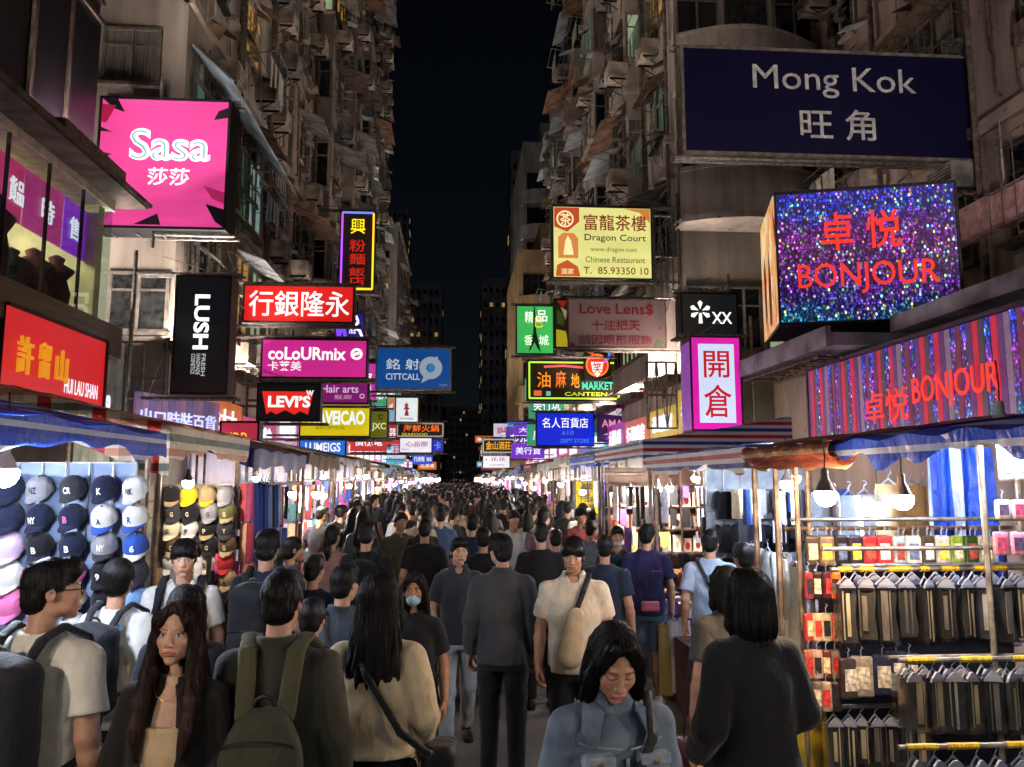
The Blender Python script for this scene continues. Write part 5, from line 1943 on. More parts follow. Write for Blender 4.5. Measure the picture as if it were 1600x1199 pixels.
for i in range(n):
    y = yb + (ya - yb) * i / n
    mm = MB()
    mm.box((X - .012 - r.uniform(0, .012), y + .006, z0 + .01), (X + .028, y + (ya - yb) / n - .006, z1 - .01))
    mm.build('strip', SM[(0, 1, 3, 2, 5, 4, 1, 0, 3, 6)[i % 10]], root)
m = MB()


def wy(px):
    return atx(px, 640, X - .05).y


put_text(m, '卓悦', (X - .05, 0, 0), (0, -1, 0), (0, 0, 1), (-wy(1352), z0 + .12, -wy(1420), z0 + .5), .0, .012)
put_text(m, 'BONJOUR', (X - .05, 0, 0), (0, -1, 0), (0, 0, 1), (-wy(1428), z0 + .2, -wy(1566), z0 + .56), .004, .012)
m.build('lettering', glow('red letters', '#ee3a2c', .95, .05), root)
# red drinks shop sign on the near left
X = -4.34
ya, yb = atx(4, 560, X).y, atx(161, 610, X).y
z0, z1 = 2.66, 3.76
root = thing('shop_sign', 'red shop sign with raised golden characters under the glazed showroom', 'sign', (X, ya, z0))
m = MB()
m.box((X - .3, ya, z0), (X - .004, yb, z1))
m.box((X - .3, ya, z1 + .001), (X + .03, yb + .03, z1 + .03)).box((X - .3, ya, z0 - .03), (X + .03, yb + .03, z0 - .001)).box((X - .3, yb + .001, z0), (X + .03, yb + .03, z1))
m.build('frame', mat('sign frame #2a1a18', '#2a1a18'), root)
m = MB()
m.box((X - .003, ya, z0), (X, yb, z1))
m.build('face', glow('red face', '#c81e26', .85, .15, 1.5), root)


def sy(px):
    return atx(px, 600, X + .02).y


for cch, a, b, v0, v1 in (('許', 20, 44, .5, .84), ('留', 55, 72, .5, .84), ('山', 82, 100, .5, .82)):
    m = MB()
    put_text(m, cch, (X + .03, 0, z0), (0, 1, 0), (0, 0, 1), (sy(a), v0 * 1.1 - .08, sy(b), v1 * 1.1 - .08), .006, .03)
    m.build('lettering', glow('golden letters', '#e8981c', .8, .15), root)
m = MB()
put_text(m, 'HUI LAU SHAN', (X + .004, 0, z0), (0, 1, 0), (0, 0, 1), (sy(103), .38, sy(155), .55), .004, .003)
put_text(m, 'fruit desserts', (X + .004, 0, z0), (0, 1, 0), (0, 0, 1), (sy(13), .08, sy(76), .2), .01, .012)
put_text(m, '糖水 mango', (X + .004, 0, z0), (0, 1, 0), (0, 0, 1), (sy(84), .1, sy(140), .2), .0, .012)
m.build('lettering', glow('white letters', '#f4f4ff', 1.0), root)
# slatted pale lilac shop board in the lane and the white corrugated wall beside it
root = thing('shop_board', 'lilac slatted shop board with bluish lit characters behind the checked awning', 'sign', (-4.5, 12.2, 2.6))
pa, pb = at(212, 640, 10.9), at(344, 640, 12.6)
n = 14
for i in range(n):
    t0, t1 = i / n, (i + .88) / n
    a, b = pa.lerp(pb, t0), pa.lerp(pb, t1)
    m = MB()
    m.slab([(a.x, a.y, 2.6), (b.x, b.y, 2.6), (b.x, b.y, 3.3), (a.x, a.y, 3.3)], -.04)
    m.build('slat', glow('lilac slat %d' % (i % 3), ('#8a6a98', '#a07aa0', '#7a6aa0')[i % 3], .42, .3, 4), root)
m = MB()
U = (pb - pa)
U.z = 0
L = U.length
U.normalize()
put_text(m, '出口時裝百貨', (pa.x, pa.y - .03, 2.6), U, (0, 0, 1), (.05 * L, .2, .95 * L, .48), .01, .02)
m.build('lettering', glow('bluish white letters', '#ccd0ff', 1.0), root)
root = thing('corrugated_wall', 'pale green corrugated wall beside the red shop sign', 'wall', (-4.6, 10.5, 0))
m = MB()
for i in range(16):
    y = 10.0 + i * .11
    m.slab([(-5.0 + .02 * (i % 2), y, 0), (-5.0 + .02 * ((i + 1) % 2), y + .11, 0), (-5.0 + .02 * ((i + 1) % 2), y + .11, 4.1), (-5.0 + .02 * (i % 2), y, 4.1)], -.02)
m.build('sheet', mat('pale green sheet', '#a9b3a0', rough=.6, var=.2, scale=3), root)
m = MB()
put_text(m, 'milk & tea', (-4.97, 0, 2.9), (0, 1, 0), (0, 0, 1), (10.1, .1, 11.3, .5), .01, .02)
m.build('lettering', glow('white letters', '#f4f4ff', 1.0), root)

# lit shop fascias and small signs further down both rows
r = random.Random(17)
HUES = ['#b83aa0', '#7a3ad0', '#3a58d0', '#e0d8f0', '#d04a7a', '#e8c040', '#c83a3a', '#48a8c0', '#d8a0c8', '#6a48b8', '#f0e8e0', '#40a070', '#e0702c']
HN = ['magenta', 'violet', 'blue', 'pale lilac', 'rose', 'yellow', 'red', 'teal', 'pink', 'indigo', 'cream', 'green', 'orange']
ORD = ['first', 'second', 'third', 'fourth', 'fifth', 'sixth', 'seventh', 'eighth', 'ninth', 'tenth', 'eleventh', 'twelfth', 'thirteenth', 'fourteenth', 'fifteenth', 'sixteenth', 'seventeenth', 'eighteenth', 'nineteenth', 'twentieth', 'next to last but two', 'next to last but one', 'next to last', 'last', 'outermost', 'endmost', 'remotest']
nf_ = 0
CJK = '百貨時裝鞋眼鏡電器美容手機金行藥房茶餐廳火鍋大減價花店書玩具'
for s in (-1, 1):
    y = 13.2 if s < 0 else 12.8
    while y < 75:
        L = r.uniform(2.2, 3.6)
        x = s * 4.42
        hx = r.choice(HUES)
        z0, h = r.uniform(2.75, 2.95), r.uniform(.6, 1.0)
        nf_ = nf_ + 1 if y > 14.5 else 0
        rt = thing('fascia_sign', f'{HN[HUES.index(hx)]} lit shop fascia, {ORD[nf_]} along the ' + ('pink sign row' if s < 0 else 'cream sign row'), 'sign', (x, y, z0), 'lit shop fascias behind the stalls, ' + ('pink sign row' if s < 0 else 'cream sign row'))
        m = MB()
        m.box((min(x, x + s * .18), y, z0), (max(x, x + s * .18), y + L - .1, z0 + h))
        m.build('face', glow('fascia ' + hx, hx, .6, .3, 2), rt)
        m = MB()
        tx = ''.join(r.choice(CJK) for _ in range(4))
        U = (0, 1, 0) if s < 0 else (0, -1, 0)
        u0 = (y if s < 0 else -(y + L - .1))
        put_text(m, tx, (x - s * .004, 0, z0), U, (0, 0, 1), (u0 + L * .12, h * .25, u0 + L * .82, h * .8), .02, .03)
        m.build('lettering', glow('white letters', '#f4f4ff', 1.0) if hx not in ('#e0d8f0', '#f0e8e0') else glow('crimson letters', '#c02040', .7), rt)
        if y < 45:                                         # shop front below it
            sf = thing('lit_shop', 'bright open shop behind the stalls of the ' + ('pink sign row' if s < 0 else 'cream sign row'), 'shop', (x, y, 0), 'open shop fronts behind the stalls, ' + ('pink sign row' if s < 0 else 'cream sign row'))
            m = MB()
            m.box((min(x + s * .03, x + s * .1), y + .1, .4), (max(x + s * .03, x + s * .1), y + L - .3, 2.6))
            m.build('window', glow('shop window ' + str(len(tx) + int(y) % 3), ('#d8c8b0', '#c8b8d8', '#e0d0a8')[int(y) % 3], .35, .5, 3), sf)
        y += L
for i in range(46):
    s = 1 if i % 2 else -1
    Y = 24 + (i / 46) ** 1.25 * 75 + r.uniform(0, 2)
    w, h = r.uniform(.8, 2.2), r.uniform(.5, 1.3)
    x0 = s * r.uniform(2.0, 3.4)
    z = r.uniform(2.9, 4.6 + .02 * Y)
    hx = r.choice(HUES)
    rt = thing('hanging_sign', f'small {HN[HUES.index(hx)]} lit sign, {ORD[i // 2]} of the distant ' + ('pink sign row' if s < 0 else 'cream sign row'), 'sign', (x0, Y, z), 'small signs far down the street, ' + ('pink sign row' if s < 0 else 'cream sign row'))
    m = MB()
    xa, xb = (x0, x0 + w) if s > 0 else (x0 - w, x0)
    m.box((xa, Y, z), (xb, Y + .2, z + h))
    m.build('face', glow('small face ' + hx, hx, .8, .2, 2), rt)
    m = MB()
    put_text(m, ''.join(r.choice(CJK) for _ in range(3)), (xa, Y - .004, z), (1, 0, 0), (0, 0, 1), (w * .12, h * .25, w * .88, h * .75), .02, .02)
    m.build('lettering', glow('white letters', '#f4f4ff', 1.0) if hx not in ('#e0d8f0', '#f0e8e0') else glow('crimson letters', '#c02040', .7), rt)
    m = MB()
    for zz in (z + h + .05, z - .05):
        m.tube((xa if s > 0 else xb, Y + .1, zz), (s * 4.7, Y + .1, zz), .025, 5)
    m.build('bracket', METAL, rt)
# ------------------------------------------------------------------ market stalls
def stripe_mat(key, cols, axis=0, width=.12, trans=.35, check=None):
    """woven plastic sheet with printed stripes"""
    if key in MATS:
        return MATS[key]
    m = mat(key, cols[0], rough=.45, var=.12, scale=6, bump=1, bscale=19, trans=trans, wr=1)
    nt = m.node_tree
    b = nt.nodes['Principled BSDF']
    L = nt.links.new
    tc = nd(nt, 'ShaderNodeTexCoord')
    sx = nd(nt, 'ShaderNodeSeparateXYZ')
    L(tc.outputs['Object'], sx.inputs[0])

    def ramp(ax, cl, w):
        d = nd(nt, 'ShaderNodeMath', operation='DIVIDE')
        L(sx.outputs[ax], d.inputs[0])
        d.inputs[1].default_value = w * len(cl)
        f = nd(nt, 'ShaderNodeMath', operation='FRACT')
        L(d.outputs[0], f.inputs[0])
        cr = nd(nt, 'ShaderNodeValToRGB')
        cr.color_ramp.interpolation = 'CONSTANT'
        e = cr.color_ramp.elements
        e[0].position, e[0].color = 0, (*C(cl[0]), 1)
        e[1].position, e[1].color = 1 / len(cl), (*C(cl[1]), 1)
        for i, c in enumerate(cl[2:]):
            e.new((i + 2) / len(cl)).color = (*C(c), 1)
        L(f.outputs[0], cr.inputs[0])
        return cr.outputs[0]
    o = ramp(axis, cols, width)
    if check:
        mu = nd(nt, 'ShaderNodeMix', data_type='RGBA', blend_type='MULTIPLY')
        mu.inputs[0].default_value = 1
        L(o, mu.inputs[6])
        L(ramp(check[0], check[1], check[2]), mu.inputs[7])
        o = mu.outputs[2]
    old = b.inputs['Base Color'].links[0].to_socket
    L(o, b.inputs['Base Color'])
    for n in nt.nodes:
        if n.type == 'BSDF_TRANSLUCENT':
            L(o, n.inputs[0])
    return m


TARP = {
    'blue': stripe_mat('blue white sheet', ['#2456d0', '#2456d0', '#1d48b8', '#c9d2e6'], 2, .028),
    'bluev': stripe_mat('blue white upright sheet', ['#1f4fc4', '#1f4fc4', '#a9bce0', '#1b46b4'], 0, .045),
    'check': stripe_mat('red cream check sheet', ['#e8dcc4', '#d8452e', '#e8dcc4', '#c8b8a0'], 0, .09, check=(2, ['#ffffff', '#e8b0a0', '#ffffff', '#8a9aa0'], .05)),
    'rwb': stripe_mat('red white blue sheet', ['#b02a34', '#d8d4d4', '#2a3a86', '#d8d4d4'], 2, .035),
    'white': mat('white sheet', '#cfd0cc', rough=.5, var=.15, scale=3, trans=.4),
    'brown': mat('brown sheet', '#7a6348', rough=.7, var=.3, scale=3, trans=.25),
    'green': mat('green sheet', '#3c6a50', rough=.6, var=.3, scale=3, trans=.25),
    'dkblue': mat('dark blue sheet', '#1c2f7a', rough=.5, var=.3, scale=3, trans=.3),
    'orange': stripe_mat('orange yellow sheet', ['#8a4434', '#a88a58', '#93503a', '#7a3a2e'], 2, .024),
}
POLE = mat('scuffed pole', '#8c7a68', rough=.5, metal=.5, var=.3, scale=10)


def stall(side, y0, y1, tarp, label, xi=2.0, xo=3.25, zi=2.4, zo=2.7, seed=0, gable=None, group=None, table=True, drop=None, ry1=None):
    r = random.Random(seed * 13 + 1)
    t = thing('market_stall', label, 'market stall', (side * (xi + xo) / 2, (y0 + y1) / 2, 0), group)
    s = side
    for x, z in ((xi, zi), (xo, zo)):
        for y in (y0, y1):
            m = MB()
            m.tube((s * x, y, 0), (s * x, y, z + .02), .018, 6)
            m.build('pole', POLE, t)
    m = MB()
    for z in (zi - .02, zi - .32)[:1 if -1 < y0 < 7 else 2]:
        m.tube((s * xi, y0, z), (s * xi, y1, z), .015, 6)
    m.tube((s * xo, y0, zo - .02), (s * xo, y1, zo - .02), .015, 6)
    for y in (y0, (y0 + y1) / 2, y1):
        m.tube((s * xi, y, zi - .02), (s * xo, y, zo - .02), .015, 6)
    m.build('beam', POLE, t)
    m = MB()
    ph = [r.uniform(0, 6) for _ in range(4)]

    def roof(u, v, dz):
        x = xi - .08 + (xo - xi + .1) * u
        y = y0 - .06 + (y1 - y0 + .12) * v
        z = zi + (zo - zi) * u + .02 - .05 * math.sin(math.pi * u) * (1 + .5 * math.sin(7 * v + ph[0])) * abs(math.sin(math.pi * v * 2)) + .012 * math.sin(23 * v + 4 * u + ph[1]) + dz
        return (s * x, y, z)
    Y1, y1 = y1, ry1 or y1
    m.grid(lambda u, v: roof(u, v, 0), 10, 14)
    m.grid(lambda u, v: roof(u, v, .006), 10, 14)
    # valance towards the aisle and gable cloth at the near end
    dr = drop or r.uniform(.1, .18)
    for o in (0, .006):
        m.grid(lambda u, v: (s * (xi - .08 - .012 * math.sin(30 * u + ph[2]) * v - o), y0 - .06 + (y1 - y0 + .12) * u, zi + .02 + .012 * math.sin(23 * u + ph[1]) - v * (dr + .03 * math.sin(9 * u + ph[3]) + .02 * math.sin(31 * u + ph[0]))), 40, 4)
        m.grid(lambda u, v: (s * (xi - .08 + (xo - xi + .1) * u), y0 - .06 - .015 * math.sin(22 * u + ph[2]) * v - o, zi + (zo - zi) * u + .02 - v * (gable or .16) * (1 + .15 * math.sin(8 * u + ph[3]))), 16, 4)
    m.build('tarp_roof', TARP[tarp], t, smooth=True)
    y1 = Y1
    if table:
        m = MB()
        m.box((min(s * xi, s * (xi + .55)), y0 + .1, .62), (max(s * xi, s * (xi + .55)), y1 - .1, .66))
        for o in (0, .008):
            m.grid(lambda u, v: (s * (xi + .0 + .012 * math.sin(40 * u) * v - o), y0 + .1 + (y1 - y0 - .2) * u, .655 - .6 * v), 24, 3)
        m.build('table', cloth(r.choice(('#4a4a52', '#5a3a3a', '#38445a', '#6a6258'))), t)
    return t


def board(t, x0, x1, y, z0, z1, m, grid=True, nx=6, nz=8):
    b = MB()
    b.box((min(x0, x1), y + .02, z0), (max(x0, x1), y + .035, z1))
    b.build('back_sheet', m, t)
    if grid:
        g = MB()
        for i in range(nx + 1):
            x = x0 + (x1 - x0) * i / nx
            g.tube((x, y, z0), (x, y, z1), .006, 4)
        for i in range(nz + 1):
            z = z0 + (z1 - z0) * i / nz
            g.tube((x0, y - .008, z), (x1, y - .008, z), .005, 4)
        g.build('wire_grid', STEEL, t)


# bulbs
def bulb_meshes(r):
    def make():
        g = MB()
        g.lathe([(.001, -r * .95), (r * .35, -r * .9), (r * .7, -r * .68), (r * .93, -r * .3), (r, .0), (r * .98, r * .25), (r * .9, r * .4)], n=14)
        b = MB()
        b.lathe([(r * .9, r * .401), (r * .85, r * .55), (r * .55, r * 1.25), (r * .34, r * 1.6), (r * .34, r * 2.3), (r * .2, r * 2.5), (.001, r * 2.5)], n=12)
        return g, b
    return make()


BULB_E = {'cold': glow('cold bulb glass', '#e2ecff', 800, 0), 'warm': glow('warm bulb glass', '#ffd2a0', 560, 0), 'neutral': glow('neutral bulb glass', '#ffeedb', 720, 0)}
SOCK = mat('bulb socket', '#a8a49a', rough=.5, var=.15)
SOCKD = mat('bulb socket dark', '#4a4038', rough=.5, var=.15)


def bulb(p, col, label, r=.058, L=.22, group=None, dark=False, mesh=None):
    t = thing('hanging_bulb', label, 'light bulb', p, group)
    k = ('bulb', r, col, dark, L)
    if k not in _shared:
        g, b = bulb_meshes(r)
        c = MB()
        c.path([(0, 0, r * 2.5), (.006, .004, r * 2.5 + L * .4), (-.004, 0, r * 2.5 + L)], .004, 4)
        _shared[k] = (g.mesh('glass', BULB_E[col], True), b.mesh('socket', SOCKD if dark else SOCK, True), c.mesh('cable', DARKM))
    for nm, me in zip(('glass', 'socket', 'cable'), _shared[k]):
        link(nm, me, t, local=True)
    return t


# caps
def cap_mesh():
    c = MB()
    prof = [(.001, .118), (.03, .115), (.058, .1), (.078, .072), (.088, .035), (.09, 0)]
    n = 18
    vs, fs = [], []
    for r_, z in prof:
        for i in range(n):
            t = 2 * math.pi * i / n
            k = 1 + .012 * (i % 3 == 0)
            vs.append((r_ * .98 * math.cos(t) * k, r_ * 1.08 * math.sin(t) * k, z))
    for j in range(len(prof) - 1):
        for i in range(n):
            fs.append((j * n + i, (j + 1) * n + i, (j + 1) * n + (i + 1) % n, j * n + (i + 1) % n))
    c.add(vs, fs)
    return c.mesh('crown', cloth('#888888'), True)


def brim_mesh():
    b = MB()
    for dz in (0, -.004):
        b.grid(lambda u, v: ((.084 - .012 * v) * math.sin((u - .5) * 2.5) * (1 + .05 * v), -.088 * math.cos((u - .5) * 2.5) * (1 - v) - v * (.092 * math.cos((u - .5) * 2.5) + .072 * math.cos((u - .5) * 2.9)), dz + .004 - .018 * (1 - math.cos((u - .5) * 3)) * v - .01 * v), 12, 4)
    return b.mesh('brim', cloth('#888888'), True)


CAPM = cap_mesh(), brim_mesh()
CAPC = {'white': '#c9c8c4', 'grey': '#83838a', 'navy': '#171c33', 'black': '#15151a', 'blue': '#2a4c9c', 'pink': '#d06a9a', 'yellow': '#d8b020', 'tan': '#94805f', 'cream': '#c2b89c', 'charcoal': '#2e2e33', 'red': '#a82c30', 'lilac': '#b9a4c4', 'brown': '#4c382a', 'olive': '#5c5a3c', 'skyblue': '#6f93c4'}
_recol = {}


def recol(me, m, name):
    k = (me.name, m.name)
    if k not in _recol:
        c = me.copy()
        c.materials[0] = m
        _recol[k] = c
    return _recol[k]


def cap(p, crown, brim, emb, ecol, label, group, k=1.0, tilt=.55, rz=0.0):
    t = thing('baseball_cap', label, 'cap', p, group)
    t.rotation_euler = (tilt, 0, rz)
    t.scale = (k, k, k)
    link('crown', recol(CAPM[0], cloth(CAPC[crown]), 'crown'), t, local=True)
    link('brim', recol(CAPM[1], cloth(CAPC[brim]), 'brim'), t, local=True)
    m = MB()
    m.lathe([(.001, .008), (.008, .005), (.009, 0)], (0, 0, .116), 8)
    m.build('button', cloth(CAPC[brim]), t, local=True)
    if emb:
        v, f, asp = text_mesh(emb, .03)
        w = .05 if len(emb) > 1 else .03
        h = .045
        P = []
        for a, b in v:
            x, z = (a - .5) * w, .03 + b * h
            P.append((x, 0, z))
        P2 = []
        for x, y, z in P:
            rr = np.interp(z, [0, .035, .072, .1], [.09, .088, .078, .058])
            P2.append((x, -1.08 * math.sqrt(max(rr * rr - (x / .98) ** 2, 1e-6)) - .004, z))
        m = MB()
        m.add(P2, f)
        m.build('lettering', mat('stitching ' + ecol, ecol, rough=.8), t, local=True)
    return t


# --- the stalls one can tell apart
sL1 = stall(-1, 2.7, 5.15, 'blue', 'cap stall under blue and white striped sheeting', xo=3.4, gable=.2, seed=1, zi=2.36, drop=.13)
board(sL1, -2.05, -3.35, 5.1, .7, 2.2, mat('pale blue back sheet', '#8fa2c8', rough=.6, var=.2, scale=3), nx=9, nz=9)
sL2 = stall(-1, 5.35, 7.2, 'check', 'cap stall under a red and cream checked awning', xo=3.5, zi=2.44, zo=2.8, gable=.3, seed=2, drop=.2)
board(sL2, -2.02, -3.2, 7.1, .6, 2.05, mat('cream back sheet', '#8f887a', rough=.7, var=.2, scale=3), nx=9, nz=10)
sL3 = stall(-1, 7.5, 9.9, 'dkblue', 'stall with blue hanging clothes on its near post', seed=3, zi=2.36)
sL4 = stall(-1, 10.2, 12.6, 'brown', 'brown roofed stall glowing with two bright bulbs', seed=4, zi=2.4)
sR1 = stall(1, 2.5, 4.75, 'blue', 'phone pouch and trouser stall under blue striped sheeting', xo=3.6, zi=2.26, zo=2.5, seed=5, table=False, drop=.09, ry1=3.85)
m = MB()
for o in (0, .07):
    m.grid(lambda u, v: (1.93 + .055 * math.cos(2 * math.pi * v) + .014 * math.sin(17 * u + 5 * v) * math.sin(41 * u + 3) + o * .6, 3.8 + 1.2 * u, 2.25 - o * .6 + .048 * math.sin(2 * math.pi * v) + .012 * math.sin(23 * u + 3) + .006 * math.sin(67 * u + 9 * v)), 20, 10)
m.grid(lambda u, v: (1.95 + 1.6 * v, 3.8 + 1.2 * u, 2.3 + .2 * v + .02 * math.sin(9 * u) * math.sin(7 * v)), 12, 10)
m.grid(lambda u, v: (1.95 + 1.6 * v, 3.8 + 1.2 * u, 2.307 + .2 * v + .02 * math.sin(9 * u) * math.sin(7 * v)), 12, 10)
m.build('rolled_awning', TARP['orange'], sR1, smooth=True)
sR2 = stall(1, 5.1, 7.7, 'rwb', 'clothes stall under faded striped sheeting with black tops', xo=3.6, zi=2.3, zo=2.4, seed=6, gable=.1)
sR3 = stall(1, 7.95, 10.6, 'rwb', 'bright accessory stall under red white and blue striped awning', xo=3.5, zi=2.48, zo=2.72, seed=7, gable=.3, drop=.2)
for q, y0 in ((-1, .1), (1, .0), (-1, -2.4), (1, -2.5)):
    stall(q, y0, y0 + 2.3, 'blue' if y0 > -1 else 'white', ('nearest ' if y0 > -1 else 'rearmost ') + 'stall beside the viewer on the ' + ('cap' if q < 0 else 'trouser') + ' stall row', seed=int(20 + y0 * 3 + q))

g1 = [('grey', 'grey', 'NZ', '#22242c'), ('charcoal', 'charcoal', 'CR', '#d8d8d8'), ('navy', 'navy', 'K', '#e8e8e8'), ('white', 'white', 'NK', '#22242c'),
      ('navy', 'navy', 'NY', '#e8e8e8'), ('navy', 'navy', 'B', '#e06a9a'), ('white', 'blue', 'A', '#22242c'), ('white', 'blue', 'R', '#1c3c8c'),
      ('black', 'navy', 'B', '#e8e8e8'), ('navy', 'navy', 'B', '#e8e8e8'), ('grey', 'charcoal', 'NY', '#e8d8c0'), ('blue', 'white', '6', '#e8e8e8'),
      ('pink', 'pink', None, ''), ('pink', 'red', None, ''), ('black', 'black', '9', '#e8e8e8'), ('charcoal', 'navy', 'D', '#c8c8c8'),
      ('black', 'pink', 'M', '#c8c8c8'), ('white', 'cream', None, ''), ('black', 'black', 'F', '#d8d8d8'), ('skyblue', 'white', None, ''),
      ('lilac', 'white', None, ''), ('white', 'white', None, ''), ('navy', 'red', 'W', '#e8e8e8'), ('grey', 'blue', None, '')]
px = [61, 112, 162, 211]
py = [768, 813, 857, 899, 941, 983]
rown = ['top', 'second', 'third', 'fourth', 'fifth', 'lowest']
for i, (cr, br, em, ec) in enumerate(g1):
    p = at(px[i % 4], py[i // 4], 5.0)
    cap((p.x, 5.02, p.z), cr, br, em, ec or '#ffffff', f'{cr} cap with {br} brim, {rown[i // 4]} row and {ORD[i % 4]} column of the blue cap wall', 'caps on the blue cap wall', k=.87, rz=rnd.uniform(-.12, .12), tilt=rnd.uniform(.45, .62))
for j, y in enumerate((768, 813, 860, 905, 950)):
    p = at(10, y, 4.95)
    cc = ('navy', 'navy', 'lilac', 'white', 'pink')[j]
    cap((p.x, 4.99, p.z), cc, cc, None, '#ffffff', f'{cc} cap in the {rown[j]} row at the outer edge of the blue cap wall', 'caps on the blue cap wall', k=.95)
r = random.Random(4)
cols2 = ['black', 'yellow', 'tan', 'grey', 'charcoal', 'black', 'grey', 'olive', 'cream', 'white', 'black', 'charcoal', 'brown', 'black', 'black', 'brown', 'white', 'cream', 'cream', 'red', 'black', 'olive', 'charcoal', 'tan']
px = [268, 295, 324, 352]
py = [777, 803, 829, 855, 882, 908]
for i, cr in enumerate(cols2):
    p = at(px[i % 4] + (3 if i // 4 % 2 else 0), py[i // 4], 7.0)
    br = 'yellow' if i == 2 else ('tan' if r.random() < .25 else cr)
    cap((p.x, 7.02, p.z), cr, br, r.choice((None, 'A', 'G', 'P', 'Y')) if cr != 'yellow' else None, '#d8c8a0' if cr in ('black', 'charcoal', 'brown', 'olive') else '#3a2a22', f'{cr} cap with {br} brim, {rown[i // 4]} row and {ORD[i % 4]} column of the cream cap wall', 'caps on the cream cap wall', k=.88, rz=r.uniform(-.15, .15))

# bulbs that can be told apart
bulb(at(6, 742, 3.6), 'cold', 'bright cold bulb at the edge of the blue cap stall', r=.06)
bulb(at(1290, 775, 3.75), 'warm', 'warm bulb with brown shoulder over the pouch rail, nearest the clothes stall', r=.055, dark=True, L=.16)
bulb(at(1410, 781, 3.7), 'warm', 'warm bulb over the pouch rail in front of the blue striped sheet', r=.053, dark=True, L=.16)
bulb(at(1565, 675, 3.9), 'cold', 'large cold white bulb high beside the striped shop sign', r=.066)
bulb(at(1231, 757, 5.6), 'cold', 'cold bulb behind the brown pole of the clothes stall', r=.055)
bulb(at(1371, 790, 5.3), 'cold', 'small cold bulb between the two warm bulbs', r=.045)
bulb(at(294, 755, 6.4), 'neutral', 'bulb with a dark shoulder over the cream cap wall', r=.045, dark=True)
for i, (x, y, Y, c) in enumerate(((456, 772, 10.8, 'neutral'), (469, 774, 10.9, 'cold'), (493, 772, 10.7, 'warm'), (505, 775, 11.0, 'neutral'), (1028, 764, 9.6, 'neutral'), (1046, 763, 9.5, 'neutral'), (985, 768, 9.8, 'neutral'))):
    bulb(at(x, y, Y), c, f'{c} bulb, {ORD[i if i < 4 else i - 4]} of the cluster in the ' + ('brown roofed stall' if i < 4 else 'bright accessory stall'), r=.05, group='bulbs in the mid stalls')
bulb((-2.8, 4.1, 2.15), 'cold', 'cold bulb deep inside the blue cap stall')
bulb((2.95, 6.6, 2.1), 'cold', 'cold bulb deep inside the clothes stall', r=.05)
bulb((3.0, 9.6, 2.1), 'neutral', 'bulb deep inside the bright accessory stall', r=.05)
bulb((-2.9, 11.4, 2.1), 'neutral', 'bulb deep inside the brown roofed stall', r=.05)
for q in (-1, 1):
    for y, c in ((-1.3, 'cold'), (.6, 'neutral'), (1.8, 'neutral')):
        bulb((q * 1.9, y, 2.05), c, f'{c} bulb of the stalls beside the viewer, ' + ('cap row' if q < 0 else 'trouser row') + (' rear' if y < 0 else ' middle' if y < 1 else ' front'), r=.043)

# --- goods of the trouser stall
HUNG = []
PLAST = bpy.data.materials.new('clear plastic')
PLAST.use_nodes = True
nt = PLAST.node_tree
tp, gl, ms = nt.nodes.new('ShaderNodeBsdfTransparent'), nt.nodes.new('ShaderNodeBsdfGlossy'), nt.nodes.new('ShaderNodeMixShader')
tp.inputs[0].default_value = (.93, .94, .97, 1)
gl.inputs['Roughness'].default_value = .12
lw = nt.nodes.new('ShaderNodeLayerWeight')
lw.inputs[0].default_value = .35
nt.links.new(lw.outputs[1], ms.inputs[0])
nt.links.new(tp.outputs[0], ms.inputs[1])
nt.links.new(gl.outputs[0], ms.inputs[2])
nt.links.new(ms.outputs[0], nt.nodes['Material Output'].inputs[0])
HOOK = mat('white hanger', '#8a93a8', rough=.4, var=.1)


def bagged(p, w, h, col, card, label, group, seed, rz=0):
    r = random.Random(seed)
    t = thing('bagged_trousers', label, 'trousers', p, group, rz)
    m = MB()
    for k in range(3):                                     # folded legs
        m.grid(lambda u, v: ((u - .5) * w * .86 + .004 * math.sin(9 * v + k), -.02 + k * .018 + .006 * math.sin(5 * u + 7 * v + seed + k), -.06 - (h - .08) * v), 5, 7)
        m.grid(lambda u, v: ((.5 - u) * w * .86 + .004 * math.sin(9 * v + k), -.008 + k * .018 + .006 * math.sin(5 * u + 7 * v + seed), -.06 - (h - .08) * v), 5, 7)
    m.build('trousers', cloth(col), t, local=True, smooth=True)
    m = MB()
    x = r.uniform(-.22, .22) * w
    cw = r.choice((.06, .1, .13, .16)) * w
    m.box((x - cw, -.034, -h * r.uniform(.8, .95)), (x + cw, -.031, -h * r.uniform(.14, .3)))
    x2 = x + r.choice((-1, 1)) * w * .26
    m.box((x2 - w * .03, -.033, -h * .9), (x2 + w * .03, -.0305, -h * .2))
    m.build('card', mat('card ' + card, card, rough=.5, var=.2, scale=20, stretch=(1, 1, .3)), t, local=True)
    m = MB()
    m.box((-w * .36, -.036, -h * .2), (w * .36, -.03, -.06))
    m.build('label_card', mat('dark label', '#1c1c22', rough=.4, var=.3, scale=30), t, local=True)
    m = MB()
    m.box((-w * .5, -.042, -h), (w * .5, .05, -.045))
    m.build('plastic_sleeve', PLAST, t, local=True)
    m = MB()
    m.path([(-w * .42, 0, -.045), (-w * .1, 0, -.012), (0, 0, -.002), (w * .1, 0, -.012), (w * .42, 0, -.045)], .005, 5)
    m.path([(0, 0, -.015), (0, 0, .012), (.014, 0, .022), (.016, 0, .036), (.003, 0, .046), (-.011, 0, .04)], .0022, 4)
    m.slab([(-w * .44, -.02, -.062), (w * .44, -.02, -.062), (w * .34, -.02, -.042), (w * .07, -.02, -.015), (-w * .07, -.02, -.015), (-w * .34, -.02, -.042)], .012)
    m.build('hanger', HOOK, t, local=True)
    return t


def rail(t, a, b, m, r=.013, name='rail'):
    k = MB()
    k.tube(a, b, r, 8)
    return k.build(name, m, t)


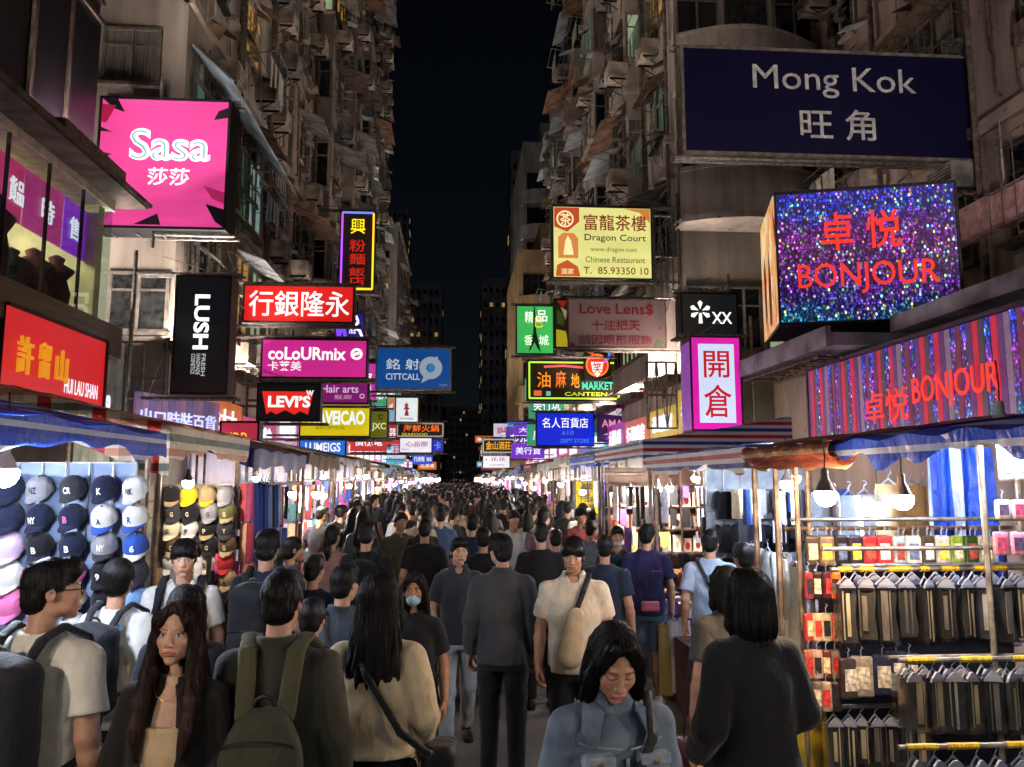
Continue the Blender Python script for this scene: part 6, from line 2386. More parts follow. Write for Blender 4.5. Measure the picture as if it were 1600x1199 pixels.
YEL = mat('yellow tape', '#c8a818', rough=.5, var=.3, scale=20, stretch=(6, 1, 1), col2='#7a6a30')
TRC = ['#3c3b38', '#4c4a46', '#2c2d32', '#5a5750', '#383634', '#232327', '#46474a']
CDC = ['#8c877c', '#b8ab8a', '#64625e', '#a5a29a', '#c4b996', '#77726a']
rows = [('upper front', [1318 + 31 * i for i in range(10)], 890, 1001, 4.25, .115), ('upper rear', [1334 + 31 * i for i in range(9)], 884, 990, 4.4, .115),
        ('middle front', [1424 + 30 * i for i in range(7)], 1032, 1142, 3.85, .105), ('middle rear', [1409 + 30 * i for i in range(7)], 1028, 1125, 4.0, .105),
        ('lower inner', [1300 + 22 * i for i in range(7)], 1105, 1199, 4.3, .09), ('lowest front', [1424 + 33 * i for i in range(6)], 1168, 1290, 3.7, .11)]
for nm, xs, ya, yb, Y, w in rows:
    for i, x in enumerate(xs):
        a, b = at(x, ya, Y), at(x, yb, Y)
        bagged((a.x + rnd.uniform(-.012, .012), Y, a.z - .036), w * rnd.uniform(.82, 1.08), (a.z - b.z - .02) * rnd.uniform(.94, 1.04), rnd.choice(TRC), rnd.choice(CDC), f'bagged dark trousers on a white hanger, {ORD[i]} of the {nm} rail', f'bagged trousers on the {nm} rail', i + int(Y * 100), rnd.uniform(-.4, .4))
    a, b = at(xs[0] - 20, ya, Y), at(1640 if xs[-1] > 1500 else xs[-1] + 20, ya, Y)
    rail(sR1, (a.x, Y, a.z), (b.x, Y, a.z), STEEL)
    if nm in ('middle front', 'lowest front', 'upper front'):
        k, x = MB(), a.x + .04
        while x < b.x - .05:
            L = rnd.uniform(.05, .2)
            k.tube((x, Y - .001, a.z), (x + L, Y - .001, a.z), .0165, 8)
            x += L + rnd.uniform(.02, .14)
        k.build('yellow_wrap', YEL, sR1)
for py_, Y, m in ((858, 4.2, STEEL), (812, 4.6, STEEL), (826, 4.7, POLE)):
    a = at(1256, py_, Y)
    rail(sR1, (2.02, Y, a.z), (3.5, Y, a.z), m)
for px_, Y in ((1250, 4.5), (1545, 4.0), (1268, 4.7)):
    a = at(px_, 900, Y)
    rail(sR1, (a.x, Y, 0), (a.x, Y, 2.3), POLE if px_ < 1300 else STEEL, .016, 'pole')
for i, (x, y, Y, c, w, h) in enumerate(((1278, 770, 5.3, '#8aa4c8', .18, .5), (1302, 772, 5.35, '#3a4a66', .18, .5), (1326, 770, 5.3, '#9ab4d0', .18, .48), (1350, 768, 5.4, '#25262c', .2, .45), (1388, 752, 5.3, '#c8b48a', .22, .5), (1422, 754, 5.35, '#d0bc94', .22, .48), (1440, 756, 5.4, '#b8a480', .2, .5))):
    p = at(x, y, Y)
    HUNG.append(((p.x, Y, p.z), w, h, c, i))
# blue striped curtain at the back of the stall
m = MB()
a, b = at(1446, 690, 4.74), at(1545, 690, 4.74)
for o in (0, .008):
    m.grid(lambda u, v: (a.x + (b.x - a.x) * u, 4.72 + .03 * math.sin(22 * u + 2 * v) + o, 2.3 - 1.0 * v), 24, 8)
tag(m.build('striped_curtain', TARP['bluev'], smooth=True), 'blue and white striped curtain hanging at the back of the trouser stall', 'curtain')
m = MB()
a, b = at(1258, 700, 4.9), at(1640, 700, 4.9)
m.box((2.32, 4.9, .3), (3.6, 4.92, 1.72))
m.build('back_sheet', mat('dark back sheet', '#22222a', rough=.8, var=.2), sR1)


def pouch(p, w, h, col, label, group, rz=0, d=.03, name='phone_pouch', cat='phone pouch', accent=None):
    t = thing(name, label, cat, p, group, rz)
    k = ('pouch', round(w, 2), round(h, 2))
    if k not in _shared:
        s = Soft((-w * .7, -d * 1.2, -h - .01), (w * .7, d * 1.2, .03), .008)
        s.box((-w / 2, -d / 2, -h), (w / 2, d / 2, -.01), min(.012, d * .4))
        P, Q = s.nets()
        m = MB()
        m.path([(0, 0, -.012), (0, 0, .02), (.012, 0, .032), (.0, 0, .042)], .003, 4)
        n = MB()
        n.box((-w * .3, -d * .52 - .002, -h * .8), (w * .3, -d * .5, -h * .3))
        _shared[k] = (np_mesh('pouch_body', P, Q, cloth('#888888')), m.mesh('hook', HOOK), n.mesh('patch', cloth('#888888')))
    a, b, c = _shared[k]
    m_ = mat('pouch ' + col, col, rough=.35, var=.25, scale=30)
    link('pouch_body', recol(a, m_, ''), t, local=True)
    link('hook', b, t, local=True)
    link('patch', recol(c, mat('pouch ' + (accent or '#c8c0b0'), accent or '#c8c0b0', rough=.4, var=.3, scale=40), ''), t, local=True)
    return t


PC = ['#3a302a', '#6a5a4a', '#1e1c20', '#2a2230', '#8a1e28', '#a82a34', '#8fa0a8', '#b8b4a8', '#3a3424', '#9a948a', '#6a7a2a', '#2a3c1a', '#7a7a6a', '#25252a']
for i in range(13):
    p = at(1268 + i * 22.5, 834, 4.5)
    c = PC[i % len(PC)]
    pouch((p.x, 4.5, p.z), .09, .19, c, f'hanging phone pouch, {ORD[i]} along the pouch rail under the bulbs', 'phone pouches under the bulbs', rnd.uniform(-.3, .3), accent=rnd.choice(('#c8b898', '#a04a3a', '#d8d8d8', '#5a6a8a', '#c8c048')))
    p = at(1276 + i * 22.5, 836, 4.62)
    pouch((p.x, 4.62, p.z), .09, .18, PC[(i * 5 + 3) % 14], f'hanging phone pouch behind the {ORD[i]} one of the pouch rail', 'phone pouches under the bulbs, rear layer', rnd.uniform(-.3, .3))
lc = [['#7a2a34', '#20181c', '#4a1e28', '#c8602a'], ['#a83a3e', '#b8a890', '#c0b49c', '#c8504a'], ['#a86a5a', '#b8988a', '#5a2a30', '#8a7a6a'], ['#3a3038', '#6a5a50', '#9a8a7a', '#2a2228']]
for j, y in enumerate((890, 955, 1012, 1062)):
    for i in range(4):
        p = at(1262 + i * 14, y, 4.42 - .05 * j)
        pouch((p.x, 4.42 - .05 * j, p.z), .06, .17, lc[j][i], f'narrow pouch on the brown pole side, {rown[j]} row and {ORD[i]} from the pole', 'narrow pouches beside the brown pole', rnd.uniform(-.4, .4), accent=('#2a2a2e', '#d8c8a8', '#c83a3a')[(i + j) % 3])
for i, (x, y, c) in enumerate(((1345, 1022, '#8a8478'), (1378, 1020, '#27304a'), (1400, 1015, '#1e2638'), (1325, 1025, '#3a3434'), (1420, 1018, '#20242e'))):
    p = at(x, y, 4.25)
    pouch((p.x, 4.25, p.z), .12, .23, c, ('pale grey', 'dark denim', 'black denim', 'brown', 'charcoal')[i] + ' folded shorts hanging between the trouser rails', 'folded shorts between the rails', rnd.uniform(-.3, .3), name='folded_shorts', cat='shorts')
pk = [(1568, 690, 752, '#c8c4d8'), (1595, 695, 750, '#d8d0dc'), (1565, 778, 812, '#c8c8c0'), (1590, 778, 812, '#d0a0b0'), (1562, 828, 868, '#c87a98'), (1588, 828, 868, '#d08aa8'), (1610, 690, 752, '#c0b8d0'), (1612, 778, 812, '#b8a0b0'), (1612, 828, 868, '#c86a90')]
for i, (x, ya, yb, c) in enumerate(pk):
    a, b = at(x, ya, 3.95), at(x, yb, 3.95)
    pouch((a.x, 3.95, a.z), .085, a.z - b.z, c, f'{("tall pale", "small pale", "pink")[0 if ya < 700 else 1 if ya < 800 else 2]} packet beside the cold bulb pole, {ORD[i % 3]} of its row', 'packets beside the cold bulb pole', 0, d=.025, name='goods_packet', cat='packet', accent=rnd.choice(('#5a4a6a', '#b04a6a', '#8a8a9a')))


def drape(p, w, h, d, col, label, name, cat, group=None, rz=0, sleeves=True, seed=0):
    """a top or a cloth on a hanger: hollow folds of real depth"""
    t = thing(name, label, cat, p, group, rz)
    m = MB()

    def body(u, v):
        a = 2 * math.pi * u
        k = .55 + .45 * min(1, v * 5) if sleeves else 1
        f = 1 + .10 * math.sin(5 * a + seed) * v + .05 * math.sin(9 * a + 2 * seed) * v
        return (w / 2 * k * math.cos(a) * f * (.9 + .15 * v), d / 2 * math.sin(a) * f * (.6 + .6 * v), -h * v - .02)
    m.grid(body, 22, 8)
    if sleeves:
        for q in (-1, 1):
            m.grid(lambda u, v: (q * (w * .42 + w * .16 * v + .035 * math.cos(2 * math.pi * u)), .03 * math.sin(2 * math.pi * u), -.03 - v * h * .62 + .02 * math.cos(2 * math.pi * u)), 10, 5)
    m.build('cloth', cloth(col), t, local=True, smooth=True)
    m = MB()
    m.path([(-w * .3, 0, -.03), (0, 0, .015), (w * .3, 0, -.03)], .006, 5)
    m.path([(0, 0, .015), (0, 0, .04), (.02, 0, .055), (.015, 0, .075), (-.01, 0, .075)], .0035, 4)
    m.build('hanger', HOOK, t, local=True)
    return t


for p, w, h, c, i in HUNG:
    drape(p, w, h, .09, c, ('pale blue jeans hung highest beside the warm bulb', 'dark jeans hung behind the first warm bulb', 'light blue jeans hung between the warm bulbs', 'black trousers hung behind the small cold bulb', 'cream trousers hung left of the striped curtain', 'sand coloured trousers hung second from the striped curtain', 'beige trousers hung against the striped curtain')[i], 'hung_trousers', 'trousers', 'trousers hung behind the warm bulbs', sleeves=False, seed=i)
for i, (x, y, Y, c, w, h) in enumerate(((1222, 868, 5.6, '#c9c4b4', .36, .62), (1244, 880, 5.4, '#b9ad94', .3, .66), (1200, 858, 6.2, '#bcc0c2', .34, .5), (1186, 858, 6.5, '#8a3034', .3, .42), (1176, 860, 6.6, '#a8b0b4', .3, .42))):
    p = at(x, y, Y)
    drape((p.x, Y, p.z), w, h, .12, c, ('cream long sleeved shirt hanging nearest the brown pole', 'beige shirt pressed against the brown pole', 'pale grey shirt third on the clothes rail', 'dark red top on the clothes rail', 'grey green top at the far end of the clothes rail')[i], 'hanging_shirt', 'shirt', 'shirts on the clothes rail', rz=1.1 + .2 * i, seed=i)
for i, (x, y, c) in enumerate(((1052, 968, '#b8aeb0'), (1066, 966, '#c4bcc0'), (1040, 972, '#8a7a4a'))):
    p = at(x, y, 7.2)
    drape((p.x, 7.2, p.z), .16, .62, .1, c, ('pale trousers hanging at the aisle corner', 'pinkish white trousers hanging at the aisle corner', 'mustard trousers hanging at the aisle corner')[i], 'hanging_trousers', 'trousers', 'trousers at the aisle corner', seed=i, sleeves=False)
p = at(1262, 1085, 4.55)
drape((p.x, 4.55, p.z), .22, .56, .14, '#a8922c', 'yellow cloth hanging at the foot of the brown pole', 'hanging_sheet', 'cloth', sleeves=False, seed=3)
BT = ['#14141a', '#1a1a20', '#101014', '#cfd4d8', '#1c2030', '#b8c0c8', '#16161a', '#22222a', '#3a3c44', '#15151a', '#d0d4d4', '#1a1c24']
for i in range(18):
    p = at(1135 + (i % 6) * 21, 765 + (i // 6) * 52, 7.55 + .04 * (i % 2))
    drape((p.x, 7.55 + .05 * (i % 2), p.z), .16, .27, .07, BT[(i * 5) % 12], f'{"pale" if BT[(i * 5) % 12] in ("#cfd4d8", "#b8c0c8", "#d0d4d4") else "dark"} top pinned up in the clothes stall, {rown[i // 6]} row and {ORD[i % 6]} column', 'pinned_shirt', 'top', 'tops pinned up in the clothes stall', seed=i, sleeves=i % 3 != 1)
board(sR2, 2.5, 3.58, 7.66, .7, 2.2, mat('pale grey back sheet', '#9aa4b0', rough=.6, var=.15), nx=6, nz=7)
for i in range(9):                                        # necklaces and belts
    p = at(1090 + i * 6.5, 762, 8.2)
    m = MB()
    cc = rnd.choice(('#c8783a', '#b8a8c8', '#c84a6a', '#d8c8a8', '#6a8ac0', '#d0d0d8'))
    L = rnd.uniform(.35, .6)
    m.path([(p.x - .02, 8.2, p.z), (p.x - .028, 8.19, p.z - L * .6), (p.x, 8.185, p.z - L), (p.x + .028, 8.19, p.z - L * .6), (p.x + .02, 8.2, p.z)], .008, 5)
    tag(m.build('necklace', mat('beads ' + cc, cc, rough=.3, var=.3, scale=60)), f'{ORD[i]} bead strand from the shelf post in the row of necklaces', 'necklace', 'bead strands by the shelf post')
# shelves of boxed goods in the bright accessory stall
m = MB()
a, b = 2.02, 3.3
for z in (2.02, 1.72, 1.42, 1.12, .82):
    m.box((a, 10.3, z - .02), (b, 10.52, z))
for x in (a, (a + b) / 2 + .35, b):
    m.box((x - .015, 10.28, .5), (x + .015, 10.3, 2.2))
m.box((a, 10.53, .5), (b, 10.55, 2.25))
m.build('shelf', mat('brown shelf', '#4c3830', rough=.6, var=.2), sR3)
for j, z in enumerate((1.72, 1.42, 1.12, .82)):
    for i in range(9):
        x = a + .09 + i * .142
        c = rnd.choice(('#d8d0c0', '#c8b8a8', '#e0dcd4', '#b89a8a', '#d0c4b8', '#c87a6a', '#8a8a92', '#d8c8a0'))
        k = thing('boxed_case', f'boxed case, {ORD[i]} from the aisle on the {rown[j]} lit shelf', 'boxed case', (x, 10.38, z), 'boxed cases on the lit shelves')
        m = MB()
        h = rnd.uniform(.17, .24)
        m.box((x - .055, 10.36, z + .001), (x + .055, 10.39, z + h))
        m.build('box', mat('box ' + c, c, rough=.4, var=.1), k)
        m = MB()
        cc = rnd.choice(('#8a2a2a', '#2a2a30', '#a85a3a', '#3a4a6a', '#c8b090', '#6a3a2a', '#b04a5a'))
        m.lathe([(.001, 0), (.032, 0), (.034, .004), (.03, .008), (.001, .009)], (0, 0, 0), 10)
        m.v = [(x + q[0], 10.357 - q[2], z + h * .45 + q[1] * 1.6) for q in m.v]
        m.build('case', mat('case ' + cc, cc, rough=.3, var=.3, scale=40), k)
# dark hats and bags under the shelves
for i in range(12):
    p = at(1028 + (i % 6) * 20, 880 + (i // 6) * 32, 8.6)
    cap((p.x, 8.6, p.z), rnd.choice(('black', 'charcoal', 'brown', 'black', 'red')), rnd.choice(('black', 'tan', 'charcoal')), None, '#ffffff', f'dark hat, {ORD[i % 6]} in the {("upper", "lower")[i // 6]} heap row under the lit shelves', 'dark hats under the lit shelves', k=1.1, tilt=.2, rz=rnd.uniform(-1, 1))
p = at(1110, 806, 8.0)
pouch((p.x, 8.0, p.z), .2, .28, '#2a1a20', 'dark wheeled case hanging over the heap of hats', None, 0, .1, 'suitcase', 'suitcase', '#5a3a40')
# yellow banner
p0, p1 = at(900, 752, 12.2), at(936, 822, 12.2)
t = thing('banner', 'yellow hanging banner with dark characters beside the bright accessory stall', 'banner', (p0.x, 12.2, p1.z))
m = MB()
m.box((p0.x, 12.2, p1.z), (p1.x, 12.22, p0.z))
m.build('cloth', mat('yellow banner', '#d8c01c', rough=.6, var=.08, trans=.3), t)
m = MB()
w, h = p1.x - p0.x, p0.z - p1.z
for i, tx in enumerate(('平', '特價', '大減', '清貨')):
    put_text(m, tx, (p0.x, 12.196, p1.z), (1, 0, 0), (0, 0, 1), (w * (.3 if i == 0 else .15), h * (.76 - i * .22), w * (.7 if i == 0 else .85), h * (.93 - i * .22)), .01, .006)
m.build('lettering', mat('dark print', '#3a4a2a'), t)

# blue clothes on the near post of the third left stall and lit goods inside
for i in range(7):
    p = at(398 + i * 5.5, 752 + (i % 2) * 3, 7.7 + .25 * i)
    drape((p.x, 7.7 + .25 * i, p.z), .2, .75, .08, ('#2a4a9a', '#1e3470', '#3a62b0', '#8aa0c8', '#22304a', '#2c52a8', '#a8b8d0')[i], f'{("royal blue", "navy", "mid blue", "pale blue", "ink blue", "bright blue", "grey blue")[i]} garment hanging on the stall post beyond the cream cap wall', 'hanging_garment', 'garment', 'blue garments on the stall post', rz=1.3, seed=i)
for i in range(6):
    p = at(382 + (i % 2) * 9, 752 + (i // 2) * 62, 7.15)
    drape((p.x, 7.15, p.z), .08, .34, .06, ('#a84a4a', '#8a3a5a', '#c89a7a', '#7a2a3a', '#b86a6a', '#9a5a4a')[i], f'{("brick red", "plum", "peach", "wine red", "rose", "rust")[i]} scarf hanging on the post of the checked awning stall', 'hanging_scarf', 'scarf', 'scarves on the checked awning post', sleeves=False, seed=i)


# --- goods of the farther stalls
GM = mat('market goods', (1, 1, 1), rough=.5, var=.15, scale=30, attr='Col')
GC = ['#d8d0d8', '#c84a8a', '#b8b0c8', '#2a2a32', '#c8a060', '#a83a3a', '#3a5aa8', '#e0dce8', '#7a4aa0', '#d87aa8', '#1c1c22', '#d0c0a0', '#48808a', '#e8e4e8', '#8a8a98', '#c8b0d0']


def goods(side, seed, L):
    """what hangs and lies in one stall: many small pieces"""
    r = random.Random(seed)
    pal = r.sample(GC, 7)
    m = MB()
    for j in range(5):                                     # end wall
        for i in range(7):
            if r.random() < .1:
                continue
            m.col = C(r.choice(pal))
            w, h = r.uniform(.08, .16), r.uniform(.14, .26)
            x, z = .08 + i * .17, 2.05 - j * .3
            m.box((min(side * x, side * (x + w)), L - .12, z - h), (max(side * x, side * (x + w)), L - .08 - r.uniform(0, .03), z))
    for i in range(int(L / .16)):                           # along the aisle
        for zt in (2.05, 1.55):
            if r.random() < .2:
                continue
            m.col = C(r.choice(pal))
            y = .08 + i * .16
            w, h = r.uniform(.03, .08), r.uniform(.2, .45)
            x = side * r.uniform(.0, .14)
            f = r.uniform(0, 6)
            m.grid(lambda u, v: (x + .03 * math.cos(2 * math.pi * u + f), y + (w / 2 + .02 * v) * math.sin(2 * math.pi * u), zt - h * v), 7, 2)
    for i in range(int(L / .2)):                            # on the table
        for k in range(2):
            m.col = C(r.choice(pal))
            y, x, h = .12 + i * .2, side * (.1 + k * .25), r.uniform(.04, .2)
            m.box((min(x, x + side * .2), y, .665), (max(x, x + side * .2), y + .16, .67 + h))
    return m.mesh('goods', GM)


GMS = {(s, k): goods(s, 50 + k * 7 + s, 2.3) for s in (-1, 1) for k in range(5)}
yL, yR = 12.85, 10.85
kinds = ['white', 'rwb', 'dkblue', 'brown', 'blue', 'green', 'check', 'white', 'orange', 'dkblue']
ads = {'white': 'white roofed', 'rwb': 'red white and blue striped', 'dkblue': 'dark blue roofed', 'brown': 'brown roofed', 'blue': 'blue striped', 'green': 'green roofed', 'check': 'checked', 'orange': 'orange roofed'}
for s in (-1, 1):
    y, i = (yL if s < 0 else yR), 0
    while y < 82:
        tk = kinds[(i * 3 + (s > 0) * 4) % 10]
        row = 'cap stall row' if s < 0 else 'trouser stall row'
        st = stall(s, y, y + 2.3, tk, f'{ads[tk]} stall farther down the {row}', xi=2.0 + .05 * math.sin(i * 2.1), zi=2.42 + .06 * math.sin(i * 1.7), zo=2.72, seed=30 + i * 2 + (s > 0), group=f'farther stalls of the {row}')
        o = link('goods', GMS[(s, i % 5)], st, loc=(s * 2.02, y, 0))
        o['kind'] = 'stuff'
        for k in range(2):
            bulb((s * (1.86 + .6 * k), y + .6 + 1.0 * k, 2.0 + rnd.uniform(-.16, .14)), rnd.choice(('cold', 'neutral', 'neutral', 'cold', 'warm')), f'bare bulb in a farther stall of the {row}', r=.048, group=f'bulbs of the farther stalls, {row}')
        y += 2.45
        i += 1
for st, s, y, k in ((sL3, -1, 7.6, 0), (sL4, -1, 10.25, 3), (sR3, 1, 7.95, 2), (sR2, 1, 5.1, 1), (sL2, -1, 5.0, 2)):
    o = link('goods', GMS[(s, k)], st, loc=(s * (2.06 if st is not sR2 else 2.6), y, -.05 if st is not sL2 else -.6))
    o['kind'] = 'stuff'
# ------------------------------------------------------------------ the people one can tell apart
BLK, NAVY = '#121215', '#161a2c'
pA = person('man with glasses in a white T-shirt and black backpack', 78, 876, 3.1, 164, shirt='#c4beb2', legs='#17181c', hair='short', arms=('down', 'down'), look=(-40, 0), h=.009, face=True, w=1.08, hem=.86)
g = MB()
backpack(pA, 'black backpack on the man with glasses', '#15161a', wd=.17, hg=.26, dp=.085, z=1.14, emblem=('eb', 0, -.05, .02))
pB = person('woman with long brown hair in a black blazer looking at the camera', 281, 943, 2.93, -4, fem=True, hair='longfront', haircol='#2b1711', arms=((( .25, -.02, 1.115), (.07, -.2, 1.04)), ((.25, -.02, 1.115), (.055, -.235, 1.02))), kind='long', open_='jacket', h=.008, hh=.0021, shirt='#1d1a18', legs='#15151a', tone='b', look=(4, -2), necklace=True, loose=.006, palms=((1, -.2, .3), (-1, .3, .3)), curl=.75)
soft_part(pB, 'camisole', [('loft', [(.9, .15, .108, 0, -.012), (1.06, .128, .096, 0, -.012), (1.2, .142, .118, 0, -.014), (1.29, .13, .108, 0, -.012)], .02)], (-.2, -.17, .88), (.2, .15, 1.33), .008, cloth('#b59b78'))
pC = person('man in an olive jacket seen from behind with an olive backpack', 441, 896, 3.05, 178, kind='long', collar=True, shirt='#35342a', legs='#191a1c', h=.008, hh=.006, w=1.02, hair='short', loose=.008, hem=.82)
backpack(pC, 'olive green backpack with wide straps on the olive jacket', '#38372a', teardrop=True, wd=.15, hg=.2, dp=.065, z=1.07, emblem=('er', 0, -.08, .018), strap='#45432f')
pD = person('woman with long black hair in a beige sweater seen from behind', 592, 897, 3.3, 176, fem=True, hair='long', haircol='#120d0c', kind='long', shirt='#b5a383', legs='#101013', bottom='skirt', h=.009, loose=.016, hem=1.0, arms=(((.24, .02, 1.14), (.2, -.12, .97)), 'down'))
t = beside(pD, 'shoulder_bag', 'black shoulder bag with a long strap on the beige sweater', 'bag')
soft_part(t, 'bag', [('box', (-.33, -.1, .84), (-.19, .1, 1.04), .04)], (-.37, -.15, .8), (-.14, .15, 1.08), .008, cloth('#0e0e10', rough=.5))
bag_strap(t, [(.1, -.06, 1.45), (.1, .05, 1.465), (.02, .13, 1.33), (-.12, .15, 1.12), (-.22, .11, 1.03), (-.27, .03, .99)], '#0e0e10', .017, (1, .5, 1))
pE = person('man in a dark grey long sleeved shirt and black trousers, seen from behind mid street', 786, 836, 5.5, 172, kind='long', collar=True, shirt='#3a3a3c', legs='#151518', h=.009, look=(30, 0), face=True, w=1.02, stride=.25, hem=.83, loose=.008)
pF = person('woman in a blue denim jacket looking down', 952, 960, 2.45, 8, fem=True, hair='bob', haircol='#0e0b0b', kind='long', look=(-3, 30), closed=True, open_='v', collar=True, shirt=mat('denim', '#626d79', rough=.85, var=.25, scale=10, bump=.35, bscale=300, col2='#465160'), legs='#20242e', h=.008, hh=.0021, tone='a', loose=.014, arms=('bent', 'bent'))
# seams, pockets and collar wings of the denim jacket
DN2 = mat('denim seam', '#7a848e', rough=.85, var=.2, scale=20)
for q in (-1, 1):
    soft_part(pF, 'pocket', [('box', (q * .085 - .045, -.152, 1.21), (q * .085 + .045, -.11, 1.315), .008), ('box', (q * .085 - .048, -.157, 1.292), (q * .085 + .048, -.11, 1.325), .006)], (q * .085 - .07, -.18, 1.18), (q * .085 + .07, -.09, 1.35), .004, DN2)
    m = MB()
    pts = [(q * .05, -.088, 1.428), (q * .105, -.045, 1.428), (q * .118, -.088, 1.372), (q * .086, -.124, 1.338)]
    m.slab(pts if q < 0 else pts[::-1], .009)
    m.slab([(q * .052, -.088, 1.43), (q * .105, -.043, 1.43), (q * .09, .0, 1.455), (q * .066, .0, 1.462)][::(1 if q < 0 else -1)], .009)
    m.build('collar_wing', MATS['denim'], pF, local=True)
    m = MB()
    m.lathe([(.001, .004), (.008, .003), (.008, 0)], (0, 0, 0), 8)
    m.v = [(q * .085 + a, -.159 - c, 1.304 + b) for a, b, c in m.v]
    m.build('button', mat('brass', '#a8844a', rough=.35, metal=.9), pF, local=True)
m = MB()
m.path([(.004, -.147, 1.0), (.004, -.147, 1.2), (.004, -.132, 1.31)], .006, 5)
for q in (-1, 1):
    m.path([(q * .012, -.138, 1.335), (q * .08, -.12, 1.34), (q * .13, -.08, 1.345)], .004, 5)
    m.path([(q * .05, -.147, 1.2), (q * .035, -.146, 1.1), (q * .03, -.14, 1.0)], .004, 5)
m.build('seam', DN2, pF, local=True)
t = beside(pF, 'crossbody_bag', 'dark bag strap across the denim jacket', 'bag')
bag_strap(t, [(.11, -.03, 1.455), (.085, -.13, 1.36), (.0, -.172, 1.22), (-.09, -.165, 1.06), (-.16, -.12, .95)], '#1a1a1e', .018, (1, .4, 1))
pG = person('woman in a loose black jumper with straight black hair, seen from behind', 1172, 891, 3.15, 190, fem=True, hair='bob', haircol='#0b0a0a', kind='long', shirt='#101012', legs='#20242e', h=.009, loose=.02, hem=.8, w=1.0, arms=(((.24, .02, 1.14), (.22, -.16, 1.02)), ((.27, .05, 1.12), (.25, -.1, .98))))
pH = person('woman in a dark grey T-shirt carrying a maroon bag, half hidden by the black jumper', 1136, 886, 4.2, 188, fem=True, hair='bob', kind='tee', shirt='#3b3a38', legs='#2c3648', h=.011, w=1.08, loose=.015)
t = beside(pH, 'handbag', 'shiny maroon handbag hanging low in the dark grey T-shirt woman’s hand', 'handbag')
soft_part(t, 'bag', [('box', (.2, -.13, .5), (.32, .08, .76), .04)], (.14, -.2, .45), (.38, .15, .82), .009, mat('maroon leather', '#3c1420', rough=.3, var=.2))
bag_strap(t, [(.26, -.08, .74), (.26, -.05, .87), (.26, .0, .88), (.26, .04, .74)], '#3c1420', .01)
pI = person('man in a white printed T-shirt with a black backpack looking at the caps', 190, 873, 4.35, 166, hair='mop', shirt='#b9bbb6', legs=NAVY, h=.011, look=(25, 0), face=True)
backpack(pI, 'black backpack of the man looking at the caps', '#12141a', wd=.15, hg=.22, z=1.17, h=.012)
m = MB()
for a, b in ((-.1, 1.36), (.1, 1.33), (.12, 1.2)):
    put_text(m, '*', (a, .128, b), (-1, 0, 0), (0, 0, 1), (-.03, -.03, .03, .03), .02, .004)
m.build('print', mat('blue print', '#4a6a9a'), pI, local=True)
pJ = person('young man with a fringe in a white T-shirt and dark straps, facing the camera', 289, 840, 5.0, 8, hair='fringe', shirt='#b9b7b2', legs='#2a2c34', h=.011, hh=.003, look=(8, 6), tone='b')
t = beside(pJ, 'backpack', 'dark backpack whose straps cross the white T-shirt of the young man with a fringe', 'backpack')
soft_part(t, 'pack', [('box', (-.14, .13, .98), (.14, .27, 1.4), .05)], (-.2, .08, .92), (.2, .32, 1.45), .014, cloth('#16181c'))
for q in (-1, 1):
    bag_strap(t, [(q * .1, .1, 1.43), (q * .105, .0, 1.465), (q * .112, -.08, 1.41), (q * .12, -.125, 1.28), (q * .14, -.12, 1.1), (q * .18, -.0, 1.0)], '#16181c', .024, (1, .4, 1))
pK = person('person with straight black hair in a dark jacket behind the long haired woman', 291, 916, 3.85, 175, fem=True, hair='bob', kind='long', shirt='#161a22', legs=BLK, h=.012, w=1.1, loose=.015, arms=('down', 'down'))
pL = person('tall man in a navy T-shirt with a black backpack before the bright stall', 419, 830, 5.2, 170, shirt='#1a2236', legs='#22252e', hair='short', h=.011, look=(10, 0))
backpack(pL, 'slim black backpack on the navy T-shirt', '#111216', wd=.13, hg=.24, z=1.15, h=.012)
pM = person('man in a grey blue shirt with a small dark bag on his back', 537, 884, 4.4, 172, kind='long', collar=True, shirt='#39434e', legs=BLK, hair='short', h=.011, look=(-14, 0), w=1.05)
t = beside(pM, 'small_backpack', 'small dark drawstring bag on the grey blue shirt', 'backpack')
soft_part(t, 'bag', [('box', (-.1, .13, 1.02), (.1, .22, 1.26), .04)], (-.15, .1, .98), (.15, .27, 1.3), .01, cloth('#1c1e20', rough=.5))
bag_strap(t, [(.04, .16, 1.25), (.08, .08, 1.45), (.1, -.05, 1.44)], '#2a2c2e', .012)
bag_strap(t, [(-.05, .16, 1.25), (-.13, .11, 1.37), (-.16, .05, 1.39)], '#2a2c2e', .012)
pN = person('shorter man in a dark navy top left of the grey blue shirt', 490, 869, 5.6, 170, shirt='#141a30', legs=BLK, hair='short', h=.013, look=(-8, 0))
pO = person('man in a black T-shirt with a thin necklace cord ahead of the grey blue shirt', 573, 817, 7.0, 176, shirt='#141416', legs=BLK, hair='short', h=.013, w=1.02)
backpack(pO, 'flat black backpack on the black T-shirt near the aisle middle', '#101013', wd=.13, hg=.2, z=1.18, h=.014)
pP = person('slim man in black walking away in the middle of the street', 664, 812, 8.2, 180, shirt='#121214', legs='#131316', hair='short', h=.013)
pQ = person('woman with a pale blue face mask behind the beige sweater', 648, 896, 4.75, -4, fem=True, hair='long', haircol='#1d1513', kind='tee', shirt='#141416', legs='#141418', h=.011, hh=.003, tone='c', stride=.3, shoe='#8a8680')
MASK = mat('mask paper', '#8fb4cc', rough=.8, var=.08)
soft_part(pQ, 'face_mask', [('ell', (0, -.06, 1.533), (.045, .055, .033), .01), ('ell', (0, -.08, 1.548), (.028, .045, .027), .02)], (-.08, -.16, 1.45), (.08, .02, 1.58), .005, MASK)
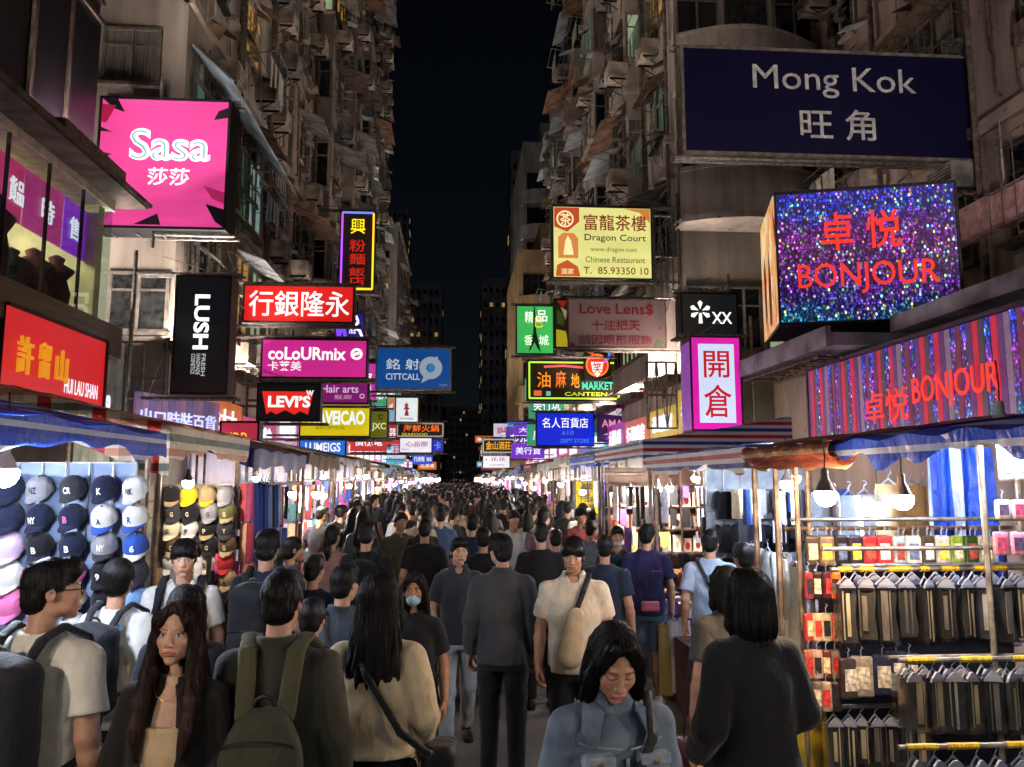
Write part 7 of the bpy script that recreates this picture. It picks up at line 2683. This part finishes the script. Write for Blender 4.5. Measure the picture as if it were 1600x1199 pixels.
pR = person('young person in a dark grey polo and white trousers walking towards the camera', 717, 842, 6.35, 6, hair='short', kind='tee', collar=True, shirt='#2f3033', legs='#9a9894', stride=-.45, h=.011, hh=.003, tone='b', w=.92, arms=('down', 'fwd'), look=(6, 0), shoe='#17181a')
pS = person('man in a white short sleeved shirt with a beige sling bag', 896, 838, 5.2, -8, hair='mop', kind='tee', collar=True, shirt='#bdb3a2', legs='#121215', h=.011, hh=.003, look=(-6, 8), beard=1, w=1.05, hem=.84, arms=('down', 'down'))
t = beside(pS, 'sling_bag', 'beige sling bag worn on the chest of the white shirt', 'bag')
soft_part(t, 'bag', [('cap', (.01, -.16, 1.22), (-.03, -.17, .98), .055, .085, .02, 'u', False, (1, .55, 1))], (-.16, -.27, .84), (.12, -.06, 1.32), .007, cloth('#a3957c'))
bag_strap(t, [(.01, -.15, 1.25), (.06, -.12, 1.37), (.1, -.02, 1.46), (.06, .08, 1.42)], '#1c1a1a', .02, (1, .5, 1))
pT = person('man in black with cropped hair walking away beside the white shirt', 845, 817, 7.3, 178, shirt='#141416', legs=BLK, hair='crop', h=.013)
pU = person('man in a dark violet T-shirt and blue denim shorts with white trainers', 1009, 820, 7.35, 170, shirt='#1f1c40', legs='#3d5068', bottom='shorts', hair='short', h=.011, look=(-22, 0), face=True, shoe='#c8c8c6', arms=('down', 'down'), w=1.03)
m = MB()
put_text(m, 'sports', (-.08, .137, 1.26), (-1, 0, 0), (0, 0, 1), (-.04, 0, .05, .02), .01, .004)
m.build('print', mat('red print', '#b03848'), pU, local=True)
t = beside(pU, 'belt_pouch', 'pink transparent pouch at the hip of the violet T-shirt', 'pouch')
soft_part(t, 'bag', [('box', (-.1, .15, .9), (.07, .2, 1.0), .02)], (-.14, .11, .86), (.11, .24, 1.04), .008, mat('pink vinyl', '#b0607c', rough=.3, var=.2))
bag_strap(t, [(-.02, .17, 1.0), (.08, .13, 1.2), (.1, .04, 1.45)], '#15151a', .008)
pV = person('man with a grey white mask in a dark blue T-shirt facing the camera', 964, 824, 7.9, -6, shirt='#1e2836', legs='#6a7c90', hair='short', h=.013, hh=.004, arms=('down', 'strap'))
soft_part(pV, 'face_mask', [('ell', (0, -.06, 1.533), (.045, .055, .033), .01)], (-.08, -.16, 1.45), (.08, .02, 1.58), .007, mat('mask grey', '#b8bcc4', rough=.8, var=.08))
pW = person('man in a pale blue printed T-shirt with a diagonal strap at the accessory stall', 1108, 829, 6.5, 165, shirt='#8e9db4', legs='#23262e', hair='short', h=.012, look=(-8, 0))
t = beside(pW, 'crossbody_bag', 'dark diagonal bag strap on the pale blue T-shirt', 'bag')
bag_strap(t, [(.1, -.04, 1.45), (.11, .06, 1.45), (.03, .135, 1.27), (-.1, .145, 1.06), (-.17, .08, .95)], '#15161c', .018, (1, .5, 1))
m = MB()
put_text(m, 'LYA', (.04, .132, 1.3), (-1, 0, 0), (0, 0, 1), (-.03, 0, .07, .04), .01, .004)
m.build('print', mat('slate print', '#3c4a66'), pW, local=True)
pX = person('person with glossy black hair browsing by the clothes rail', 1160, 848, 5.9, 200, shirt='#3c4048', legs=BLK, hair='mop', h=.013, look=(-12, 0))
pY = person('man in a grey top at the yellow banner turned sideways', 924, 815, 9.2, 130, shirt='#6a6a70', legs=BLK, hair='short', h=.015)
pZ = person('man in dark blue close behind the white shirt', 946, 838, 6.6, 150, shirt='#1c2434', legs=BLK, hair='short', h=.014, look=(20, 0))
pa = person('person in dark clothes with round hair right of the walking polo', 755, 824, 7.6, 178, shirt='#151518', legs=BLK, hair='mop', h=.014)
pb = person('person with straight black hair beside the dark clothed walker', 868, 827, 8.4, 182, shirt='#1a1a1e', legs=BLK, hair='mop', h=.014)
pc = person('woman with tied hair near the bright stall looking aside', 458, 840, 6.7, 120, fem=True, shirt='#2b3550', legs=BLK, hair='pony', h=.014)
pd = person('man with an olive cap coloured top by the blue sheet', 625, 802, 9.4, 30, shirt='#4a4436', legs=BLK, hair='short', h=.014)
pe = person('person in a rosy patterned top among the shoppers at the bright stall', 520, 822, 7.9, 160, fem=True, shirt='#8a6a68', legs=BLK, hair='pony', h=.014)
pf = person('person with a dark jacket squeezed behind the olive jacket', 470, 905, 4.0, 176, kind='long', shirt='#17181c', legs=BLK, hair='short', h=.014, H=1.5, x=-.72)
# the pink bag by the first man
t = beside(pA, 'shopping_bag', 'crumpled pink plastic bag held low by the man with glasses', 'bag')
soft_part(t, 'bag', [('ell', (-.28, -.06, .62), (.1, .14, .14), .03), ('ell', (-.27, -.1, .74), (.06, .09, .1), .03), ('ripple', fold_fn(3, .006))], (-.45, -.27, .42), (-.12, .15, .9), .009, mat('pink plastic', '#b06a7c', rough=.35, var=.15, trans=.2))
# glasses
for pr, off in ((pA, None),):
    hp = Matrix.Translation((0, -.005, 1.59)) @ Matrix.Translation((0, .03, -.08)) @ Euler((0, 0, math.radians(-40))).to_matrix().to_4x4() @ Matrix.Translation((0, -.03, .08)) @ Matrix.Scale(HEAD_K, 4)
    m = MB()
    for q in (-1, 1):
        pts = [hp @ Vector((q * .034 + .024 * math.cos(a), -.108, .004 + .018 * math.sin(a))) for a in np.linspace(0, 2 * math.pi, 13)]
        m.path(pts, .002, 5)
        m.path([hp @ Vector((q * .058, -.106, .01)), hp @ Vector((q * .08, -.03, .012)), hp @ Vector((q * .082, .02, .005))], .002, 5)
    m.build('glasses', DARKM, pr, local=True)

# ------------------------------------------------------------------ the crowd farther on: persons one by one, then a packed mass
r = random.Random(21)
CROWD = 'people in the crowd down the street'
desc = {'#5a5a5e': 'grey', '#1c1c22': 'black', '#3c5072': 'steel blue', '#c8c4bc': 'cream white', '#6a3038': 'dark red', '#2a2a2e': 'charcoal', '#7a8494': 'grey blue', '#15151a': 'black', '#1c2236': 'navy', '#3a3a3e': 'grey', '#b8b4ac': 'white', '#8a6a68': 'rose', '#5a5a48': 'olive', '#a89a84': 'beige', '#2c3a52': 'blue'}
protos = []
vi = 0
POSE = [('down', 'down'), ('fwd', 'back'), ('phone', 'down'), ('bent', 'fwd'), ('down', 'strap'), ('back', 'fwd')]
for sc in ('#15151a', '#1c2236', '#5a5a5e', '#b8b4ac', '#8a6a68', '#1c1c22', '#a89a84', '#3c5072', '#c8c4bc', '#6a3038', '#2a2a2e', '#7a8494'):
    fem = vi % 3 == 2
    rz = 180 if vi % 6 != 3 else 0
    pr = person(f'person with dark hair and a {desc[sc]} top, {"walking away" if rz else "coming nearer"} in the crowd', 700 + vi, 0, 9 + vi, rz, shirt=sc, legs='#15161a' if vi % 2 else '#262a34', hair='long' if fem else ('short', 'mop', 'crop', 'fringe')[vi % 4], fem=fem, h=.02, hh=.011, H=1.68, x=0, group=CROWD, fingers=False, tone='abc'[vi % 3], stride=.35 * (vi % 3 - 1), arms=POSE[vi % 6], look=((vi * 37) % 70 - 35, (vi * 5) % 14 - 4), w=.94 + .04 * (vi % 4))
    protos.append(pr)
    vi += 1
spots = []
yy = 8.3
while yy < 27:
    for xx in np.arange(-1.85, 1.9, .62):
        if r.random() < .86:
            spots.append((xx + r.uniform(-.2, .2) + .1 * math.sin(yy), yy + r.uniform(-.25, .25)))
    yy += .72
spots = [q for q in spots if not any(math.hypot(q[0] - p.location.x, q[1] - p.location.y) < .5 for p in (pP, pT, pU, pV, pY, pa, pb, pd, pe, pO))]
spots = [q for q in spots if q[1] > 8.6 + .8 * abs(q[0] - .35 * 0)]
for i, (x, y) in enumerate(spots):
    pr = protos[i] if i < len(protos) else copy_tree(protos[r.randrange(len(protos))])
    k = pr.scale[0] * (r.uniform(.94, 1.05) if i >= len(protos) else 1)
    pr.location = (x, y, .03)
    pr.rotation_euler.z += r.uniform(-.7, .7)
    pr.scale = (k, k, k)


def low_person(m, x, y, k, top, fwd, r):
    """a small whole figure for the mass far down the street"""
    a = r.uniform(-.5, .5)
    ca, sa = math.cos(a), math.sin(a)
    hh = k * 1.7

    def ring(z, rx, ry, n=7):
        return [(x + rx * math.cos(t) * ca - ry * math.sin(t) * sa, y + rx * math.cos(t) * sa + ry * math.sin(t) * ca, z * k) for t in (2 * math.pi * i / n for i in range(n))]

    def stack(rs, n=7):
        vs, fs = [], []
        for q in rs:
            vs += ring(*q, n)
        for j in range(len(rs) - 1):
            for i in range(n):
                fs.append((j * n + i, j * n + (i + 1) % n, (j + 1) * n + (i + 1) % n, (j + 1) * n + i))
        fs.append(tuple(range((len(rs) - 1) * n, len(rs) * n)))
        m.add(vs, fs)
    m.col = C('#17181c')
    stack([(.0, .12, .1), (.5, .15, .1), (.9, .17, .11)])
    m.col = C(top)
    stack([(.85, .17, .11), (1.1, .19, .12), (1.34, .23, .11), (1.42, .16, .09), (1.47, .07, .06)])
    m.col = C('#b08468')
    stack([(1.45, .05, .05), (1.52, .065, .075), (1.6, .07, .085), (1.64, .06, .07)])
    m.col = C('#0e0c0c')
    sh = -.015 if fwd else .02
    y0 = y
    y += sh * (1 if not fwd else 1)
    stack([(1.5 if not fwd else 1.6, .06, .06), (1.56 if not fwd else 1.61, .082, .095), (1.64, .084, .1), (1.7, .055, .065), (1.715, .02, .02)])
    y = y0


m = MB()
for i in range(620):
    y = 26.5 + (i / 620) * 62
    low_person(m, r.uniform(-1.9, 1.9), y + r.uniform(-.3, .3), r.uniform(.92, 1.04), r.choice(list(desc) + ['#15151a'] * 4), r.random() < .3, r)
o = m.build('crowd', mat('crowd clothes', (1, 1, 1), rough=.8, var=.1, attr='Col'), smooth=True)
o['kind'] = 'stuff'
o['label'] = 'packed mass of dark heads far down the street'
